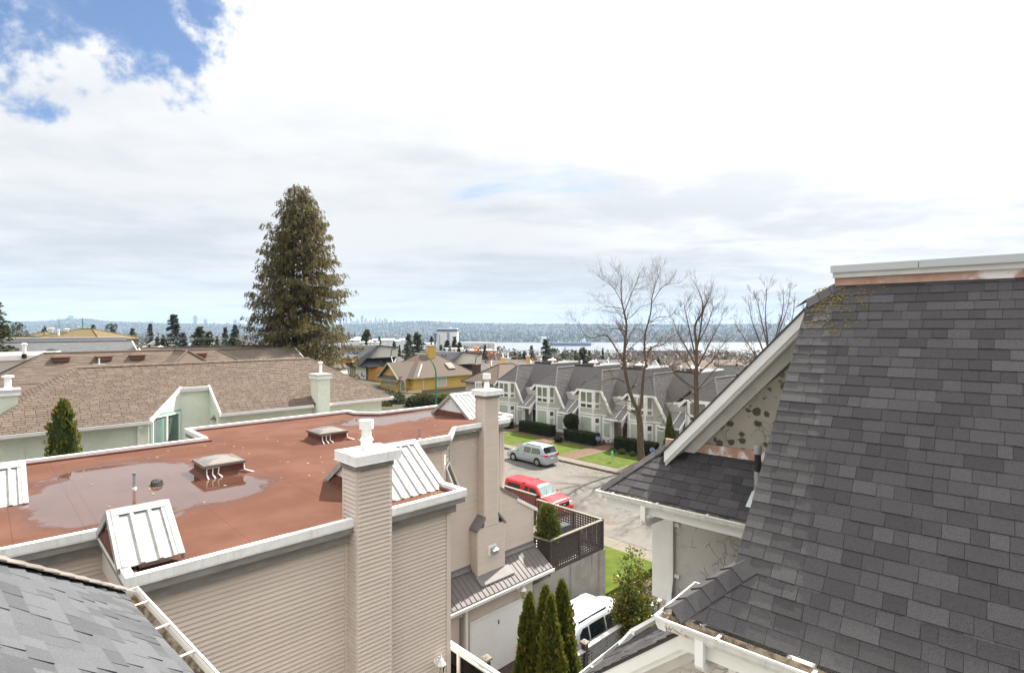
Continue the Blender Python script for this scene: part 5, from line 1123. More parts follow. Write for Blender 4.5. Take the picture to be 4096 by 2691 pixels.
# mossy roofed house
W0 = lambda px, Y: (px - 2048) / F * Y
mh_, mf = hip_house('moss_roof_house', 'tan house with mossy brown hip roof, green gutter and white roof pipe', FW, W0(100, 75), W0(398, 75), 75, 83.5, -1.58, .33, -9, 'stucco_tan', 'shingle_moss', fascia='teal_dark')
for px, py in ((198, 1322), (268, 1321), (206, 1319)): mushroom(mh_, atY(px, py + 1, 77.6), r=.35, h=.3)
c = atY(234, 1345, 76.6); m = MB(); m.lathe(c, [(.14, -.2), (.14, .85), (.2, .86), (.2, .93), (.1, .96)], 10); m.build('flue_pipe', M['white_paint'], mh_)
m = MB(FW); m.box(W0(122, 75), W0(132, 75), 75.2, 75.6, -9, -1.7); m.build('corner_post', M['stucco_tan'], mh_)
window(mh_, (W0(345, 75), 75.4), (W0(374, 75), 75.4), -2.6, -1.75, (0, -1), 'win_blind', .08, (.5,)); m = MB(FW); m.box(W0(322, 74), W0(375, 74), 73.4, 75, -2.75, -2.45); m.build('canopy', M['teal_dark'], mh_)
hip_house('moss_roof_house', 'tan wing with mossy roof at the left of the white-piped house', FW, W0(8, 80), W0(175, 80), 80, 87, -2.1, .42, -9, 'stucco_tan', 'shingle_moss', fascia='teal_dark')
hip_house('moss_roof_house', 'small mossy hip roof standing in front of the white-piped house', FW, W0(196, 70), W0(302, 70), 70, 74, -2.3, .35, -9, 'stucco_tan', 'shingle_moss', fascia='teal_dark')
hip_house('moss_roof_house', 'tan house end with green-edged gable at the very left', FW, W0(-90, 62), W0(46, 62), 62, 68, -1.95, .30, -9, 'stucco_tan', 'shingle_moss', fascia='teal_dark', gable=True, along='a')
# ------------------------------------------------------------------ yellow house and its neighbours
yh, yf = hip_house('yellow_house', 'two-storey yellow house with brown hip roof, corner balcony and yellow chimney', FB, 56.0, 70.9, 83.4, 96.0, -9.05, .68, -14.6, 'stucco_yellow', 'roof_brown_far', fascia='yellow_trim', ov=.55)
m = MB(); m.box(54.5, 60, 85.4, 91.7, -12.1, -9.0); m.box(55.6, 60, 85.9, 91.3, -14.6, -12.1); m.hexa([w(54.5, 85.4, -9.0), w(60, 85.4, -9.0), w(60, 91.7, -9.0), w(54.5, 91.7, -9.0)], [w(54.7, 88.5, -6.6), w(60, 88.5, -6.6), w(60, 88.6, -6.6), w(54.7, 88.6, -6.6)]); m.build('gable_wing', M['stucco_yellow'], yh)
m = MB(); slabroof(m, [w(54.0, 84.9, -9.35), w(61, 84.9, -9.35), w(62.5, 88.55, -6.4), w(54.0, 88.55, -6.4)]); slabroof(m, [w(61, 92.2, -9.35), w(54.0, 92.2, -9.35), w(54.0, 88.55, -6.4), w(62.5, 88.55, -6.4)]); m.build('wing_roof', M['roof_brown_far'], yh, tones=True)
m = MB(); slabroof(m, [w(53.7, 84.8, -9.45), w(53.7, 92.3, -9.45), w(54.6, 92.3, -8.7), w(54.6, 84.8, -8.7)]); m.build('skirt_roof', M['roof_brown_far'], yh, tones=True)
m = MB()
for b in (84.9, 92.2): m.beam(w(53.95, b, -9.42), w(53.95, 88.55, -6.47), .12, .28)
m.beam(w(53.7, 84.8, -9.55), w(53.7, 92.3, -9.55), .1, .18); m.build('bargeboard', M['yellow_trim'], yh)
# storey band roof round the right wall
m = MB(); slabroof(m, [w(56.2, 82.9, -12.05), w(71.3, 82.9, -12.05), w(71.3, 84.0, -11.4), w(56.2, 84.0, -11.4)]); slabroof(m, [w(53.6, 84.6, -12.3), w(53.6, 91, -12.3), w(54.6, 91, -11.8), w(54.6, 84.6, -11.8)]); slabroof(m, [w(54.4, 84.0, -12.25), w(56.5, 82.9, -12.1), w(57.0, 84.0, -11.5), w(55.5, 85.4, -11.5)]); m.build('band_roof', M['roof_brown_far'], yh, tones=True)
m = MB(); m.beam(w(56.2, 82.9, -12.15), w(71.3, 82.9, -12.15), .1, .15); m.beam(w(53.6, 84.6, -12.4), w(53.6, 91, -12.4), .1, .15); m.build('band_gutter', M['yellow_trim'], yh)
def wpair(px0, px1, y0, y1, plane, val):
    "world xy of a pixel span on plane a=val or b=val plus its z range"
    r0, r1 = ray(px0, y0), ray(px1, y1)
    def hit(r): c = FB.u if plane == 'a' else FB.v; return r * (val / (c.x * r.x + c.y))
    return hit(r0), hit(r1), hit(ray((px0 + px1) / 2, y1)).z, hit(ray((px0 + px1) / 2, y0)).z
def pxwin(parent, px0, px1, y0, y1, plane, val, glass, fw=.09, mun=(), bars=(), frame='white_paint', name='window'):
    p, q, z0, z1 = wpair(px0, px1, y0, y1, plane, val); n = -FB.u if plane == 'a' else -FB.v
    return window(parent, p, q, z0, z1, n, glass, fw, mun, name, frame, .06, bars)
g5 = [i / 6 for i in range(1, 6)]
pxwin(yh, 1747, 1786, 1507, 1545, 'b', 83.90, 'glass_block', .10, g5, g5); pxwin(yh, 1747, 1786, 1573, 1608, 'b', 83.90, 'glass_block', .10, g5, g5)
pxwin(yh, 1808, 1822, 1568, 1581, 'b', 83.92, 'win_grey', .07); pxwin(yh, 1830, 1862, 1565, 1580, 'b', 83.92, 'win_blind', .07, (.5,))
pxwin(yh, 1536, 1559, 1506, 1540, 'a', 54.47, 'glass_block', .09, g5, g5); pxwin(yh, 1561, 1583, 1508, 1544, 'a', 54.47, 'glass_block', .09, g5, g5)
pxwin(yh, 1519, 1533, 1572, 1605, 'a', 55.55, 'win_dark', .09); pxwin(yh, 1542, 1562, 1576, 1610, 'a', 55.55, 'win_dark', .09, (.5,))
# corner balcony
c0, c1, c2 = (54.6, 85.3), (54.9, 83.3), (57.4, 82.7)
m = MB(); m.prism([c0, c1, c2, (57.4, 84), (56.6, 85.4)], -11.75, -11.3); bal = m.build('balcony', M['stucco_yellow'], yh)
m = MB()
for p, q in ((c0, c1), (c1, c2)):
    m.beam(w(*p, -10.55), w(*q, -10.55), .1, .1); m.beam(w(*p, -11.25), w(*q, -11.25), .1, .1)
    for t_ in (0, .33, .66, 1): m.beam(w(p[0] + (q[0] - p[0]) * t_, p[1] + (q[1] - p[1]) * t_, -11.3), w(p[0] + (q[0] - p[0]) * t_, p[1] + (q[1] - p[1]) * t_, -10.5), .09, .09)
m.build('railing', M['yellow_trim'], bal)
m = MB()
for p, q in ((c0, c1), (c1, c2)): m.beam(w(*p, -11.38), w(*q, -11.38), .16, .12)
m.build('ledge', M['white_paint'], bal)
window(yh, w(57.0, 84.5), w(58.6, 83.92), -11.3, -9.3, (FB.w(.35, -.94)), 'win_dark', .08, (.5,)); window(yh, w(54.62, 85.2), w(55.2, 84.6), -11.4, -9.4, (FB.w(-.7, -.7)), 'win_grey', .08)
# entrance pergola with little dome
m = MB(); 
for p in ((52.6, 81.6), (55.8, 80.6), (53.4, 83.4), (56.4, 82.4)): m.box(p[0] - .11, p[0] + .11, p[1] - .11, p[1] + .11, -14.6, -12.5)
m.prism([(52.3, 81.4), (56.0, 80.2), (56.7, 82.7), (53.1, 83.8)], -12.5, -12.2); m.box(47, 53, 84.0, 84.25, -12.75, -12.5); pg = m.build('pergola', M['yellow_trim'], yh)
m = MB(); m.blob(w(54.5, 82, -12.2), 1.9, 1.9, .55, 14, 6); m.build('dome', M['skylight_dome'], pg, smooth=True)
for px0, px1 in ((1590, 1605), (1612, 1626)): pxwin(yh, px0, px1, 1585, 1622, 'a', 55.5, 'curtain', .09)
# chimney, skylights, valley flashing
cz = atY(1725, 1415, 108); a, b = FB.ab(cz); m = MB(); m.box(a - .75, a + .75, b - .55, b + .55, -6.2, -3.5); ch = m.build('chimney', M['stucco_yellow'], yh)
m = MB(); m.box(a - .85, a + .85, b - .65, b + .65, -3.52, -3.35); m.build('cap', M['lamp_grey'], ch); mushroom(ch, w(a - .4, b, -3.3), r=.25, h=.45); mushroom(ch, w(a + .4, b, -3.3), r=.25, h=.45)
c = onroof(1800, 1468, 83.4, -9.05, .68); a, b = FB.ab(c); m = MB(); m.slab([w(a - .75, b - .7, -9.05 + .68 * (b - .7 - 83.4) + .35), w(a + .75, b - .7, -9.05 + .68 * (b - .7 - 83.4) + .35), w(a + .75, b + .7, -9.05 + .68 * (b + .7 - 83.4) + .3), w(a - .75, b + .7, -9.05 + .68 * (b + .7 - 83.4) + .3)], (0, -.5, 1), .4); sk_ = m.build('skylight', M['alu_brown'], yf)
m = MB(); m.slab([w(a - .6, b - .55, -9.05 + .68 * (b - .55 - 83.4) + .40), w(a + .6, b - .55, -9.05 + .68 * (b - .55 - 83.4) + .40), w(a + .6, b + .55, -9.05 + .68 * (b + .55 - 83.4) + .35), w(a - .6, b + .55, -9.05 + .68 * (b + .55 - 83.4) + .35)], (0, -.5, 1), .05); m.build('pane', M['skylight_dome'], sk_)
m = MB(); m.beam(w(57.2, 83.5, -8.85), w(60.2, 86.6, -6.85), .22, .04); m.build('valley_flashing', M['lamp_grey'], yf)
# shrubs are added with the planting. ---- modern grey houses
def modern(label, dx, dy, dz):
    c = atY(1500, 1460, 118) + Vector((dx, dy, dz)); root = thing('modern_house', label, 'house', (c.x, c.y, -20 + dz))
    X = lambda px, Y=118: (px - 2048) / F * Y + dx
    Zf = lambda py, Y=118: -(py - HOR) / F * Y + dz
    def pt(px, py, Y): return Vector((X(px, Y), Y + dy, Zf(py, Y)))
    m = MB(FW); m.box(X(1393), X(1466), 118 + dy, 126 + dy, -20 + dz, Zf(1463)); m.box(X(1466), X(1640), 121 + dy, 128 + dy, -20 + dz, Zf(1470, 121)); m.build('wall', M['cladding_white'], root)
    m = MB(FW); m.hexa([pt(1446, 1433, 119.5), pt(1590, 1427, 119.5), pt(1590, 1427, 126), pt(1446, 1433, 126)], [pt(1516, 1385, 119.5), pt(1592, 1392, 119.5), pt(1592, 1392, 126), pt(1516, 1385, 126)]); gw_ = m.build('gable_wall', M['cladding_white'], root)
    m = MB(FW); z0 = 1392
    for q in range(9):
        y_ = 1389 + q * 4.6; x0 = 1516 - (y_ - 1385) * 1.44 + 1; m.beam(pt(x0, y_, 119.46), pt(1590, y_ + .6, 119.46), .03, .03)
    m.build('siding_line', M['plaster_far'], gw_)
    m = MB(FW); slabroof(m, [pt(1388, 1462, 117.2), pt(1436, 1464, 117.2), pt(1517, 1381, 119), pt(1430, 1376, 127), pt(1365, 1380, 127), pt(1365, 1430, 122)], .15); slabroof(m, [pt(1436, 1464, 117.3), pt(1472, 1468, 117.3), pt(1645, 1462, 122.5), pt(1600, 1426, 126), pt(1455, 1434, 121)], .15); m.build('roof', M['roof_grey_far'], root, tones=True)
    m = MB(FW); m.beam(pt(1444, 1434, 119.2), pt(1517, 1382, 119.2), .25, .3); m.beam(pt(1516, 1383, 119.2), pt(1592, 1390, 119.2), .25, .28); m.beam(pt(1388, 1464, 117.1), pt(1470, 1466, 117.1), .15, .2); m.beam(pt(1480, 1470, 117.6), pt(1560, 1464, 119.6), .15, .25); m.build('fascia', M['dark_metal'], root)
    m = MB(FW); m.box(X(1469), X(1542), 118.3 + dy, 122 + dy, Zf(1531), Zf(1468)); m.build('wood_bay', M['wood_orange'], root); m = MB(FW); m.box(X(1477.5), X(1479), 118.2 + dy, 118.32 + dy, Zf(1531), Zf(1468)); m.build('bay_corner', M['lamp_grey'], root)
    for py_ in range(1474, 1531, 7):
        m = MB(FW); m.box(X(1469), X(1542), 118.27 + dy, 118.29 + dy, Zf(py_ + 6.4), Zf(py_)); m.build('wood_board', M['wood_orange'], root)
    m = MB(FW); m.box(X(1365), X(1420), 116 + dy, 120 + dy, Zf(1448), Zf(1432)); m.build('wood_bay', M['wood_orange'], root); m = MB(FW); slabroof(m, [pt(1362, 1432, 115.6), pt(1405, 1432, 115.6), pt(1436, 1419, 120), pt(1380, 1417, 120)], .15); m.build('dormer_roof', M['roof_grey_far'], root, tones=True)
    window(root, (X(1401), 118 + dy), (X(1420), 118 + dy), Zf(1505), Zf(1467), (0, -1), 'win_glow', .12, (.5,), frame='dark_metal')
    m = MB(FW); m.tube([pt(1582, 1391, 118.5), pt(1566, 1400, 118.4), pt(1564, 1424, 118.4), pt(1572, 1452, 118.2)], .09, 6); m.tube([pt(1466, 1468, 117.6), pt(1465, 1550, 117.8)], .09, 6); m.build('downspout', M['dark_metal'], root); m = MB(FW); m.beam(pt(1565, 1424, 118.1), pt(1573, 1455, 118), .25, .05); m.beam(pt(1587, 1427, 120), pt(1576, 1452, 118.6), .22, .05); m.build('flashing_strip', M['white_paint'], root)
    for px in (1453, 1476, 1488, 1512): c_ = pt(px, 1379, 119.6); mushroom(root, c_, 'white_paint', .42, .75)
    for px, py in ((1419, 1397), (1440, 1396), (1454, 1396), (1417, 1411), (1431, 1411), (1470, 1398), (1485, 1431), (1550, 1430), (1447, 1443), (1465, 1442), (1530, 1452), (1525, 1446), (1610, 1424)): c_ = pt(px, py, 119.3 + (1460 - py) * .03); m = MB(FW); m.box(c_.x - .18, c_.x + .18, c_.y - .5, c_.y, c_.z - .1, c_.z + .18); m.build('roof_vent', M['dark_metal'], root)
    return root
modern('modern house with dark grey roofs, pale cladding and orange wooden bay', 0, 0, 0)
modern('second modern grey-roofed house partly hidden behind the yellow house roof', 18.2, -1.0, -1.35)
# brown roofed neighbour with dark brick chimney
nb, nbf = hip_house('brown_roof_house', 'cream house with brown hip roof and dark brick chimney beside the grey row', FB, 50.2, 60.5, 54.6, 62.4, -7.65, .62, -12.6, 'plaster_far', 'roof_brown_far', fascia='brick_dark')
c = atY(1906, 1505, 82); a, b = FB.ab(c); m = MB(); m.box(a - .5, a + .5, b - .4, b + .4, c.z - 1.0, c.z + 1.75); m.box(a - .56, a + .56, b - .46, b + .46, c.z + 1.6, c.z + 1.8); m.build('chimney', M['brick_dark'], nb)
pxwin(nb, 1900, 1925, 1527, 1552, 'b', 55.0, 'win_blind', .1, (.5,))
m = MB()
for i in range(3): m.beam(w(49.2 + i * .7, 56.5, -11.2 + i * .1), w(51 + i * .7, 55.2, -9.1), .3, .05)
m.build('awning_board', M['brick_dark'], nb)

# ------------------------------------------------------------------ grey townhouse row
mat('roof_town', (0.105, 0.097, 0.097), (0.165, 0.152, 0.148), 9.0, 0.55, spec=.6, stretch=(1, 1, 2), tone=True, bump=.3, bscale=14, bdist=.03)
class TF:
    def __init__(s, bL): s.bL = bL
    def w(s, sd_, d, h): return FB.w(49 + d, s.bL - sd_, -12.2 + h)
def townhouse(bL, label, group='grey gabled townhouses in a row'):
    t = TF(bL); T_ = t.w; root = thing('grey_townhouse', label, 'townhouse', T_(3.3, 0, 0), group)
    def B(name, mm, *boxes, parent=root, tones=False):
        m = MB(t)
        for b in boxes: m.box(*b)
        return m.build(name, M[mm], parent, tones=tones)
    m = MB(t); m.box(0, 6.6, .9, 9, -.6, 4.6); m.prism([(0, 0), (4.75, 0), (4.75, .9), (0, .9)], -.6, 3.0)
    m.hexa([T_(0, 0, 3.0), T_(4.75, 0, 3.0), T_(4.75, .9, 3.0), T_(0, .9, 3.0)], [T_(0.1, 0, 5.2), T_(3.4, 0, 5.2), T_(3.4, .9, 5.2), T_(0.1, .9, 5.2)])
    m.hexa([T_(.3, .9, 4.6), T_(3.6, .9, 4.6), T_(3.6, 6, 4.6), T_(.3, 6, 4.6)], [T_(2.2, 1.4, 7.1), T_(2.4, 1.4, 7.1), T_(2.4, 6, 7.1), T_(2.2, 6, 7.1)]); wl_ = m.build('wall', M['town_grey'], root, tones=True)
    sp = Pieces(root, 'siding', M['town_grey'], limit=0)
    def lap(s0, s1, h0, h1, d, zt=None): siding(sp, T_(s0, d, 0), T_(s1, d, 0), -FB.u, -12.2 + h0, -12.2 + h1, expo=.17, dep=.022, rg=rg, ztop=zt)
    lap(0, .55, 0, 5.2, 0); lap(3.05, 4.75, 0, 3.0, 0); lap(3.05, 4.75, 3.0, 5.2, 0, lambda q: -12.2 + 5.25 - 2.3 * max(0, (q - .15)) / .85); lap(4.75, 6.6, 0, 3.5, .9)
    sp.finish('siding')
    # roof planes
    rr = lambda s: 7.4 - 1.71 * (s - 2.3); rl_ = lambda s: 7.4 - .96 * (2.3 - s)
    m = MB(t); slabroof(m, [T_(3.5, -.4, rr(3.5)), T_(4.95, -.4, rr(4.95)), T_(4.95, 2.6, rr(4.95)), T_(3.2, 6.5, rr(3.2)), T_(2.3, 6.5, 7.4), T_(2.3, 1.3, 7.4)], .10)
    slabroof(m, [T_(.16, -.4, rl_(.16)), T_(-.45, -.4, rl_(-.45)), T_(-.45, 2.0, rl_(-.45)), T_(.5, 6.5, rl_(.5)), T_(2.3, 6.5, 7.4), T_(2.3, 1.3, 7.4)], .10)
    slabroof(m, [T_(.16, -.4, 5.35), T_(3.5, -.4, 5.35), T_(2.3, 1.3, 7.4)], .10); rf = m.build('gable_roof', M['roof_town'], root, tones=True)
    # shingle courses as raised lines
    m = MB(t)
    for q in range(1, 30):
        h = 2.95 + q * .15
        if h > 7.3: break
        s_ = 2.3 + (7.4 - h) / 1.71; f = max(-.42, -.4 + (h - 5.35) / 2.05 * 1.7) if h > 5.35 else -.42
        m.tone = rg.uniform(.8, 1.25); m.beam(T_(s_, f, h + .012), T_(s_, 4.6 if h > 4.4 else 2.6, h + .012), .10, .022, up=FB.v)
    for q in range(1, 14):
        h = 5.35 + q * .15; k_ = (h - 5.35) / 2.05; m.tone = rg.uniform(.85, 1.2); m.beam(T_(.16 + 2.14 * k_, -.4 + 1.7 * k_ - .012, h), T_(3.5 - 1.2 * k_, -.4 + 1.7 * k_ - .012, h), .02, .10, up=(0, 0, 1))
    m.build('shingle_course', M['roof_town'], rf, tones=True)
    m = MB(t); m.tube([T_(2.3, 1.3, 7.43), T_(2.3, 6.5, 7.43)], .08, 5); m.tube([T_(.16, -.4, 5.38), T_(2.3, 1.3, 7.43)], .07, 5); m.tube([T_(3.5, -.4, 5.38), T_(2.3, 1.3, 7.43)], .07, 5); m.build('ridge_cap', M['roof_town'], rf, tones=True)
    m = MB(t); m.beam(T_(3.45, -.44, 5.30), T_(4.98, -.44, rr(4.98) - .08), .06, .26, up=(0, 0, 1)); m.beam(T_(.20, -.44, 5.28), T_(-.5, -.44, rl_(-.5) - .08), .06, .26); m.beam(T_(.1, -.43, 5.27), T_(3.55, -.43, 5.27), .07, .16); m.beam(T_(-.42, -.4, 4.66), T_(-.42, 1.6, 4.66), .06, .2); m.build('rake_board', M['white_paint'], root)
    m = MB(t); m.hexa([T_(4.90, -.47, 2.6), T_(5.06, -.47, 2.62), T_(5.06, -.40, 2.62), T_(4.90, -.40, 2.6)], [T_(4.5, -.47, 3.6), T_(4.75, -.47, 3.35), T_(4.75, -.40, 3.35), T_(4.5, -.40, 3.6)]); m.build('rake_tail', M['white_paint'], root)
    # mansard block with flat top
    m = MB(t); m.hexa([T_(2.9, 1.9, 4.3), T_(7.0, 1.9, 4.3), T_(7.0, 9.2, 4.3), T_(2.9, 9.2, 4.3)], [T_(3.75, 2.9, 7.7), T_(6.45, 2.9, 7.7), T_(6.45, 8.4, 7.7), T_(3.75, 8.4, 7.7)]); mans = m.build('mansard_roof', M['roof_town'], root, tones=True)
    B('roof_edge', 'dark_metal', (3.7, 6.5, 2.84, 2.95, 7.62, 7.84), (3.7, 3.8, 2.95, 8.4, 7.62, 7.84), parent=mans); B('roof_edge', 'white_paint', (6.40, 6.50, 2.95, 8.4, 7.66, 7.80), (3.8, 6.40, 8.3, 8.4, 7.66, 7.8), parent=mans)
    m = MB(t); m.box(4.4, 5.6, 4.2, 5.4, 7.7, 7.95); sk_ = m.build('skylight', M['brick_dark'], mans); m = MB(); m.blob(T_(5.0, 4.8, 7.95), .62, .62, .24, 12, 6); m.build('dome', M['white_paint'], sk_, smooth=True)
    for s_, d_ in ((4.15, 3.6), (5.95, 3.9), (4.1, 6.0)): mushroom(mans, T_(s_, d_, 7.7), 'white_paint', .14, .55)
    # upper back gable seen over the porch
    m = MB(t); slabroof(m, [T_(4.75, 1.0, 4.75), T_(4.75, 3.2, 4.75), T_(6.2, 3.2, 6.2), T_(6.2, 1.9, 6.2)], .1); slabroof(m, [T_(7.3, 1.0, 5.0), T_(7.3, 3.2, 5.0), T_(6.2, 3.2, 6.2), T_(6.2, 1.9, 6.2)], .1); m.build('dormer_roof', M['roof_town'], root, tones=True)
    B('dormer_wall', 'town_panel', (5.1, 6.6, 1.45, 2.2, 3.6, 4.85)); m = MB(t); m.beam(T_(4.75, .98, 4.68), T_(7.3, .98, 4.9), .06, .2); m.build('dormer_fascia', M['white_paint'], root)
    window(root, T_(5.45, 1.43, 0), T_(6.15, 1.43, 0), -12.2 + 3.75, -12.2 + 4.6, -FB.u, 'win_dark', .09)
    # porch roof
    m = MB(t); slabroof(m, [T_(4.35, -1.0, 2.55), T_(6.55, -1.0, 2.55), T_(6.55, 1.9, 4.55), T_(4.35, 1.9, 4.55)], .1); pr_ = m.build('porch_roof', M['roof_town'], root, tones=True)
    m = MB(t); m.beam(T_(4.3, -1.04, 2.5), T_(6.65, -1.04, 2.5), .09, .17); m.beam(T_(6.55, -1.0, 2.52), T_(6.55, 1.0, 3.9), .10, .16); m.beam(T_(5.65, -.9, 2.70), T_(5.65, .9, 3.92), .06, .08); m.beam(T_(4.35, -1, 2.5), T_(4.35, .2, 2.5), .08, .16); m.build('porch_trim', M['white_paint'], pr_)
    m = MB(t); m.hexa([T_(6.5, -1.05, 1.75), T_(6.56, -1.05, 1.75), T_(6.56, -.95, 1.75), T_(6.5, -.95, 1.75)], [T_(6.5, -1.05, 2.5), T_(6.56, -1.05, 2.5), T_(6.56, -.2, 2.9), T_(6.5, -.2, 2.9)]); m.build('bracket', M['white_paint'], pr_)
    d_ = B('door', 'terracotta', (5.35, 6.2, .82, .9, 0, 2.05)); B('door_frame', 'white_paint', (5.25, 5.35, .8, .95, 0, 2.15), (6.2, 6.3, .8, .95, 0, 2.15), (5.25, 6.3, .8, .95, 2.05, 2.2)); B('post', 'white_paint', (4.72, 4.86, -.08, .06, 0, 2.5), (6.46, 6.6, .75, .9, 0, 5.0))
    m = MB(); m.lathe(T_(.18, -.06, 2.0), [(.02, -.12), (.11, -.1), (.13, 0), (.11, .1), (.02, .12)], 10); m.build('globe_lamp', M['plaster_far'], root)
    # two-storey bay
    m = MB(t); m.prism([(.55, 0), (.55, -.5), (2.5, -.5), (3.05, 0)], .2, 5.28); m.build('bay', M['town_panel'], root)
    B('bay_trim', 'white_paint', (.5, .66, -.56, .02, .2, 5.3), (2.38, 2.52, -.55, -.45, .2, 5.3), (.5, 2.5, -.57, -.5, 2.62, 2.78), (.66, 2.4, -.54, -.5, .3, 2.5), (.66, 2.4, -.54, -.5, 3.28, 5.26), (0, .55, -.03, .02, 2.62, 2.78), (3.05, 4.75, -.03, .02, 2.62, 2.78), (-.02, .12, -.04, .05, -.3, 4.7))
    m = MB(t); dd_ = Vector((.55, .5)).normalized()
    for h0, h1 in ((.3, 2.5), (3.28, 5.26), (2.62, 2.78)):
        m.hexa([T_(2.52, -.53, h0), T_(3.08, -.02, h0), T_(3.04, .0, h0), T_(2.5, -.49, h0)], [T_(2.52, -.53, h1), T_(3.08, -.02, h1), T_(3.04, .0, h1), T_(2.5, -.49, h1)])
    m.build('bay_trim', M['white_paint'], root)
    f_ = -.545
    def win(s0, s1, h0, h1, gl, d=f_): return window(root, T_(s0, d, 0), T_(s1, d, 0), -12.2 + h0, -12.2 + h1, -FB.u, gl, .045, frame='white_paint', dep=.035)
    sidn = (-FB.u * .55 - FB.v * .5).normalized()
    def sidew(h0, h1, gl):
        p, q = T_(2.62, -.43, 0), T_(2.98, -.10, 0); p = p + sidn * .02; q = q + sidn * .02; return window(root, p, q, -12.2 + h0, -12.2 + h1, sidn, gl, .045, dep=.03)
    win(.74, 1.50, 3.98, 5.15, 'win_grey'); win(1.58, 2.34, 3.98, 5.15, 'win_grey'); win(.74, 1.50, 3.38, 3.84, 'win_dark'); win(1.58, 2.34, 3.38, 3.84, 'win_dark')
    win(.74, 2.30, .45, 2.38, 'win_blind'); up = sidew(3.98, 5.15, 'win_grey'); sidew(3.38, 3.84, 'win_grey'); sidew(.45, 1.6, 'win_blind'); sidew(1.78, 2.35, 'win_dark')
    B('window_surround', 'white_paint', (3.35, 4.6, -.05, .0, .05, 2.5)); win(3.5, 4.4, .35, 1.95, 'win_blind', -.06); win(3.55, 4.35, 2.05, 2.38, 'win_dark', -.06)
    return root, up
BL = [53.1, 46.4, 39.75, 33.2, 26.6]
LB = ['grey townhouse with red cloth in its upper bay window at the row end', 'grey townhouse with the round clipped shrub at its right corner', 'grey townhouse with the white bicycle by its entrance path', 'grey townhouse behind the twin-trunked bare tree', 'dark-roofed townhouse with square white roof window behind the thin bare tree']
th0, up0 = townhouse(BL[0], LB[0])
houses = [th0]
for bL, lb in zip(BL[1:], LB[1:]):
    c = copy_tree(th0); c.location = FB.w(49, bL - 3.3, -12.2); c['label'] = lb; houses.append(c)
up0.data.materials[0] = M['win_red'] if False else up0.data.materials[0]
# the red cloth hangs behind one pane of the first house only
p = TF(BL[0]).w(2.70, -.38, 0); q = TF(BL[0]).w(2.92, -.18, 0); sidn = (-FB.u * .55 - FB.v * .5).normalized()
m = MB(); P_ = [p + sidn * .035 + Vector((0, 0, -8.15)), q + sidn * .035 + Vector((0, 0, -8.15)), q + sidn * .035 + Vector((0, 0, -7.1)), p + sidn * .035 + Vector((0, 0, -7.1))]; m.slab(P_, sidn, .01); m.build('red_cloth', M['win_red'], th0)
# square roof window on the last one
t = TF(BL[4]); m = MB(); P_ = [t.w(5.0, 2.05, 5.0), t.w(6.0, 2.05, 5.0), t.w(6.0, 2.35, 6.0), t.w(5.0, 2.35, 6.0)]; m.slab(P_, -FB.u, .12); rw = m.build('roof_window', M['white_paint'], houses[4])
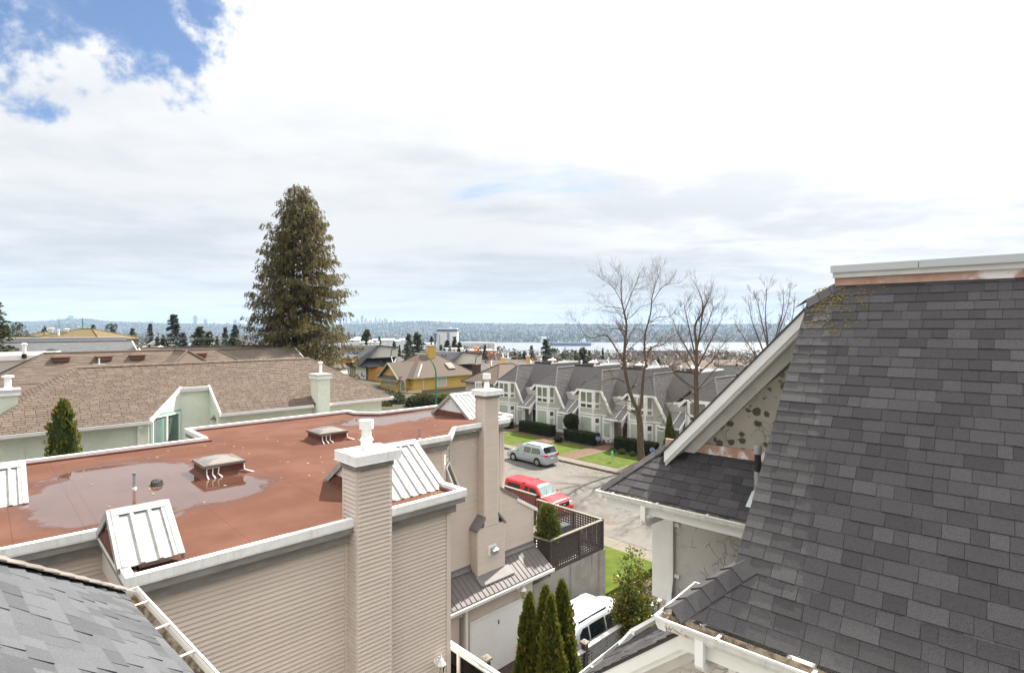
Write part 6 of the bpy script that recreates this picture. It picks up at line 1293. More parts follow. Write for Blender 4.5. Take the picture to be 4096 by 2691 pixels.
# ------------------------------------------------------------------ planting
rg = random.Random(17)
def rdir(rg=rg):
    z = rg.uniform(-1, 1); a = rg.uniform(0, 6.2832); r = math.sqrt(1 - z * z); return Vector((r * math.cos(a), r * math.sin(a), z))
def leaf(mb, c, d, side, L, W, tone):
    mb.tone = min(1, max(0, tone)); i = len(mb.v); mb.v += [c - d * (L / 2), c + side * (W / 2), c + d * (L / 2), c - side * (W / 2)]; mb.face((i, i + 1, i + 2, i + 3))
def tree_thing(name, label, base, trunk, crown, tm, cm, cat='tree', group=None, crown_name='crown', tones=True):
    root = thing(name, label, cat, base, group)
    if trunk is not None: trunk.build('trunk', M[tm], root)
    crown.build(crown_name, M[cm], root, tones=tones); return root
def thuja(name, label, base, h, r, n, leafs='thuja_leaf', size=.075, cat='tree', shape=None, core=True, group=None, crown_name='crown', lean=0):
    "dense upright conifer: vertical sprays over a tapered, lumpy body"
    base = Vector(base); shape = shape or (lambda t: (1 - t) ** .62 * (1 - .25 * (1 - t) ** 6)); tr = MB(); tr.tube([base - Vector((0, 0, .1)), base + Vector((0, 0, h * .3)), base + Vector((0, 0, h * .9))], [r * .16, r * .12, .01], 7)
    ph = [rg.uniform(0, 6.28) for _ in range(6)]
    def rad(t, a): return r * shape(t) * (1 + .16 * math.sin(3 * a + ph[0] + 9 * t) + .13 * math.sin(5 * a + ph[1] - 17 * t) + .10 * math.sin(9 * a + ph[2] + 31 * t))
    root = thing(name, label, cat, base, group); tr.build('trunk', M['bark_dark'], root)
    c = MB(); off = Vector((lean, 0, 0))
    for k in range(n):
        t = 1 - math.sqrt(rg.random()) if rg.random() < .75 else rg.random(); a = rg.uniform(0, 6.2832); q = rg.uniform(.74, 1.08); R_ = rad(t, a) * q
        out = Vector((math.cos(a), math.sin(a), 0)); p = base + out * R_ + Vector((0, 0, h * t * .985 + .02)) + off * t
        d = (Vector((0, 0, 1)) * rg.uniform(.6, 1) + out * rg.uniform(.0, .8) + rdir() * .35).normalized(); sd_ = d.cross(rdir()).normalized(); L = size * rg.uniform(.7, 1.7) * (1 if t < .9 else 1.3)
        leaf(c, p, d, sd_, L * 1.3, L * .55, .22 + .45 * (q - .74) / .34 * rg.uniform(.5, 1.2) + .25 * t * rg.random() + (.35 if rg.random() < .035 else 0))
    c.build(crown_name, M[leafs], root, tones=True)
    if core:
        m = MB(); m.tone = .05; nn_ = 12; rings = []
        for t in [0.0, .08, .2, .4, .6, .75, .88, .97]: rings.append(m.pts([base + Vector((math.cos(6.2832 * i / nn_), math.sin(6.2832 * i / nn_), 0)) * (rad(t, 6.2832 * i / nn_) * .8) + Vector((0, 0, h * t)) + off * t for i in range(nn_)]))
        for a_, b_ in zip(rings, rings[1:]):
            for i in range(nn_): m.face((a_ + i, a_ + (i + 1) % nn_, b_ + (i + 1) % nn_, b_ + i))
        m.build('light_block_core', M[leafs], root, tones=True)  # added dark core that keeps light from passing through the sprays
    return root
# cedars along the driveway fence
for (px, ptop, Y, r_, lb) in ((2118, 2368, 17.6, .56, 'slim green cedar nearest the white garage door'), (2182, 2338, 17.3, .62, 'tall slim cedar second from the garage door'), (2204, 2374, 16.6, .52, 'shorter slim cedar with yellow tips between the two tall cedars'), (2248, 2318, 17.9, .64, 'tallest slim cedar beside the silver car in the driveway')):
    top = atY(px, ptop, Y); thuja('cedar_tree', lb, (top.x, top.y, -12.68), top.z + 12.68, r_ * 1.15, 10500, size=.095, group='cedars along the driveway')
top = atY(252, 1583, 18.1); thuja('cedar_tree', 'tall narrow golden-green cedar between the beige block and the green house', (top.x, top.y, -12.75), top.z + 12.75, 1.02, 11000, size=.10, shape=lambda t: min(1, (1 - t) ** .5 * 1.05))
box_shape = lambda t: min(1, (1 - t) ** .28 * 1.02)
def pot(c, r, h, mm='terracotta'): m = MB(); m.lathe(c, [(r * .75, 0), (r, h), (r * .85, h), (r * .8, h - .05)], 14); return m
sc_ = FB.w(17.32, 15.72, -9.25)
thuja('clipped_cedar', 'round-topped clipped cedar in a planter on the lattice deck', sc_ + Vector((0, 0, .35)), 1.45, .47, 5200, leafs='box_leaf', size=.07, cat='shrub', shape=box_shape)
m = MB(); m.box(17.0, 17.68, 15.42, 16.04, -10.12, -8.85); tag(m.build('planter_box', M['lattice_brown']), 'dark brown planter box holding the clipped cedar on the deck', 'planter')
# hedges in front of the grey row
def hedge(label, a0, a1, b0, b1, z0, h, n=3200):
    root = thing('hedge', label, 'hedge', FB.w((a0 + a1) / 2, (b0 + b1) / 2, z0), 'clipped hedges before the grey townhouses'); c = MB()
    A = [((b1 - b0) * h, 0), ((b1 - b0) * (a1 - a0), 1), ((a1 - a0) * h, 2), ((a1 - a0) * h, 3)]; tot = sum(x for x, _ in A)
    for k in range(n):
        x = rg.uniform(0, tot); f = 0
        for ar, i in A:
            if x < ar: f = i; break
            x -= ar
        u_, v_ = rg.random(), rg.random(); jit = rg.uniform(-.07, .05)
        if f == 0: p = FB.w(a0 - jit, b0 + (b1 - b0) * u_, z0 + h * v_); nrm = -FB.u
        elif f == 1: p = FB.w(a0 + (a1 - a0) * u_, b0 + (b1 - b0) * v_, z0 + h + jit); nrm = Vector((0, 0, 1))
        else: p = FB.w(a0 + (a1 - a0) * u_, b0 if f == 2 else b1, z0 + h * v_); nrm = -FB.v if f == 2 else FB.v
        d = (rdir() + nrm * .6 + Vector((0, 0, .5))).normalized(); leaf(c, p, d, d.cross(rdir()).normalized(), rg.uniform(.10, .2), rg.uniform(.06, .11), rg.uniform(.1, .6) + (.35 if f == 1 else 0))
    c.build('foliage', M['hedge_leaf'], root, tones=True); m = MB(); m.tone = .1; m.box(a0 + .06, a1 - .06, b0 + .05, b1 - .05, z0, z0 + h - .06); m.build('light_block_core', M['hedge_leaf'], root, tones=True)  # dark box added inside the leaves to block light
hedge('short dark hedge at the far row end by the first townhouse', 46.2, 47.2, 48.5, 53.5, ZL, 1.15)
hedge('clipped hedge before the townhouse with the red cloth window', 46.2, 47.2, 41.6, 46.6, ZL, 1.18)
hedge('clipped hedge ending at the white bicycle', 46.0, 47.1, 35.3, 39.4, ZL, 1.15)
hedge('clipped hedge behind the bare twin-trunk tree', 46.0, 47.1, 28.3, 32.8, ZL, 1.2)
# round clipped shrub on a stem
def ballshrub(name, label, c, r, n, leafs, size, cat='shrub', stem=0.0, squash=1.0, group=None):
    base = Vector((c.x, c.y, c.z - r * squash - stem)); root = thing(name, label, cat, base, group); m = MB(); m.tube([base, c], .05, 6); m.build('stem', M['bark_dark'], root); q = MB()
    for k in range(n):
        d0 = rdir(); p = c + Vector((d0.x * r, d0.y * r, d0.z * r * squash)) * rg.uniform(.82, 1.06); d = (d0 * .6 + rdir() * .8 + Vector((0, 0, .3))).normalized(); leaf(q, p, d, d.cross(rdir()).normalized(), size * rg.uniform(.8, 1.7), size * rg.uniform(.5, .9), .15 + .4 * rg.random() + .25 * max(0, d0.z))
    q.build('foliage', M[leafs], root, tones=True); m = MB(); m.tone = .08; m.blob(c, r * .84, r * .84, r * .84 * squash, 12, 8); m.build('light_block_core', M[leafs], root, tones=True); return root  # dark ball added under the leaves as a light blocker
a_, b_ = 47.3, 39.45
ballshrub('round_shrub', 'dark round clipped shrub between two hedges', FB.w(a_, b_, -10.35), .84, 2600, 'hedge_leaf', .13, stem=.7)
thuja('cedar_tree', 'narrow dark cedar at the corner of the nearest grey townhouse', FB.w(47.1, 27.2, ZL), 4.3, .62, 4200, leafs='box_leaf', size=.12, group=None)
for k, (a, b, r_, lb) in enumerate(((47.9, 45.0, .5, 'low green shrub by the second townhouse door'), (44.9, 39.2, .45, 'small fern-like shrub beside the flower pots'), (45.1, 32.3, .3, 'little yellow-green shrub at the hedge foot nearest the bicycle path'), (45.1, 31.2, .36, 'little shrub in the middle of the hedge foot'), (45.1, 30.0, .3, 'little golden shrub at the hedge foot nearest the tree'))):
    ballshrub('low_shrub', lb, FB.w(a, b, ZL + r_ * .6), r_, 700, 'box_leaf' if k > 1 else 'hedge_leaf', .09, squash=.75)
# leafy camellia by the driveway fence
base = FB.w(17.6, 11.55, -12.65); root = thing('camellia_bush', 'tall leafy bush with glossy green and orange leaves by the driveway fence', 'bush', base); st = MB(); cr_ = MB()
for k in range(46):
    az = rg.uniform(0, 6.28); sp_ = rg.uniform(.1, 1.0) ** .7; hh = rg.uniform(2.2, 4.45) * (1.06 - .42 * sp_ ** 2); tip = base + Vector((math.cos(az) * sp_ * .95, math.sin(az) * sp_ * .95, hh)); mid = base + Vector((math.cos(az) * sp_ * .5, math.sin(az) * sp_ * .5, hh * .5)) + rdir() * .1
    st.tube([base + rdir() * .08, mid, tip], [.022, .014, .005], 5)
    for j_ in range(300):
        t = rg.uniform(.12, 1.0); p = (base.lerp(mid, t * 2) if t < .5 else mid.lerp(tip, t * 2 - 1)) + Vector((rdir().x, rdir().y, rdir().z * .6)) * rg.uniform(.03, .36)
        d = (rdir() + Vector((0, 0, .25)) + Vector((math.cos(az), math.sin(az), 0)) * .5).normalized(); L = rg.uniform(.09, .17); o_ = p - base
        tn = .2 + .5 * rg.random() + .1 * (o_.z / 4.4); tn = rg.uniform(.84, 1.0) if rg.random() < .055 else min(tn, .8); leaf(cr_, p, d, d.cross(rdir()).normalized(), L, L * .5, tn)
st.build('stems', M['bark_dark'], root); cr_.build('foliage', M['camellia_leaf'], root, tones=True)

# ---------------- the big western cedar
def big_cedar(label, base, top1, top2, x2, Rm, nb):
    root = thing('red_cedar', label, 'tree', base); tr = MB(); cw = MB(); br = MB()
    def stem(x, ztop, r0): P = [Vector((x, base.y, base.z + (ztop - base.z) * t)) + Vector((math.sin(t * 7) * .12, math.cos(t * 5) * .1, 0)) for t in [i / 9 for i in range(10)]]; tr.tube(P, [r0 * (1 - t * .95) + .02 for t in [i / 9 for i in range(10)]], 8)
    stem(base.x, top1, .55); stem(x2, top2, .45); H = top1 - base.z
    for k in range(nb):
        s2 = rg.random() < .45; tx, tt = (x2, top2) if s2 else (base.x, top1); f = rg.random() ** .85; z = base.z + 4.0 + (tt - base.z - 4.3) * f; tdn = (top1 - z) / (top1 + 3.8)
        R_ = Rm * min(1.0, max(.05, tdn)) ** .52 * rg.uniform(.55, 1.08); az = rg.uniform(0, 6.283)
        if rg.random() < .06: R_ *= 1.22
        o = Vector((math.cos(az), math.sin(az), 0)); cx = (base.x + x2) / 2; p0 = Vector((tx, base.y, z)); R_ = max(.3, R_ - (tx - cx) * o.x)
        P = [p0, p0 + o * R_ * .35 + Vector((0, 0, .10 * R_)), p0 + o * R_ * .7 + Vector((0, 0, -.02 * R_)), p0 + o * R_ + Vector((0, 0, .03 * R_ + .1))]
        br.tube(P, [.02 + .011 * R_, .012 + .007 * R_, .012, .004], 4, cap=False)
        sidev = Vector((-o.y, o.x, 0))
        for j_ in range(int(3 + 2.6 * R_)):
            t = rg.uniform(.22, 1.04) ** .75; sgm = min(2, int(t * 3)); q = t * 3 - sgm; lat = rg.gauss(0, .08 + .13 * R_ * (1.05 - t) + .06); c = P[sgm].lerp(P[sgm + 1], min(1, q)) + sidev * lat
            dr = (Vector((0, 0, -1)) + o * rg.uniform(.1, .9) + sidev * (.6 * lat) + rdir() * .25).normalized(); tn = .3 + .4 * rg.random() + .12 * (o.x > 0)  # lighter tone on the right side: sunlight put into the leaf colour
            for h_ in range(rg.randint(5, 9)):
                L = rg.uniform(.15, .34) * (.6 + .4 * min(1, R_ / 2)); d = (dr + rdir() * .75).normalized(); leaf(cw, c + dr * (h_ * .085) + rdir() * .09, d, d.cross(rdir()).normalized(), L, L * .45, tn + rg.uniform(-.15, .2))
    tr.build('trunk', M['bark_dark'], root); br.build('branches', M['bark_dark'], root); cw.build('crown', M['cedar_leaf'], root, tones=True); return root
bc_ = atY(1176, 1311, 70); bz = zg(bc_.x, 70)
big_cedar('huge twin-trunked cedar towering over the brown roofs', Vector((bc_.x, 70, bz)), atY(1176, 738, 70).z, atY(1221, 772, 70).z, atY(1221, 0, 70).x, 7.2, 1050)
# overhanging conifer at the left edge
def loose_conifer(name, label, base, h, R_, nb, lm='olive_leaf', group=None, big=1.0):
    root = thing(name, label, 'tree', base, group); tr = MB(); cw = MB(); tr.tube([base, base + Vector((0, 0, h * .98))], [h * .018 + .05, .02], 7)
    for k in range(nb):
        f = rg.random(); z = base.z + h * (.16 + .82 * f); rr_ = R_ * (1 - f) ** .75 * rg.uniform(.7, 1.1) + .12; az = rg.uniform(0, 6.283); o = Vector((math.cos(az), math.sin(az), 0)); p0 = Vector((base.x, base.y, z)); p1 = p0 + o * rr_ + Vector((0, 0, -.18 * rr_)); tr.tube([p0, p1], [.03 + .008 * rr_, .008], 4, cap=False)
        for j_ in range(int(8 + 9 * rr_ / big)):
            t = rg.uniform(.2, 1.05); c = p0.lerp(p1, t) + Vector((-o.y, o.x, 0)) * rg.gauss(0, .16 * rr_ * (1.1 - t) + .1) + Vector((0, 0, rg.uniform(-.25, .08) * big)); d = (o * .8 + rdir() * .6 + Vector((0, 0, -.25))).normalized(); L = rg.uniform(.25, .5) * big; leaf(cw, c, d, d.cross(rdir()).normalized(), L, L * .5, rg.uniform(.15, .75) + .15 * (o.y < 0) * rg.random())
    tr.build('trunk', M['bark_dark'], root); cw.build('crown', M[lm], root, tones=True); return root
p = atY(-75, 1311, 48); loose_conifer('fir_tree', 'shaggy green fir reaching in at the left edge', Vector((p.x, 48, zg(p.x, 48))), atY(0, 1085, 48).z - zg(p.x, 48), 4.6, 520)

# ---------------- bare trees by the street
def twig(mb, p, d, L, r_, depth, up=.25, spread=.75, kids=4):
    P = [p]; q = p.copy(); dd = d.copy(); n = 4
    for i in range(n):
        dd = (dd + rdir() * .22 + Vector((0, 0, up * .22))).normalized(); q = q + dd * (L / n); P.append(q.copy())
    mb.tube(P, [r_ * (1 - .72 * i / n) for i in range(n + 1)], 4 if r_ < .03 else 6, cap=False)
    if depth > 0:
        for k in range(kids + rg.randint(-1, 1)):
            t = rg.uniform(.25, 1.0); i = min(n - 1, int(t * n)); c = P[i].lerp(P[i + 1], t * n - i); dk = (P[i + 1] - P[i]).normalized(); nd = (dk + rdir() * spread + Vector((0, 0, up * .5))).normalized()
            twig(mb, c, nd, L * rg.uniform(.42, .68), max(.0055, r_ * (1 - .6 * t) * .55), depth - 1, up, spread, kids)
def limb(mb, tw, pts, Y, r0, r1, nk, L, depth=2, up=.3, jy=0.0, kids=4, start=.25):
    P = []
    for i, (px, py) in enumerate(pts): P.append(atY(px, py, Y + jy * i / max(1, len(pts) - 1)))
    Q = []
    for i in range(len(P) - 1):         # soften kinks
        a0_ = P[max(0, i - 1)]; a1_ = P[i]; a2_ = P[i + 1]; a3_ = P[min(len(P) - 1, i + 2)]
        for s_ in range(4):
            t = s_ / 4; Q.append(.5 * ((2 * a1_) + (a2_ - a0_) * t + (2 * a0_ - 5 * a1_ + 4 * a2_ - a3_) * t * t + (3 * a1_ - a0_ - 3 * a2_ + a3_) * t ** 3))
    Q.append(P[-1]); n = len(Q) - 1; mb.tube(Q, [r0 + (r1 - r0) * (i / n) for i in range(n + 1)], 7, cap=True)
    for k in range(nk):
        t = rg.uniform(start, 1); i = min(n - 1, int(t * n)); dk = (Q[i + 1] - Q[i]).normalized(); rr_ = (r0 + (r1 - r0) * t); nd = (dk * .7 + rdir() * .8 + Vector((0, 0, up * .6))).normalized(); twig(tw, Q[i], nd, L * rg.uniform(.55, 1.15), max(.008, min(.05, rr_ * .42)), depth, up, .7, kids)
ta = thing('bare_tree', 'bare twin-trunked street tree with mossy limbs before the grey row', 'tree', FB.w(43.2, 28.5, ZL), 'bare street trees'); tk = MB(); tw = MB(); Y = FB.w(43.2, 28.5, 0).y
lo = proj(FB.w(43.2, 28.5, ZL)); 
limb(tk, tw, [(2568, lo[1] + 6), (2562, 1790), (2560, 1700), (2552, 1640)], Y, .36, .25, 3, 2.0, 1)
limb(tk, tw, [(2552, 1640), (2532, 1601), (2512, 1539), (2498, 1456), (2500, 1367), (2506, 1304), (2498, 1256), (2488, 1208), (2484, 1160), (2486, 1105)], Y, .20, .02, 32, 1.9, 2, jy=-1.0)
limb(tk, tw, [(2554, 1640), (2565, 1612), (2570, 1534), (2577, 1474), (2584, 1455), (2578, 1399), (2581, 1335), (2602, 1256), (2608, 1192), (2623, 1135), (2640, 1085)], Y, .17, .015, 32, 1.9, 2, jy=1.5)
for pts, r0, nk, L in (([(2500, 1530), (2467, 1514), (2422, 1521), (2398, 1545)], .075, 10, 1.5), ([(2548, 1662), (2501, 1637), (2465, 1644), (2438, 1666)], .06, 9, 1.2), ([(2494, 1440), (2473, 1409), (2437, 1352), (2412, 1340), (2364, 1352), (2332, 1329), (2315, 1280)], .085, 16, 1.5), ([(2504, 1326), (2476, 1315), (2447, 1315), (2402, 1321)], .05, 9, 1.3), ([(2500, 1280), (2530, 1262), (2562, 1228), (2575, 1222)], .04, 8, 1.5), ([(2488, 1235), (2455, 1228), (2420, 1226), (2390, 1236)], .04, 9, 1.6), ([(2588, 1412), (2607, 1390), (2652, 1377), (2684, 1348), (2748, 1312)], .075, 14, 1.6), ([(2602, 1288), (2636, 1268), (2677, 1265), (2700, 1243)], .045, 9, 1.5), ([(2606, 1215), (2640, 1160), (2665, 1138), (2720, 1132)], .04, 10, 1.5), ([(2580, 1340), (2560, 1320), (2530, 1315)], .03, 6, 1.1), ([(2497, 1250), (2520, 1190), (2545, 1130), (2560, 1090)], .05, 14, 1.8), ([(2490, 1215), (2460, 1160), (2430, 1130), (2405, 1118)], .04, 12, 1.7), ([(2520, 1560), (2545, 1520), (2552, 1480)], .04, 6, 1.0), ([(2540, 1610), (2490, 1600), (2440, 1610), (2410, 1600)], .05, 12, 1.3), ([(2570, 1520), (2600, 1505), (2610, 1560)], .03, 7, 1.1)):
    limb(tk, tw, pts, Y + rg.uniform(-1, 1), r0, .012, int(nk * 1.25), L, 2, up=.15)
tk.build('trunk', M['bark'], ta); tw.build('crown', M['bark_twig'], ta)
def fan_tree(label, a, b, zt_row, Yj, stems, px0, rtrunk, forks=1480, name='bare_tree', twL=1.9, nk=16, group='bare street trees', kids=4):
    base = FB.w(a, b, ZL); root = thing(name, label, 'tree', base, group); tk = MB(); tw = MB(); Y = base.y; lo = proj(base)
    limb(tk, tw, [lo, (px0, (lo[1] + forks) / 2), (px0, forks)], Y, rtrunk, rtrunk * .72, 6, 1.6, 1, start=.5)
    for pts, r0 in stems: limb(tk, tw, pts, Y + rg.uniform(-.8, .8), r0, .01, nk, twL, 2, up=.35, jy=rg.uniform(-1.5, 1.5), kids=kids)
    tk.build('trunk', M['bark'], root); tw.build('crown', M['bark_twig'], root)
fan_tree('bare tree with fan-like mossy stems beside the white gable board', 43.0, 22.9, 0, 0, [([(2784, 1500), (2786, 1383), (2780, 1304), (2808, 1249), (2806, 1192), (2780, 1134)], .15), ([(2786, 1400), (2800, 1330), (2812, 1250), (2835, 1190), (2850, 1150)], .09), ([(2788, 1470), (2830, 1390), (2860, 1330), (2890, 1270)], .08), ([(2782, 1460), (2745, 1390), (2710, 1330), (2690, 1270)], .08), ([(2788, 1500), (2850, 1440), (2890, 1380), (2930, 1345)], .07), ([(2780, 1500), (2740, 1440), (2700, 1405), (2655, 1395)], .07), ([(2780, 1420), (2760, 1330), (2745, 1260), (2735, 1210)], .07), ([(2784, 1560), (2730, 1520), (2690, 1490), (2650, 1500)], .06), ([(2790, 1560), (2840, 1500), (2880, 1460), (2910, 1450)], .06), ([(2786, 1620), (2740, 1590), (2700, 1600), (2670, 1640)], .05), ([(2788, 1380), (2830, 1300), (2850, 1240), (2880, 1210)], .06)], 2784, .26, 1500, nk=18, twL=1.15)
fan_tree('thin many-stemmed bare tree rising behind the white gable board', 43.0, 15.6, 0, 0, [([(3078, 1480), (3070, 1360), (3062, 1260), (3068, 1140)], .08), ([(3080, 1460), (3105, 1340), (3130, 1250), (3135, 1160)], .07), ([(3076, 1470), (3040, 1370), (3010, 1290), (2995, 1210)], .07), ([(3085, 1450), (3140, 1350), (3170, 1270), (3180, 1170)], .07), ([(3085, 1480), (3170, 1400), (3205, 1320), (3215, 1220)], .06), ([(3074, 1500), (3020, 1420), (2970, 1340), (2935, 1290)], .06), ([(3074, 1400), (3050, 1300), (3035, 1230), (3020, 1180)], .05), ([(3082, 1420), (3115, 1330), (3150, 1230), (3160, 1150)], .05)], 3080, .2, 1500, twL=.9, nk=14)
# slim leafless shrub by the townhouse door
base = FB.w(47.6, 33.0, ZL); root = thing('bare_shrub', 'brown leafless upright shrub by the third townhouse door', 'shrub', base); tw = MB()
for k in range(16): twig(tw, base + rdir() * .1, (Vector((0, 0, 1)) + rdir() * .35).normalized(), 2.3, .02, 2, .4, .4, 3)
tw.build('stems', M['bark_twig'], root)
# shrubs before the yellow house
for k, (px, py, Y, r_, lm, lb) in enumerate(((1560, 1612, 86, 1.5, 'olive_leaf', 'big rounded green shrub before the yellow house corner'), (1478, 1618, 84, 1.3, 'hedge_leaf', 'dark shrub beside the green stucco wall before the yellow house'), (1528, 1634, 82, .9, 'shrub_mixed', 'pale flowering shrub below the yellow house windows'), (1668, 1614, 84, 1.0, 'shrub_mixed', 'white-flecked shrub left of the green lamp post'), (1706, 1612, 83, 1.1, 'shrub_mixed', 'white-flecked hedge shrub touching the green lamp post'), (1780, 1606, 84, .9, 'box_leaf', 'golden shrub right of the green lamp post'), (1500, 1642, 81, .8, 'olive_leaf', 'low green shrub before the wooden fence'), (1758, 1608, 85, .55, 'hedge_leaf', 'small dark conical shrub beside the lamp post'))):
    ballshrub('garden_shrub', lb, atY(px, py, Y), r_ * 1.7, 3200, lm, .24, squash=.75, stem=.3)
# ------------------------------------------------------------------ vehicles
def interp(T, x):
    for (x0, y0), (x1, y1) in zip(T, T[1:]):
        if x <= x1: return y0 + (y1 - y0) * max(0, min(1, (x - x0) / (x1 - x0 + 1e-9)))
    return T[-1][1]
def car(name, label, fr_pos, heading, L, Wd, top, belt, paint, wheels, side_wins, front_glass, rear_glass, lamps, extras, tumble=.30, sill=.24, rr=.34, cat='car', planr=.35, roofmat=None):
    """body lofted along x (0 = rear bumper, L = nose). top/belt: profiles [(x,z)]. side_wins: polygons in (x,z)."""
    root = thing(name, label, cat, fr_pos); X = Vector(heading).normalized(); Yv = Vector((-X.y, X.x, 0)); Zv = Vector((0, 0, 1)); O = Vector(fr_pos)
    hw = Wd / 2
    def plan(x): # half-width factor, rounded in plan at both ends
        e_ = min(x, L - x); return 1 - .22 * max(0, 1 - e_ / planr) ** 2
    def half(x, z):
        bz_, tz = interp(belt, x), interp(top, x); w_ = hw * plan(x)
        if z < .5: w_ -= .06 * (1 - (z - sill) / max(.05, .5 - sill)) ** 2
        if z > bz_: w_ -= tumble * ((z - bz_) / max(.3, 1.7 - .9)) ** 1.15 * .72
        return w_
    def W_(x, y, z): return O + X * x + Yv * y + Zv * z
    xs_ = sorted(set([0, .03, .1, .2, .35] + [L * i / 26 for i in range(1, 26)] + [L - .35, L - .2, L - .1, L - .03, L] + [x for x, _ in top])); m = MB(); rings = []
    for x in xs_:
        tz = interp(top, x); bz_ = min(interp(belt, x), tz - .02); P = []
        zs = [sill, sill + .12, .5, (bz_ + .5) / 2 if bz_ > .55 else .52, bz_]; zs = [min(z, tz - .05) for z in zs]
        zs += [bz_ + (tz - bz_) * q for q in (.3, .6, .85)]
        side = [(half(x, z), z) for z in zs]; wt = half(x, tz - .04); side += [(wt - .05, tz - .025), (wt - .14, tz)]; side += [(wt * .5, tz + .02), (0, tz + .025)]
        P = [W_(x, y, z) for y, z in side] + [W_(x, -y, z) for y, z in reversed(side[:-1])]; rings.append(m.pts(P)); n = len(P)
    for a_, b_ in zip(rings, rings[1:]):
        for i in range(n - 1): m.face((a_ + i, b_ + i, b_ + i + 1, a_ + i + 1))
        m.face((a_ + n - 1, b_ + n - 1, b_, a_))
    m.face(range(rings[0], rings[0] + n)); m.face(reversed(range(rings[-1], rings[-1] + n))); body = m.build('body', M[paint], root, smooth=True)
    try:
        bm_ = body.data; bm_.set_sharp_from_angle(angle=R(38))
    except Exception: pass
    def side_panel(poly, mm, nm, off=.006, parent=body):
        for sg in (1, -1):
            m = MB(); ctr = sum(p[0] for p in poly) / len(poly), sum(p[1] for p in poly) / len(poly)
            # fan with two rings so that the pane follows the body
            for k in range(len(poly)):
                p, q = poly[k], poly[(k + 1) % len(poly)]; mp, mq = ((p[0] + ctr[0]) / 2, (p[1] + ctr[1]) / 2), ((q[0] + ctr[0]) / 2, (q[1] + ctr[1]) / 2)
                f = lambda pt: W_(pt[0], sg * (half(*pt) + off), pt[1])
                m.poly([f(p), f(q), f(mq), f(mp)]); m.poly([f(mp), f(mq), f(ctr)])
            m.build(nm, M[mm], parent)
    for poly, mm in side_wins: side_panel(poly, mm, 'side_window')
    def top_panel(x0, x1, f0, f1, mm, nm, inset=.10, off=.012):
        m = MB(); N_ = 6; P = []
        for i in range(N_ + 1):
            x = x0 + (x1 - x0) * i / N_; z = interp(top, x); wt = half(x, z - .04) - inset
            for j_ in range(5):
                y = wt * (-1 + j_ / 2); P.append(W_(x, y, z + .025 * (1 - abs(-1 + j_ / 2)) + off - .0))
        i0 = m.pts(P)
        for i in range(N_):
            for j_ in range(4): m.face((i0 + i * 5 + j_, i0 + i * 5 + j_ + 1, i0 + (i + 1) * 5 + j_ + 1, i0 + (i + 1) * 5 + j_))
        return m.build(nm, M[mm], body)
    top_panel(front_glass[0], front_glass[1], 0, 0, front_glass[2], 'windscreen'); 
    if rear_glass: top_panel(rear_glass[0], rear_glass[1], 0, 0, rear_glass[2], 'rear_window')
    for xw in wheels:
        for sg in (1, -1):
            c = W_(xw, sg * (hw - .10), rr); m = MB(); m.tube([W_(xw, sg * (hw - .30), rr + .03), W_(xw, sg * (hw + .004), rr + .03)], rr + .075, 20); m.build('wheel_arch', M['black_plastic'], body)
            m = MB(); m.tube([W_(xw, sg * (hw - .23), rr), W_(xw, sg * (hw - .22), rr), W_(xw, sg * (hw + .012), rr), W_(xw, sg * (hw + .02), rr)], [rr - .03, rr, rr, rr - .04], 22); wo_ = m.build('wheel', M['tyre'], root)
            m = MB(); m.tube([W_(xw, sg * (hw), rr), W_(xw, sg * (hw + .024), rr)], rr * .66, 18); m.build('rim', M['rim'], wo_)
            m = MB()
            for k in range(5):
                a_ = k * 1.2566 + .63; d = X * math.cos(a_) + Zv * math.sin(a_); t_ = X * -math.sin(a_) + Zv * math.cos(a_); q = W_(xw, sg * (hw + .026), rr)
                m.poly([q + d * rr * .25 + t_ * rr * .05, q + d * rr * .58 + t_ * rr * .16, q + d * rr * .58 - t_ * rr * .16, q + d * rr * .25 - t_ * rr * .05])
            m.build('rim_gap', M['black_plastic'], wo_)
    for poly, mm, nm in lamps: side_panel(poly, mm, nm, .012)
    def bx(x0, x1, y0, y1, z0, z1, mm, nm, parent=body):
        m = MB(); B = [W_(x0, y0, z0), W_(x1, y0, z0), W_(x1, y1, z0), W_(x0, y1, z0)]; m.hexa(B, [p + Zv * (z1 - z0) for p in B]); return m.build(nm, M[mm], parent)
    for e_ in extras: bx(*e_)
    return root, body, W_, half, top_panel, bx
dirv = FB.v
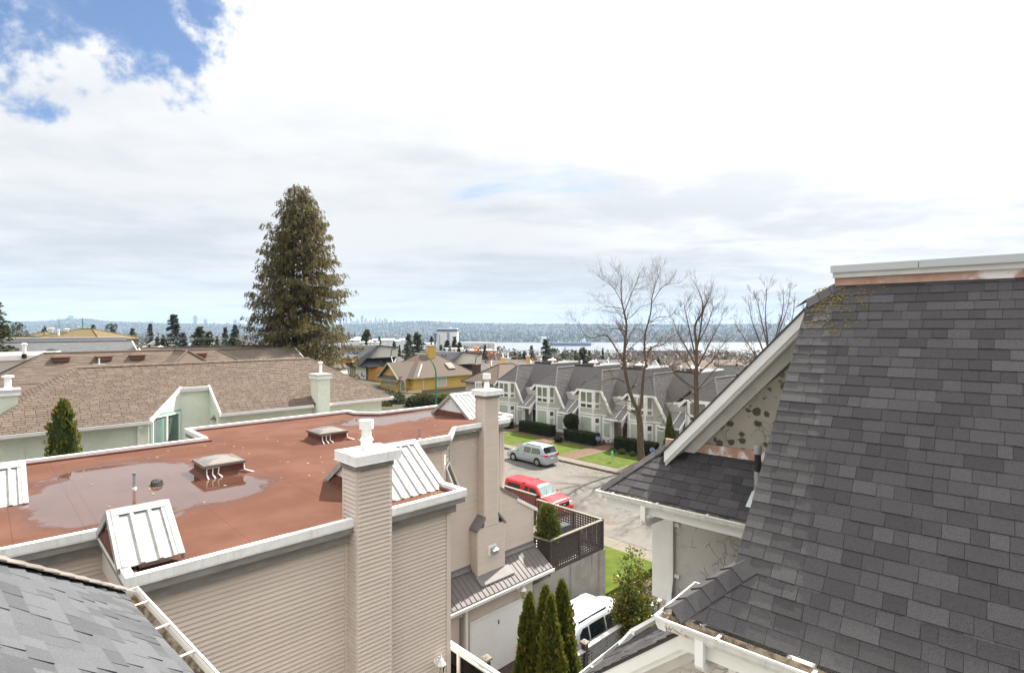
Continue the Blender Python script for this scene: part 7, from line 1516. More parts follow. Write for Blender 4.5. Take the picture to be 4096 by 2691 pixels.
# silver minivan by the far kerb
pr_ = FB.w(37.05, FB.ab(atZ(2166, 1859.7, ZR))[1] - .98, ZR)
vt = [(0, .72), (.05, 1.02), (.12, 1.15), (.42, 1.66), (.55, 1.735), (1.2, 1.775), (2.6, 1.75), (3.0, 1.70), (3.9, 1.10), (4.4, 1.0), (4.85, .84), (5.02, .62), (5.08, .5)]
vb = [(0, .95), (.3, 1.03), (1.5, 1.0), (3.3, .96), (4.0, .9), (5.08, .6)]
van = car('minivan', 'silver minivan parked at the far kerb beside the lawns', pr_, dirv, 5.08, 1.96, vt, vb, 'car_silver', (.98, 4.02), [([(.62, 1.08), (1.72, 1.05), (1.72, 1.55), (.82, 1.58), (.55, 1.3)], 'car_glass'), ([(1.80, 1.05), (2.72, 1.02), (2.72, 1.54), (1.80, 1.56)], 'car_glass'), ([(2.82, 1.01), (3.78, .99), (3.55, 1.16), (3.05, 1.49), (2.82, 1.53)], 'car_glass_lit')], (3.02, 3.92, 'car_glass'), (.14, .42, 'car_glass'),
    [([(.02, .92), (.42, .98), (.46, 1.10), (.14, 1.13), (.04, 1.08)], 'lamp_red', 'tail_lamp'), ([(4.62, .70), (4.98, .62), (4.86, .78), (4.5, .88)], 'lamp_clear', 'headlamp')],
    [(-.035, .05, -.85, .85, .36, .62, 'car_silver', 'bumper'), (-.01, .06, -.24, .24, .70, .86, 'plate_white', 'licence_plate'), (-.02, .05, -.42, .42, .91, .95, 'black_plastic', 'tailgate_trim'), (.7, 2.6, -.74, -.70, 1.75, 1.80, 'black_plastic', 'roof_rail'), (.7, 2.6, .70, .74, 1.75, 1.80, 'black_plastic', 'roof_rail'), (2.66, 2.84, -.985, -.97, .86, .90, 'black_plastic', 'door_handle'), (2.66, 2.84, .97, .985, .86, .90, 'black_plastic', 'door_handle'), (2.44, 2.60, .97, .985, .86, .90, 'black_plastic', 'door_handle'), (3.42, 3.56, .93, 1.14, 1.0, 1.14, 'car_silver', 'mirror'), (3.42, 3.56, -1.14, -.93, 1.0, 1.14, 'car_silver', 'mirror'), (.30, .55, -.62, .62, 1.715, 1.74, 'car_silver', 'spoiler'), (-.03, .04, -.06, .06, 1.0, 1.06, 'chrome', 'emblem'), (.0, .06, .55, .92, .93, 1.12, 'lamp_red', 'tail_lamp'), (.0, .06, -.92, -.55, .93, 1.12, 'lamp_red', 'tail_lamp')])
# red pickup with canopy parked on the near side, nose towards the camera's right
ntp = atZ(2252, 2036, ZR + .45); a0, b0 = FB.ab(ntp); pk = FB.w(27.9, b0 + 5.05, ZR)
pt_ = [(0, .6), (.04, 1.55), (.10, 1.68), (.3, 1.72), (1.95, 1.74), (1.99, 1.70), (2.02, 1.70), (2.08, 1.73), (3.1, 1.70), (3.3, 1.62), (3.82, 1.13), (4.3, 1.06), (4.85, .96), (5.0, .80), (5.06, .5)]
pb = [(0, 1.0), (2.0, 1.02), (3.6, 1.0), (4.3, .95), (5.06, .7)]
tr_ = car('pickup_truck', 'red pickup truck with matching canopy parked behind the brown lattice fence', pk, -FB.v, 5.06, 1.76, pt_, pb, 'car_red', (1.0, 4.1), [([(.2, 1.12), (1.75, 1.12), (1.70, 1.52), (.25, 1.54)], 'car_glass'), ([(2.12, 1.08), (2.5, 1.06), (2.5, 1.52), (2.16, 1.54)], 'car_glass'), ([(2.62, 1.06), (3.55, 1.03), (3.45, 1.18), (3.12, 1.5), (2.62, 1.52)], 'car_glass')], (3.3, 3.80, 'car_glass_lit'), None,
    [([(4.62, .70), (5.0, .66), (4.93, .88), (4.66, .92)], 'lamp_clear', 'headlamp')],
    [(4.98, 5.07, -.50, .50, .60, .88, 'black_plastic', 'grille'), (5.06, 5.085, -.12, .12, .70, .78, 'chrome', 'emblem'), (4.95, 5.15, -.86, .86, .36, .56, 'car_red', 'bumper'), (5.14, 5.16, -.24, .24, .34, .46, 'plate_white', 'licence_plate'), (3.42, 3.56, .86, 1.08, 1.06, 1.2, 'black_plastic', 'mirror'), (3.42, 3.56, -1.08, -.86, 1.06, 1.2, 'black_plastic', 'mirror'), (1.98, 2.04, -.78, .78, 1.66, 1.735, 'black_plastic', 'canopy_seam'), (4.98, 5.05, -.84, -.54, .62, .84, 'lamp_clear', 'headlamp'), (4.98, 5.05, .54, .84, .62, .84, 'lamp_clear', 'headlamp')], tumble=.26)
m = MB(); Wt = tr_[2]
for y in (-.35, .3): m.tube([Wt(3.80, y, 1.19), Wt(3.5, y + .32, 1.46)], .012, 5)
m.build('wiper', M['black_plastic'], tr_[1]); m = MB(); m.tube([Wt(3.9, -.7, 1.1), Wt(3.95, -.72, 1.9)], .006, 4); m.build('aerial', M['black_plastic'], tr_[1])
# pale silver estate in the driveway
ps = FB.w(15.25, 13.68, -12.68)
st_ = [(0, .7), (.06, 1.05), (.16, 1.2), (.52, 1.66), (.7, 1.71), (1.4, 1.745), (2.6, 1.71), (2.95, 1.66), (3.75, 1.15), (4.2, 1.05), (4.6, .93), (4.74, .75), (4.8, .5)]
sb_ = [(0, 1.03), (.4, 1.08), (2.0, 1.04), (3.5, 1.0), (4.2, .92), (4.8, .65)]
su = car('estate_car', 'pale silver estate car with roof rails parked in the driveway by the concrete wall', ps, FB.u, 4.8, 1.9, st_, sb_, 'car_white_silver', (.92, 3.78), [([(.55, 1.14), (1.12, 1.12), (1.12, 1.56), (.82, 1.57), (.62, 1.42)], 'car_glass'), ([(1.2, 1.11), (2.12, 1.08), (2.12, 1.57), (1.2, 1.57)], 'car_glass'), ([(2.2, 1.08), (3.45, 1.03), (3.35, 1.14), (2.82, 1.52), (2.2, 1.56)], 'car_glass')], (2.98, 3.74, 'car_glass'), (.17, .50, 'car_glass'),
    [([(.03, .86), (.35, .92), (.38, 1.02), (.08, 1.04)], 'lamp_red', 'tail_lamp')],
    [(-.03, .05, -.82, .82, .36, .62, 'car_white_silver', 'bumper'), (.75, 2.5, -.70, -.66, 1.735, 1.775, 'black_plastic', 'roof_rail'), (.75, 2.5, .66, .70, 1.735, 1.775, 'black_plastic', 'roof_rail'), (1.25, 1.45, -.955, -.94, .92, .96, 'chrome', 'door_handle'), (2.3, 2.5, -.955, -.94, .90, .94, 'chrome', 'door_handle'), (3.2, 3.35, -1.12, -.92, 1.02, 1.15, 'car_white_silver', 'mirror'), (3.2, 3.35, .92, 1.12, 1.02, 1.15, 'car_white_silver', 'mirror'), (1.155, 1.165, -.957, -.945, .4, 1.08, 'black_plastic', 'door_gap'), (2.155, 2.165, -.957, -.945, .4, 1.06, 'black_plastic', 'door_gap'), (.0, .06, -.88, -.55, .86, 1.03, 'lamp_red', 'tail_lamp'), (.0, .06, .55, .88, .86, 1.03, 'lamp_red', 'tail_lamp')], tumble=.30)
# ------------------------------------------------------------------ small things
# barbecue under its cover
c = FB.w(18.75, 16.15, -10.1); root = thing('barbecue', 'barbecue under a black fabric cover on the lattice deck', 'barbecue', c); m = MB()
def bq(s0, s1, d0, d1, z0, z1, k=.06): B = [c + FB.u * s0 + FB.v * d0 + Vector((0, 0, z0)), c + FB.u * s1 + FB.v * d0 + Vector((0, 0, z0)), c + FB.u * s1 + FB.v * d1 + Vector((0, 0, z0)), c + FB.u * s0 + FB.v * d1 + Vector((0, 0, z0))]; T_ = [c + FB.u * (s0 + k) + FB.v * (d0 + k) + Vector((0, 0, z1)), c + FB.u * (s1 - k) + FB.v * (d0 + k) + Vector((0, 0, z1)), c + FB.u * (s1 - k) + FB.v * (d1 - k) + Vector((0, 0, z1)), c + FB.u * (s0 + k) + FB.v * (d1 - k) + Vector((0, 0, z1))]; m.hexa(B, T_)
bq(-.75, .75, -.35, .35, .15, .95, .04); bq(-.48, .48, -.33, .33, .94, 1.32, .12); m.build('cover', M['bbq_cover'], root)
m = MB()
for s_ in (-.6, .6):
    for d_ in (-.25, .25): q = c + FB.u * s_ + FB.v * d_; m.beam(q, q + Vector((0, 0, .2)), .05, .05)
m.build('legs', M['black_plastic'], root)
c2_ = FB.w(19.6, 17.6, -10.1); m = MB(); P = [c2_ + FB.v * (.12 * math.cos(t)) + Vector((0, 0, 1.2 + .12 * math.sin(t))) for t in [i * .35 for i in range(9)]] + [c2_ + FB.v * -.12 + Vector((0, 0, .2))]; m.tube(P, .015, 6); tag(m.build('candy_cane', M['win_red']), 'thin red and white cane standing against the lattice fence', 'ornament')
# wall lanterns
def lantern(label, c, n, s=1.0):
    root = thing('wall_lantern', label, 'lantern', c); n = Vector(n).normalized(); q = c + n * .17 * s
    m = MB(); m.tube([c, c + n * .02], .06 * s, 10); m.tube([c + Vector((0, 0, .02)), c + n * .08 * s + Vector((0, 0, .10 * s)), q + Vector((0, 0, .14 * s))], .012 * s, 6); m.build('bracket', M['white_paint'], root)
    m = MB(); m.lathe(q, [(.09 * s, .0), (.10 * s, .012), (.055 * s, .07 * s), (.045 * s, .10 * s), (.015 * s, .12 * s), (.02 * s, .14 * s), (.006 * s, .19 * s)], 6); m.build('hood', M['white_paint'], root)
    m = MB(); m.lathe(q, [(.045 * s, -.20 * s), (.075 * s, 0)], 6); m.build('glass', M['rail_glass'], root)
    m = MB()
    for i in range(6): a_ = i * 1.0472; d = Vector((math.cos(a_), math.sin(a_), 0)); m.tube([q + d * .08 * s, q + d * .05 * s + Vector((0, 0, -.2 * s))], .006 * s, 4)
    m.lathe(q, [(.01 * s, -.27 * s), (.05 * s, -.21 * s), (.05 * s, -.195 * s)], 6); m.build('cage', M['white_paint'], root)
r_ = ray(1742, 2640); t_ = 9.72 / (FB.v.x * r_.x + FB.v.y); lantern('white carriage lantern low on the tall beige wall', r_ * t_ + Vector((0, 0, 0)), -FB.v, 1.15)
lantern('white carriage lantern under the garage awning gutter', FB.w(14.95, 15.1, -10.0), -FB.v, 1.5)
# glazed white railing and brown post beside the tall wall
root = thing('balcony_railing', 'white balcony railing with tinted glass beside the tall beige wall', 'railing', FB.w(8.1, 11, -8.5)); m = MB()
m.beam(FB.w(8.1, 14.7, -7.5), FB.w(8.1, 8.0, -7.5), .09, .06); m.beam(FB.w(8.1, 14.7, -7.62), FB.w(8.1, 8.0, -7.62), .05, .04); m.build('top_rail', M['white_paint'], root)
for b in (14.5, 12.9, 11.5, 10.15, 8.5): m = MB(); m.box(8.06, 8.14, b - .04, b + .04, -8.6, -7.5); m.build('post', M['white_paint'], root)
for b0, b1 in ((12.95, 14.45), (11.55, 12.85), (10.2, 11.45), (8.55, 10.1)): m = MB(); m.box(8.095, 8.105, b0, b1, -8.5, -7.65); m.build('pane', M['rail_glass'], root)
m = MB(); m.box(7.45, 8.2, 8.0, 14.8, -8.75, -8.6); m.build('balcony_floor', M['sidewalk'], root)
def capped_post(label, c, z0, z1, w_=.11):
    a, b = FB.ab(c); root = thing('fence_post', label, 'post', FB.w(a, b, z0)); m = MB(); m.box(a - w_ / 2, a + w_ / 2, b - w_ / 2, b + w_ / 2, z0, z1); m.build('shaft', M['post_brown'], root)
    m = MB(); m.box(a - w_ * .75, a + w_ * .75, b - w_ * .75, b + w_ * .75, z1, z1 + .05); m.hexa([FB.w(a - w_ * .72, b - w_ * .72, z1 + .05), FB.w(a + w_ * .72, b - w_ * .72, z1 + .05), FB.w(a + w_ * .72, b + w_ * .72, z1 + .05), FB.w(a - w_ * .72, b + w_ * .72, z1 + .05)], [FB.w(a - .01, b - .01, z1 + .1), FB.w(a + .01, b - .01, z1 + .1), FB.w(a + .01, b + .01, z1 + .1), FB.w(a - .01, b + .01, z1 + .1)]); m.build('cap', M['cap_wood'], root)
capped_post('dark brown post with mossy pyramid cap in front of the white railing', atZ(1946, 2650, -7.6), -12.6, -7.52, .13)
# driveway lattice fence
lattice('lattice_fence', 'weathered grey lattice fence with pale top rail between cedars and leafy bush', FB, [(10.2, 11.75), (14.72, 11.75)], -12.65, -10.9, M['lattice_grey'], M['rail_grey'], [(.1, 2.3)], cell=.11, slat=.042, cap=.17)
lattice('lattice_fence', 'weathered grey lattice fence running from the brown capped post past the leafy bush', FB, [(14.9, 11.75), (19.6, 11.75)], -12.65, -10.85, M['lattice_grey'], M['rail_grey'], [(2.3, 4.6)], cell=.11, slat=.042, cap=.17)
capped_post('dark brown capped post joining the two grey lattice fences', FB.w(14.81, 11.75, 0), -12.65, -10.68, .17)
m = MB(); cpt = FB.w(13.35, 14.75, -12.66); m.slab([cpt, cpt + FB.u * .25, cpt + FB.u * .3 + FB.v * .16 + Vector((0, 0, .05)), cpt + FB.u * .05 + FB.v * .16 + Vector((0, 0, .02))], (0, 0, 1), .004); tag(m.build('paper_scrap', M['white_paint']), 'small white scrap of paper at the garage door foot', 'paper')
# yard signs
def yard_sign(label, px, py, gz_, hh, kind):
    c = atZ(px, py, gz_); root = thing('yard_sign', label, 'sign', c); m = MB(); m.box(FB.ab(c)[0] - .015, FB.ab(c)[0] + .015, FB.ab(c)[1] - .015, FB.ab(c)[1] + .015, gz_ - .1, gz_ + hh); m.build('stake', M['lattice_grey'], root)
    n = -(c.normalized()); n.z = 0; n.normalize(); sd_ = Vector((-n.y, n.x, 0)); q = c + Vector((0, 0, hh)) + n * .02
    m = MB()
    if kind == 'blue':
        P = [q + sd_ * (.21 * math.cos(math.pi / 8 + i * math.pi / 4)) + Vector((0, 0, .21 * math.sin(math.pi / 8 + i * math.pi / 4))) for i in range(8)]; m.slab([p + n * .012 for p in P], n, .024); board = m.build('board', M['sign_blue'], root)
        m = MB(); P2 = [q + sd_ * (.235 * math.cos(math.pi / 8 + i * math.pi / 4)) + Vector((0, 0, .235 * math.sin(math.pi / 8 + i * math.pi / 4))) for i in range(8)]; m.slab([p + n * .009 for p in P2], n, .018); m.build('rim', M['white_paint'], root); text_on(board, 'ADT', q + n * .016, n, .19, 'white_paint')
    else:
        P = [q + sd_ * x + Vector((0, 0, z)) for x, z in ((-.13, -.27), (.13, -.27), (.13, .27), (-.13, .27))]; m.slab([p + n * .01 for p in P], n, .02); board = m.build('board', M['sign_green'], root)
        m = MB(); P = [q + sd_ * x + Vector((0, 0, z)) + n * .014 for x, z in ((-.05, .0), (.03, -.02), (.06, .06), (.0, .16), (-.06, .12))]; m.slab(P, n, .003); P = [q + sd_ * x + Vector((0, 0, z)) + n * .014 for x, z in ((-.09, -.2), (.09, -.2), (.09, -.16), (-.09, -.16))]; m.slab(P, n, .003); m.build('print', M['white_paint'], board)
def text_on(parent, s_, c, n, size, mm):
    cu = bpy.data.curves.new('lettering', 'FONT'); cu.body = s_; cu.size = size; cu.align_x = 'CENTER'; cu.align_y = 'CENTER'; cu.extrude = .002
    tmp = bpy.data.objects.new('lettering', cu); COL.objects.link(tmp); bpy.context.view_layer.update()
    me = bpy.data.meshes.new_from_object(tmp.evaluated_get(bpy.context.evaluated_depsgraph_get())); bpy.data.objects.remove(tmp)
    o = bpy.data.objects.new('lettering', me); COL.objects.link(o); me.materials.clear(); me.materials.append(M[mm]); o.parent = parent; o.location = c - parent_origin(parent)
    z = Vector(n); x = Vector((0, 0, 1)).cross(z).normalized(); y = z.cross(x); o.rotation_euler = Matrix((x, y, z)).transposed().to_euler()
yard_sign('round blue alarm sign on a stake before the bicycle hedge', 2391.5, 1781, ZL, .72, 'blue'); yard_sign('round blue alarm sign beside the bare tree trunk', 2609, 1829, ZL, .72, 'blue'); yard_sign('small green yard sign standing on the sunlit lawn', 2449, 1844, ZL, .75, 'green')
# flower pots on the path
for k, (px, py, lb) in enumerate(((2218.5, 1757, 'dark flower pot on the path, left one of a pair'), (2231, 1754, 'dark flower pot on the path, right one of a pair'))):
    c = atZ(px, py, ZL); m = MB(); m.lathe(c, [(.12, 0), (.19, .3), (.21, .3), (.21, .34), (.16, .34), (.15, .26)], 12); root = tag(m.build('flower_pot', M['terracotta']), lb, 'pot')
# bicycle leaning at the hedge end
c = FB.w(47.2, 34.6, ZL); root = thing('bicycle', 'white bicycle parked between the hedges', 'bicycle', c); e = (FB.v * .95 - FB.u * .3).normalized(); Z = Vector((0, 0, 1)); n = e.cross(Z)
m = MB()
for s_ in (-.52, .52):
    P = [c + e * s_ + e * (.33 * math.cos(t)) + Z * (.35 + .33 * math.sin(t)) for t in [i * 2 * math.pi / 18 for i in range(19)]]; mm_ = MB(); mm_.tube(P, .022, 6, cap=False)
    for q in range(8): a_ = q * math.pi / 4; mm_.tube([c + e * s_ + Z * .35, c + e * s_ + e * (.32 * math.cos(a_)) + Z * (.35 + .32 * math.sin(a_))], .003, 3)
    mm_.build('wheel', M['tyre'], root)
hub_r, hub_f, bb, seat, head = c + e * -.52 + Z * .35, c + e * .52 + Z * .35, c + Z * .3, c + e * -.18 + Z * .85, c + e * .4 + Z * .88
for p, q in ((hub_r, bb), (hub_r, seat), (bb, seat), (bb, head), (seat, head), (head, hub_f)): m.tube([p, q], .024, 6)
m.tube([seat, seat + Z * .12], .014, 5); m.tube([head, head + Z * .12 + e * -.02, head + Z * .14 + n * .28 - e * .08], .014, 5); m.tube([head + Z * .12 + e * -.02, head + Z * .14 - n * .28 - e * .08], .014, 5); m.build('frame', M['white_paint'], root)
m = MB(); m.blob(seat + Z * .15, .13, .09, .035, 8, 5); m.build('saddle', M['black_plastic'], root)
# patio table and chair by the second house
c = FB.w(48.0, 40.9, ZL + .02); root = thing('patio_table', 'small dark metal patio table beside the second townhouse window', 'table', c); m = MB(); m.lathe(c, [(.32, .70), (.33, .72), (.32, .74)], 14); m.build('table_top', M['dark_metal'], root)
for i in range(4): a_ = i * 1.571 + .4; d = Vector((math.cos(a_), math.sin(a_), 0)); m = MB(); m.tube([c + d * .3, c + d * .24 + Vector((0, 0, .7))], .015, 5); m.build('leg', M['dark_metal'], root)
c = FB.w(47.7, 40.1, ZL + .02); root = thing('patio_chair', 'dark metal patio chair beside the small patio table', 'chair', c); m = MB(); m.box(47.5, 47.9, 39.9, 40.3, ZL + .44, ZL + .47); m.build('seat', M['dark_metal'], root); m = MB()
for q in range(5): m.tube([FB.w(47.52 + q * .09, 39.9, ZL + .46), FB.w(47.52 + q * .09, 39.84, ZL + .9)], .01, 5)
m.tube([FB.w(47.5, 39.84, ZL + .9), FB.w(47.9, 39.84, ZL + .9)], .014, 5); m.build('backrest', M['dark_metal'], root)
for s_, d_ in ((47.52, 39.92), (47.88, 39.92), (47.52, 40.28), (47.88, 40.28)): m = MB(); m.tube([FB.w(s_, d_, ZL), FB.w(s_, d_, ZL + .45)], .013, 5); m.build('leg', M['dark_metal'], root)
# green lamp post
def lamp_post(label, px, ytop, Y, reach, h_extra=0, s=1.0):
    top = atY(px, ytop, Y); base = Vector((top.x, top.y, zg(top.x, top.y) + .05)); root = thing('street_lamp', label, 'street lamp', base, 'green street lamps'); m = MB(); H = top.z - base.z; sd_ = Vector((-1, -.1, 0)).normalized(); R_ = reach
    P = [base, base + Vector((0, 0, H - R_ * 1.15))]
    for i in range(1, 9): a_ = i * math.pi / 18 * 1.0; P.append(base + Vector((0, 0, H - R_ * 1.15)) + sd_ * (R_ * (1 - math.cos(a_))) + Vector((0, 0, R_ * 1.15 * math.sin(a_))))
    m.tube(P, [.11 * s] * 2 + [(.10 - .006 * i) * s for i in range(1, 9)], 10); m.build('pole', M['pole_green'], root); e_ = P[-1]; m = MB(); m.beam(e_ + sd_ * -.1, e_ + sd_ * .75 * s + Vector((0, 0, .04)), .26 * s, .12 * s); m.build('lamp_head', M['lamp_grey'], root)
    m = MB(); m.lathe(base, [(.2 * s, 0), (.2 * s, .05), (.13 * s, .3)], 10); m.build('foot', M['pole_green'], root); return root
lamp_post('green curved street lamp standing before the yellow house', 1744, 1413, 76, 2.6)
lamp_post('green curved street lamp arching above the brown ridge', 735, 1379, 92, 1.9)
# ------------------------------------------------------------------ middle distance: trees, houses, poles
rg = random.Random(31)
def proto(kind):
    "unit tree, 10 m tall, standing at the origin; returns crown mesh builder and trunk mesh builder"
    cw = MB(); tr = MB(); tr.tube([(0, 0, 0), (0, 0, 9.6 if kind in ('spruce', 'cedar', 'pine') else 5)], [.16, .03], 6)
    if kind in ('spruce', 'cedar'):
        nb = 130 if kind == 'spruce' else 150
        for k in range(nb):
            f = rg.random() ** .9; z = .9 + 9.0 * f; R_ = (2.2 if kind == 'spruce' else 2.0) * (1 - f) ** (.85 if kind == 'spruce' else .6) * rg.uniform(.65, 1.12) + .12; az = rg.uniform(0, 6.283); o = Vector((math.cos(az), math.sin(az), 0)); p0 = Vector((0, 0, z)); p1 = p0 + o * R_ + Vector((0, 0, -.22 * R_))
            for j_ in range(9): t = rg.uniform(.15, 1.05); c = p0.lerp(p1, t) + Vector((-o.y, o.x, 0)) * rg.gauss(0, .22) + Vector((0, 0, rg.uniform(-.25, .1))); d = (o + rdir(rg) * .6 + Vector((0, 0, -.3))).normalized(); leaf(cw, c, d, d.cross(rdir(rg)).normalized(), rg.uniform(.4, .75), rg.uniform(.2, .36), rg.uniform(.1, .85))
    elif kind == 'pine':
        for k in range(26):
            z = rg.uniform(3.2, 9.6); R_ = 3.2 * math.sin(math.pi * min(1, (z - 2.2) / 8.2)) ** .7 * rg.uniform(.4, 1); az = rg.uniform(0, 6.283); c0_ = Vector((math.cos(az) * R_, math.sin(az) * R_, z))
            tr.tube([(0, 0, z - .6), c0_], [.05, .02], 4)
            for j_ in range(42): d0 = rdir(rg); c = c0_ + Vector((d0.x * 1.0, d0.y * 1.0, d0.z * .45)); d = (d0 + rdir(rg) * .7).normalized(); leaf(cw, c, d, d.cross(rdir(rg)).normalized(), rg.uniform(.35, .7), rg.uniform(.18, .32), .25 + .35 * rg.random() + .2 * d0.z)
    elif kind == 'round':
        for k in range(20):
            d1 = rdir(rg); c0_ = Vector((d1.x * 2.3, d1.y * 2.3, 5.6 + d1.z * 3.3))
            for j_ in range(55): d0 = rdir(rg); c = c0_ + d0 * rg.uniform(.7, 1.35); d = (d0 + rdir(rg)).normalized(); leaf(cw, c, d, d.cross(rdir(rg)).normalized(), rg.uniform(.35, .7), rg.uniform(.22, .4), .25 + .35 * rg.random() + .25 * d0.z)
    elif kind == 'bare':
        tr = MB(); tr.tube([(0, 0, 0), (0, 0, 3.4)], [.2, .13], 6)
        for k in range(9):
            az = rg.uniform(0, 6.283); d = Vector((math.cos(az) * .6, math.sin(az) * .6, 1)).normalized(); twig(cw, Vector((0, 0, rg.uniform(2.0, 3.6))), d, 4.6, .07, 3, .25, .7, 4)
        cw.t = [rg.uniform(0, 1) for _ in cw.t]
    return cw, tr
PROTO = {}
def far_tree(kind, label, px, ytop, Y, wpx=None, leafm=None, group=None, base_drop=0.0):
    key = (kind, leafm)
    if key not in PROTO:
        v = []
        for _ in range(2):
            cw, tr = proto(kind); me = cw.mesh('crown', tones=True); me.materials.append(M[leafm]); mt = tr.mesh('trunk'); mt.materials.append(M['bark_dark']); wid = max(math.hypot(p.x, p.y) for p in cw.v) * 2; v.append((me, mt, wid))
        PROTO[key] = v
    me, mt, wid = PROTO[key][rg.randint(0, 1)]
    top = atY(px, ytop, Y); gz_ = zg(top.x, top.y) - base_drop; h = top.z - gz_; sz = h / 10.0; sxy = (wpx * (2.4 if kind in ('spruce', 'cedar') else 1.5) / F * Y) / wid if wpx else sz
    root = thing({'spruce': 'spruce_tree', 'cedar': 'conifer_tree', 'pine': 'pine_tree', 'round': 'evergreen_tree', 'bare': 'leafless_tree'}[kind], label, 'tree', (top.x, top.y, gz_), group)
    for nm, d_ in (('trunk', mt), ('crown', me)): o = bpy.data.objects.new(nm, d_); COL.objects.link(o); o.parent = root
    root.scale = (sxy, sxy, sz); root.rotation_euler = (0, 0, rg.uniform(0, 6.28)); return root
SP, OL = 'spruce_leaf', 'olive_leaf'
G1 = 'conifers beyond the brown roofs'
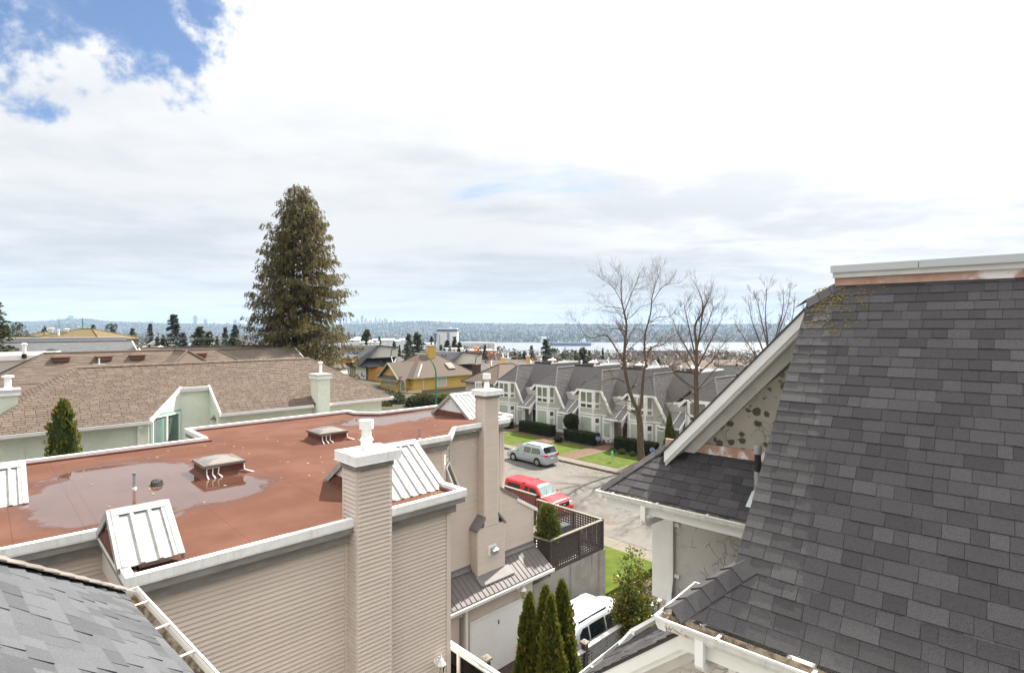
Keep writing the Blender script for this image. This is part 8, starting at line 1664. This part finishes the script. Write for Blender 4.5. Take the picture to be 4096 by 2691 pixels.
for k, px, yt, Y, wp, lm, lb, g in (
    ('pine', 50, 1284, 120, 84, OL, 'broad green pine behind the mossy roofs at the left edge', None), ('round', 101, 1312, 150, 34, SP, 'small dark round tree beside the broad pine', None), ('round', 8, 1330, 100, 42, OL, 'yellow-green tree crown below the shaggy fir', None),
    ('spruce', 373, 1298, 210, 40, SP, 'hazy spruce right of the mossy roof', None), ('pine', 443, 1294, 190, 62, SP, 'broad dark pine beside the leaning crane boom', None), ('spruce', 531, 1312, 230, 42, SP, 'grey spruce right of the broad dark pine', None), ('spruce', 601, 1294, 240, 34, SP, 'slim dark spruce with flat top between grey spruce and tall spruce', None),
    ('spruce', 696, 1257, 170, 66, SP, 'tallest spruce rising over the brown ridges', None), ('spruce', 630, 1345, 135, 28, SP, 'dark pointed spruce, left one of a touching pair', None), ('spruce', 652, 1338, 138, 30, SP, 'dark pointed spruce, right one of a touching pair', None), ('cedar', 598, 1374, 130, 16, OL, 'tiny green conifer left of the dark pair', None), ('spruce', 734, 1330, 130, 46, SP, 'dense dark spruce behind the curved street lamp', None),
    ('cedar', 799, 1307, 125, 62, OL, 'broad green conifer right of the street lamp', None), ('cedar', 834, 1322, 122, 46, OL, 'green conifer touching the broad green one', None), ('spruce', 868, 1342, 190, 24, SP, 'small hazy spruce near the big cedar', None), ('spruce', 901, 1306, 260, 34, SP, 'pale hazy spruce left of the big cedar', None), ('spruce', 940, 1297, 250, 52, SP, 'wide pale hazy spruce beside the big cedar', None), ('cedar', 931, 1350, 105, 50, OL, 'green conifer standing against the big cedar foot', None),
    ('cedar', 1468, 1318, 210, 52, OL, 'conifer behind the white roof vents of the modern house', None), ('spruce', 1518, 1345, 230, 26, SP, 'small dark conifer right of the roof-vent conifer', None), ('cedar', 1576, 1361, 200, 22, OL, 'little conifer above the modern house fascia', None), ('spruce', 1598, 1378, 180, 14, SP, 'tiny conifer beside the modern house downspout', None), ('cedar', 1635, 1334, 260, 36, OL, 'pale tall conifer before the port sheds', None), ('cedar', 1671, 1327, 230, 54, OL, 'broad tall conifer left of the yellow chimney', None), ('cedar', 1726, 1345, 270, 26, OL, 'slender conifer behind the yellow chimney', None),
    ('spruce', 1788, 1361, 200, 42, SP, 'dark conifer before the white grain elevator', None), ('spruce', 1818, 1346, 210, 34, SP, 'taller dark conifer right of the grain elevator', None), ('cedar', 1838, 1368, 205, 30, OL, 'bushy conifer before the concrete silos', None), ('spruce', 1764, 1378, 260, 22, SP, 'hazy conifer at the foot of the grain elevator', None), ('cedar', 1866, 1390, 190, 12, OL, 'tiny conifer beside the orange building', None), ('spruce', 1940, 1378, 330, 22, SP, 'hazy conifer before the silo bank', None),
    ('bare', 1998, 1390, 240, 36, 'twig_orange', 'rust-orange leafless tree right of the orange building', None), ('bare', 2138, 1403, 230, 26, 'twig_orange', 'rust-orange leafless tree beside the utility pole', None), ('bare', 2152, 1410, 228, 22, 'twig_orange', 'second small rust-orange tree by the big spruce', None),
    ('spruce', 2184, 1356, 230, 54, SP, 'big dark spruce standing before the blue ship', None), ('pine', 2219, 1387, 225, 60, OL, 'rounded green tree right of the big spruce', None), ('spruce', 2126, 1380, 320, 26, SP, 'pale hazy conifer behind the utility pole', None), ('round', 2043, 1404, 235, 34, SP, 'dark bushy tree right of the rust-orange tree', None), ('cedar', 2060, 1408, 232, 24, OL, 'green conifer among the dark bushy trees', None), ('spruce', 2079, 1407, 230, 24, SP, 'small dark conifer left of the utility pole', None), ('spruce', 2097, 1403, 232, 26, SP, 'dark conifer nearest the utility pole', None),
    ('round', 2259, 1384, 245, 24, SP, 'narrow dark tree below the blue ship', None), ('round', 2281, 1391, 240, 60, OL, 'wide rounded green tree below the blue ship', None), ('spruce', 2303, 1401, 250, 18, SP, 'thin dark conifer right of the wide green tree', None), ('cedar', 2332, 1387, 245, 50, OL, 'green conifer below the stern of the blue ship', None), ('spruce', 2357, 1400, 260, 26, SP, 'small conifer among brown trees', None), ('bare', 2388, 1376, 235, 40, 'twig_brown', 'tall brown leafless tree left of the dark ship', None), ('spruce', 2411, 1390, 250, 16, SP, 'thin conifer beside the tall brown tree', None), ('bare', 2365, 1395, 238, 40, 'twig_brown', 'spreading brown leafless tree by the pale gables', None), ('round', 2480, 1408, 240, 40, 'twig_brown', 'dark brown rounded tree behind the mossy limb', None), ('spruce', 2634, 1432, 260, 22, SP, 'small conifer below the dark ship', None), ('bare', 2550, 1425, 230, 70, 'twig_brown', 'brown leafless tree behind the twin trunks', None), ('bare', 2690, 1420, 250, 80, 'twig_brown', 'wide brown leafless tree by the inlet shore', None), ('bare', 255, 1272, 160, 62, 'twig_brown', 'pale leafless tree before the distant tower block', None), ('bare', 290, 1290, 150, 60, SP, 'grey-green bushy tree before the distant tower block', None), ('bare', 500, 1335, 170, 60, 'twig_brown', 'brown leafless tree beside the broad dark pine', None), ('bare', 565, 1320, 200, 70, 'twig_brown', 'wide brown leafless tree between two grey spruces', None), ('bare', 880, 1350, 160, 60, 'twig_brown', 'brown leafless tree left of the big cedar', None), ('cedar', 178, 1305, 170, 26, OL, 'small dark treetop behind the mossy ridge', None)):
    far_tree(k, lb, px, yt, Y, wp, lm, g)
# masses of trees and roofs too far to tell apart
cw = MB()
for k in range(9000):
    Y = 260 + 1000 * rg.random() ** .8; px = rg.uniform(-100, 3300); x = (px - 2048) / F * Y
    if Y > 950 and 1380 < px < 2020: continue
    z = zg(x, Y); h = max(4, (-z - (.0125 if px < 1000 else .034 if px < 2020 else .0405) * Y) * rg.uniform(.45, 1.0)); r_ = rg.uniform(1.8, 3.6); n_ = 6
    for q in range(9):
        d0 = rdir(rg); c = Vector((x, Y, z + h * .6)) + Vector((d0.x * r_, d0.y * r_, d0.z * h * .45)); d = (d0 + rdir(rg)).normalized(); leaf(cw, c, d, d.cross(rdir(rg)).normalized(), rg.uniform(1.2, 2.6), rg.uniform(.8, 1.6), rg.random())
stuff(cw.build('distant_wood', M['twig_brown'], tones=True), 'brown leafless trees filling the slope down to the inlet')
cw = MB()
for k in range(2600):
    Y = 240 + 950 * rg.random() ** .8; px = rg.uniform(-100, 3300); x = (px - 2048) / F * Y
    if Y > 950 and 1380 < px < 2020: continue
    z = zg(x, Y); h = max(5, (-z - (.014 if px < 1000 else .034 if px < 2020 else .040) * Y) * rg.uniform(.5, 1.1)); r_ = h * .2
    for q in range(14): f = rg.random(); az = rg.uniform(0, 6.28); rr_ = r_ * (1 - f) + .2; c = Vector((x + math.cos(az) * rr_, Y + math.sin(az) * rr_, z + h * f)); d = (Vector((math.cos(az), math.sin(az), -.4)) + rdir(rg) * .5).normalized(); leaf(cw, c, d, d.cross(rdir(rg)).normalized(), rg.uniform(1.0, 2.0), rg.uniform(.7, 1.2), rg.random())
stuff(cw.build('distant_conifers', M['spruce_leaf'], tones=True), 'dark evergreens scattered down the slope to the inlet')
mb = MB(FW); rb = MB(FW)
for k in range(900):
    Y = 200 + 900 * rg.random() ** .8; px = rg.uniform(0, 3200); x = (px - 2048) / F * Y; z = zg(x, Y); wd = rg.uniform(4, 7); d = rg.uniform(4, 6); h = rg.uniform(3.0, 5.5)
    mb.tone = rg.uniform(.5, 1.6); mb.box(x - wd, x + wd, Y - d, Y + d, z - 1, z + h); rb.tone = rg.uniform(.5, 1.5)
    rb.hexa([(x - wd - .5, Y - d - .5, z + h), (x + wd + .5, Y - d - .5, z + h), (x + wd + .5, Y + d + .5, z + h), (x - wd - .5, Y + d + .5, z + h)], [(x - wd * .6, Y - .1, z + h + 2.2), (x + wd * .6, Y - .1, z + h + 2.2), (x + wd * .6, Y + .1, z + h + 2.2), (x - wd * .6, Y + .1, z + h + 2.2)])
stuff(mb.build('distant_houses', M['far_roofs'], tones=True), 'small houses scattered down the slope'); stuff(rb.build('distant_roofs', M['roof_brown_far'], tones=True), 'small roofs scattered down the slope')
# a few houses one can tell apart behind the grey row
for lb, px0, px1, yr, ye, Y, rm, wm in (('pale gabled house behind the grey row, left one of two', 2392, 2440, 1440, 1462, 150, 'roof_grey_far', 'stucco_tan'), ('pale gabled house behind the grey row, right one of two', 2440, 2492, 1441, 1464, 146, 'roof_grey_far', 'stucco_tan'), ('brown roofed house behind the utility pole', 2035, 2125, 1441, 1458, 140, 'roof_brown_far', 'stucco_tan'), ('pale grey roofed house beyond the bare tree', 2590, 2640, 1450, 1466, 150, 'roof_grey_far', 'plaster_far'), ('brown roofed house left of the white chimneys', 1965, 2030, 1444, 1462, 150, 'roof_brown_far', 'plaster_far'), ('grey roofed house among the trees left of the big cedar', 850, 930, 1385, 1408, 110, 'roof_grey_far', 'plaster_far'), ('low grey roofed house behind the brown ridges', 540, 600, 1385, 1402, 130, 'roof_grey_far', 'plaster_far'), ('pale house gable beside the hazy spruce', 395, 430, 1352, 1368, 190, 'roof_grey_far', 'white_far'), ('tan roofed house below the grey spruce', 590, 640, 1362, 1378, 180, 'roof_brown_far', 'plaster_far')):
    z_r, z_e = -(yr - HOR) / F * Y, -(ye - HOR) / F * Y; x0, x1 = W0(px0, Y), W0(px1, Y); dpt = 8.0; T_ = (z_r - z_e) / (dpt / 2)
    hip_house('distant_house', lb, FW, x0, x1, Y, Y + dpt, z_e, T_, z_e - 5, wm, rm, gable=True)
for k, (px, py, w_, h_, mm, lb) in enumerate(((2112, 1441, .9, 2.2, 'stucco_yellow', 'yellow-capped chimney with a white pipe behind the grey row'), (2032, 1452, 1.2, 2.4, 'plaster_far', 'white double-flue chimney behind the grey row'), (2158, 1438, 1.2, 1.9, 'plaster_far', 'pale chimney behind the flat roofs of the grey row'), (2012, 1448, .9, 2.2, 'stucco_yellow', 'small yellow chimney behind the brown roof'))):
    Y = 128; c = atY(px, py, Y); root = thing('chimney_stack', lb, 'chimney', c - Vector((0, 0, 2))); m = MB(FW); m.box(c.x - w_ / 2, c.x + w_ / 2, Y - .4, Y + .4, c.z - 3, c.z + h_ * .4); m.build('shaft', M[mm], root); m = MB(FW); m.box(c.x - w_ / 2 - .12, c.x + w_ / 2 + .12, Y - .5, Y + .5, c.z + h_ * .4, c.z + h_ * .4 + .2); m.build('cap', M['lamp_grey'], root); m = MB(); m.lathe(c + Vector((0, 0, h_ * .4 + .2)), [(.18, 0), (.18, .9), (.28, .92), (.28, 1.1)], 10); m.build('flue_pipe', M['white_paint'], root)
# utility poles and wires
def upole(label, px, ytop, Y, arms, w_=.16):
    top = atY(px, ytop, Y); gz_ = zg(top.x, Y); root = thing('utility_pole', label, 'utility pole', (top.x, Y, gz_), 'wooden utility poles'); m = MB(); m.tube([(top.x, Y, gz_), (top.x, Y, top.z)], [w_ * 1.15, w_ * .85], 8); m.build('pole', M['pole_wood'], root)
    for dz, L in arms:
        m = MB(); m.beam((top.x - L, Y - .2, top.z - dz), (top.x + L, Y - .2, top.z - dz), .14, .14); ar = m.build('crossarm', M['pole_wood'], root); m = MB()
        for s_ in (-.9, -.45, .45, .9): m.lathe((top.x + L * s_, Y - .2, top.z - dz + .07), [(.06, 0), (.08, .1), (.03, .2)], 6)
        m.build('insulators', M['lamp_grey'], ar)
    return top
pA = upole('wooden utility pole with crossarm left of the big spruce', 2116, 1395, 145, ((.5, 1.7),)); pB = upole('tall pale wooden pole between the twin trunks and thin tree', 2603, 1384, 105, ((.5, 1.0), (4.2, .9)), .22); pC = upole('short utility pole right of the big spruce', 2222, 1424, 190, ((.4, 1.4),)); pD = upole('pale utility pole before the dark spruces', 686, 1364, 130, ((.3, .9),)); pE = upole('wooden utility pole beside the white chimney flue', 2067, 1422, 170, ((.5, 1.2),))
def wire(label, p, q, sag, n=12, r_=.025):
    p, q = Vector(p), Vector(q); m = MB(); m.tube([p.lerp(q, i / n) - Vector((0, 0, sag * 4 * (i / n) * (1 - i / n))) for i in range(n + 1)], r_, 4); tag(m.build('overhead_wire', M['lamp_grey']), label, 'wire', 'overhead wires')
wire('pale overhead wire crossing above the mossy roof', atY(-40, 1307, 95), atY(430, 1318, 100), 1.2); wire('upper overhead wire crossing before the spruces', atY(430, 1330, 110), atY(970, 1348, 115), .5); wire('lower overhead wire crossing before the spruces', atY(430, 1334, 110), atY(970, 1354, 115), .5)
wire('overhead wire from the left pole towards the row', pA, atY(1880, 1432, 120), 1.5); wire('overhead wire between the two far poles', pA, pC, .6); wire('overhead wire from the short pole to the trees', pC, atY(2360, 1452, 130), .8); wire('overhead wire rising to the tall pale pole', atY(2360, 1452, 130), pB, 1.0)
# ------------------------------------------------------------------ port and water
def bldg(name, label, cat, px0, px1, ytop, Y, dep, mm, z0=None, group=None):
    x0, x1 = W0(px0, Y), W0(px1, Y); zt_ = -(ytop - HOR) / F * Y; zb_ = zg((x0 + x1) / 2, Y) - 2 if z0 is None else z0; root = thing(name, label, cat, ((x0 + x1) / 2, Y, zb_), group); m = MB(FW); m.box(x0, x1, Y, Y + dep, zb_, zt_); m.build('wall', M[mm], root); return root, x0, x1, zb_, zt_
Y = 1320
r_, x0, x1, zb_, zt_ = bldg('grain_elevator', 'tall white grain elevator with dark blue band by the water', 'building', 1747, 1829, 1316, Y, 30, 'white_far')
m = MB(FW); m.box(x0 - .3, x1 + .3, Y - .5, Y + 30.5, zt_ - 5, zt_ - .5); m.build('blue_band', M['blue_paint'], r_); m = MB(FW); m.box(x0 - .2, x1 + .2, Y - .4, Y + 30.4, zt_ - 6.6, zt_ - 5.8); m.build('red_line', M['ship_red'], r_); m = MB(FW); m.box(x0 + 1, x1 - 1, Y + 1, Y + 28, zt_ - .5, zt_ + 2.5); m.box(W0(1796, Y), W0(1805, Y), Y + 3, Y + 12, zt_ + 2, zt_ + 5); m.build('penthouse', M['white_far'], r_)
m = MB(FW); xm = W0(1793, Y); m.box(xm - 3.0, xm + 3.0, Y - 1.2, Y, zb_, zt_ - 6.6); st2 = m.build('stair_tower', M['tower_far'], r_)
for q in range(6): m = MB(FW); z = zt_ - 10 - q * 7; m.beam((xm - 2.8, Y - 1.5, z), (xm + 2.8, Y - 1.5, z - 6), .5, .7); m.build('stair_flight', M['dark_metal'], st2)
m = MB(FW); xt = W0(1742, Y); m.box(xt - 1.6, xt + 1.6, Y - 6, Y - 3, zb_, zt_ - 13); m.box(xt - 4, xt + 4, Y - 7, Y - 2, zt_ - 14, zt_ - 11); m.tube([(xt, Y - 5, zt_ - 13), (xt + 10, Y - 5, zt_ - 13), (xt + 10, Y - 5, zt_ - 40)], .5, 5); m.build('leg_tower', M['blue_paint'], r_)
r_, x0, x1, zb_, zt_ = bldg('silo_bank', 'long bank of grey concrete grain silos right of the white elevator', 'building', 1829, 1982, 1374, 1300, 20, 'conc_far')
nS = 16
for q in range(nS): m = MB(); xx = x0 + (x1 - x0) * (q + .5) / nS; m.lathe((xx, 1300, zb_), [((x1 - x0) / nS * .5, 0), ((x1 - x0) / nS * .5, zt_ - zb_ - .4)], 14); m.build('silo', M['conc_far'], r_, smooth=True)
m = MB(FW); m.box(x0, x1 - 3, 1300, 1316, zt_, zt_ + 3.2); m.box(x1 - 14, x1 + 18, 1292, 1300, zt_ - 11, zt_ - 9.6); m.build('gallery', M['white_far'], r_)
G = 'white port sheds by the water'
for k, (a_, b_, yt) in enumerate(((1394, 1440, 1360), (1418, 1445, 1354), (1442, 1490, 1362), (1490, 1548, 1360), (1528, 1575, 1359), (1560, 1600, 1364), (1596, 1634, 1359))):
    r_, x0, x1, zb_, zt_ = bldg('port_shed', 'long white port shed left of the white grain elevator', 'building', a_, b_, yt, 1330 + 6 * k, 25, 'white_far', group=G); m = MB(FW); slabroof(m, [(x0 - 1, 1328 + 6 * k, zt_), (x1 + 1, 1328 + 6 * k, zt_), (x1 + 1, 1343 + 6 * k, zt_ + 3), (x0 - 1, 1343 + 6 * k, zt_ + 3)], .5); m.build('roof', M['white_far'], r_); m = MB(FW)
    for q in range(6): xq = x0 + (x1 - x0) * (q + .5) / 6; m.box(xq - 1, xq + 1, 1325 + 6 * k, 1330 + 6 * k - .1, zb_, zb_ + 9)
    m.build('doors', M['ship_dark'], r_)
m = MB(FW); p, q = atY(1632, 1362, 1320), atY(1720, 1380, 1318); m.beam(p, q, 5, 5); root = thing('conveyor_gallery', 'sloping white conveyor gallery rising to the grain elevator', 'conveyor', (q.x, q.y, -80)); m.build('gallery', M['white_far'], root); m = MB(FW)
for t in (.2, .5, .8): c = p.lerp(q, t); m.beam(c, (c.x, c.y, -84), 1.2, 1.2)
m.build('trestle', M['ship_dark'], root)
r_, x0, x1, zb_, zt_ = bldg('timber_frame_block', 'orange wood-sheathed apartment block under construction', 'building', 1858, 1982, 1402, 420, 18, 'orange_build')
m = MB(FW); m.box(W0(1893, 420), W0(1912, 420), 424, 434, zt_, zt_ + 2.6); m.build('roof_box', M['orange_build'], r_); m = MB(FW); m.box(x0 - .3, x1 + .3, 419.7, 438.3, zt_ - .2, zt_ + .3); m.build('roof_edge', M['white_far'], r_)
for jz in range(3):
    for q in range(9):
        xq = x0 + (x1 - x0) * (q + .5) / 9; z = zt_ - 1.2 - jz * 2.9
        m = MB(FW); m.box(xq - .62, xq + .62, 419.85, 420.1, z - 1.3, z); m.build('window', M['win_dark'], r_)
# piers, ships
m = MB(FW); m.box(W0(1990, 1400), W0(2290, 1400), 1400, 1408, -85, -79); m.box(W0(1990, 1400), W0(2290, 1400), 1399, 1401, -79, -77.8); tag(m.build('pier', M['conc_far']), 'long low grey pier below the blue ship', 'pier')
def ship(label, px0, px1, Y, hull, red, deck_h, superx, cranes, bow_left):
    x0, x1 = W0(px0, Y), W0(px1, Y); L = x1 - x0; c = Vector(((x0 + x1) / 2, Y, -85)); root = thing('cargo_ship', label, 'ship', c, None); B_ = 15
    def hullm(z0, z1, fl, nm, mm):
        P = []; S_ = 16
        for z, g in ((z0, .0), (z1, fl)):
            ring_ = []
            for i in range(S_ + 1): t = i / S_; wv = min(1, (min(t, 1 - t) * 8 + .05)) ** .6; ring_.append((x0 - g * (1 if bow_left else .4) + (L + g * 1.4) * t, Y - B_ * wv, z))
            for i in range(S_, -1, -1): t = i / S_; wv = min(1, (min(t, 1 - t) * 8 + .05)) ** .6; ring_.append((x0 - g + (L + g * 1.4) * t, Y + B_ * wv, z))
            P.append([Vector(p) for p in ring_])
        m = MB(); m.hexa(P[0], P[1]); return m.build(nm, M[mm], root)
    hullm(-86, -85 + red, 0, 'boot_top', 'ship_red'); hullm(-85 + red + .02, -85 + deck_h, 3, 'hull', hull)
    bow = x0 if bow_left else x1; m = MB(FW); m.box(min(bow, bow + (9 if bow_left else -9)), max(bow, bow + (9 if bow_left else -9)), Y - 9, Y + 9, -85 + deck_h, -85 + deck_h + 2.5); m.build('forecastle', M[hull], root)
    xs0 = x0 + L * superx; m = MB(FW); m.box(xs0, xs0 + 14, Y - 13, Y + 13, -85 + deck_h, -85 + deck_h + 14); m.box(xs0 - 2, xs0 + 12, Y - 16, Y + 16, -85 + deck_h + 11, -85 + deck_h + 13.5); m.box(xs0 + 3, xs0 + 8, Y - 3, Y + 3, -85 + deck_h + 14, -85 + deck_h + 20); m.build('superstructure', M['white_far'], root)
    for q in range(cranes): xx = x0 + L * (.2 + .55 * q / max(1, cranes - 1)); m = MB(FW); m.box(xx - 1.5, xx + 1.5, Y - 1.5, Y + 1.5, -85 + deck_h, -85 + deck_h + 11); m.beam((xx, Y, -85 + deck_h + 10), (xx + 18, Y, -85 + deck_h + 13), 1, 1.2); m.build('deck_crane', M['white_far'], root)
    for q in range(7): xx = x0 + L * (.1 + .66 * q / 6); m = MB(FW); m.box(xx - 8, xx + 8, Y - 11, Y + 11, -85 + deck_h, -85 + deck_h + 1.6); m.build('hatch', M['conc_far'] if hull == 'ship_blue' else M['ship_red'], root)
    return root
ship('long blue cargo ship lying in the inlet', 2200, 2364, 2600, 'ship_blue', 3.5, 14, .80, 3, True)
ship('dark cargo ship with rust-red lower hull nearer in the inlet', 2506, 2796, 1700, 'ship_dark', 9, 14, .03, 0, False)
# far shore industry
for k, (px, py, L, lb) in enumerate(((2166, 1350, 0, 'white loading plant with green conveyor on the far shore'),)):
    Y = 3150; r_, x0, x1, zb_, zt_ = bldg('loading_plant', lb, 'building', 2163, 2186, 1346, Y, 30, 'white_far', -85); m = MB(FW); m.beam(atY(2140, 1366, Y - 5), atY(2166, 1352, Y - 5), 4, 5); m.build('conveyor', M['pole_green'], r_)
mat('crane_pink', (0.50, 0.28, 0.25), rough=.8)
for k, (px, Y) in enumerate(((2445, 3190), (2520, 3190), (2560, 3195), (2660, 3190), (2700, 3200), (2748, 3195), (2842, 3200))):
    c = atY(px, 1369, Y); root = thing('dock_crane', 'hazy reddish dock crane on the far shore', 'crane', (c.x, Y, -84), 'dock cranes on the far shore'); m = MB(FW)
    for s_ in (-8, 8): m.beam((c.x + s_, Y, -84), (c.x + s_ * .7, Y, -40), 1.6, 1.6)
    m.beam((c.x - 8, Y, -60), (c.x + 8, Y, -60), 1.5, 1.5); m.build('portal', M['crane_pink'], root); m = MB(FW); m.beam((c.x - 22, Y, -41), (c.x + 22, Y, -41), 1.8, 2.2); m.beam((c.x, Y, -41), (c.x + 2, Y, -25), 1.4, 1.4); m.beam((c.x + 2, Y, -25), (c.x - 22, Y, -41), .7, .7); m.build('boom', M['crane_pink'], root)
# skyline towers
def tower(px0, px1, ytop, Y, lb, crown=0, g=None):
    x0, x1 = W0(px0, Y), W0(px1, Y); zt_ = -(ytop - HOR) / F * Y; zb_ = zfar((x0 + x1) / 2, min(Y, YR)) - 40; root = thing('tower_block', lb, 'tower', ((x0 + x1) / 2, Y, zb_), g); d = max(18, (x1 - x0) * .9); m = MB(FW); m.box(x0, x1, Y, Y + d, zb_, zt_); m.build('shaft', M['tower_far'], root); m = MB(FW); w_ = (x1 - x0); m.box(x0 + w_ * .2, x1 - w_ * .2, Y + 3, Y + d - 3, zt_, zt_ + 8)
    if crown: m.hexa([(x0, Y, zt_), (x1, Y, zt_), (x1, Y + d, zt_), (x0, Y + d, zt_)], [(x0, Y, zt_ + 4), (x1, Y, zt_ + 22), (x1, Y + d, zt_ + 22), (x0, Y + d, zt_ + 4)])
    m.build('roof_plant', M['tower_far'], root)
Y7 = 7400; LT = 'pale slab tower in the far skyline group right of the big cedar'; GT = 'towers of the far skyline'
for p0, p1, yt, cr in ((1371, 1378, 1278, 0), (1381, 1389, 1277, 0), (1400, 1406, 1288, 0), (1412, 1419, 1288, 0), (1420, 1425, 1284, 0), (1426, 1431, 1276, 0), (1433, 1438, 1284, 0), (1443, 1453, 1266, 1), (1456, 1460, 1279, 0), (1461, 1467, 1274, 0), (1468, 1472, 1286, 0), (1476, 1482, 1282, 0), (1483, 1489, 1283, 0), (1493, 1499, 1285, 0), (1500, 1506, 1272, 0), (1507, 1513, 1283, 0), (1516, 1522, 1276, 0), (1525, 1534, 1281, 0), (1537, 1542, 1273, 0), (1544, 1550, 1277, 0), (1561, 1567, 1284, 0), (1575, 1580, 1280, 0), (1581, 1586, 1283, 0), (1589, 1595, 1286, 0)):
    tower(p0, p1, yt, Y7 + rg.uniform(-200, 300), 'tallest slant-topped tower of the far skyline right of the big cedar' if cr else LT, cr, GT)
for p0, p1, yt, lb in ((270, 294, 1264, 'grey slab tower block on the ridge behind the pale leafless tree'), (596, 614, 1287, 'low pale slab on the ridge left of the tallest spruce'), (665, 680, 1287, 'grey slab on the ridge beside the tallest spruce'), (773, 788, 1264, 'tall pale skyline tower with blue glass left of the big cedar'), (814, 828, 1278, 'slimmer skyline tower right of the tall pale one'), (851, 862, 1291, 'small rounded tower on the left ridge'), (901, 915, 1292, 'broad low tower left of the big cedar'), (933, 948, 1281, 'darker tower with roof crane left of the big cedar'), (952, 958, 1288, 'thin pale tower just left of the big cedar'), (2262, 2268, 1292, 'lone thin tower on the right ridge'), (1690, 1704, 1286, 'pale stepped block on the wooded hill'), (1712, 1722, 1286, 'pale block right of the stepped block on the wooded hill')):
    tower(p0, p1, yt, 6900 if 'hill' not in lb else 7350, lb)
root = thing('tower_crane', 'thin green tower crane mast beyond the mossy roof', 'crane', atY(331, 1325, 900)); m = MB(); b_ = atY(331, 1340, 900); t_ = atY(331, 1272, 900); m.tube([b_, t_], .8, 4); m.build('mast', M['pole_green'], root); m = MB(); m.beam(atY(329, 1290, 900), atY(334, 1290, 900), 1.2, 1.6); m.build('cab', M['pole_green'], root)
root = thing('boom_crane', 'dark leaning crane boom beside the broad pine', 'crane', atY(455, 1330, 600)); m = MB(); m.tube([atY(452, 1312, 600), atY(464, 1293, 600)], .5, 5); m.build('boom', M['dark_metal'], root); m = MB(); m.box(*[v for v in (FB.ab(atY(452, 1314, 600))[0] - 2, FB.ab(atY(452, 1314, 600))[0] + 2, FB.ab(atY(452, 1314, 600))[1] - 2, FB.ab(atY(452, 1314, 600))[1] + 2)], -40, -1); m.build('base', M['dark_metal'], root)
# ------------------------------------------------------------------ the air between here and the far shore
hz = bpy.data.materials.new('haze'); hz.use_nodes = True; t = hz.node_tree; t.nodes.clear(); vo = N(t, 'ShaderNodeVolumePrincipled'); vo.inputs['Color'].default_value = (0.55, 0.75, 1.0, 1); vo.inputs['Density'].default_value = 0.00007; vo.inputs['Anisotropy'].default_value = 0.0
out = N(t, 'ShaderNodeOutputMaterial'); wl(t, vo.outputs[0], out.inputs['Volume'])
m = MB(FW); m.box(-9600, 9600, -150, 10200, -92, 260); h = m.build('haze', hz); h['kind'] = 'stuff'; h['label'] = 'pale blue haze over the inlet'
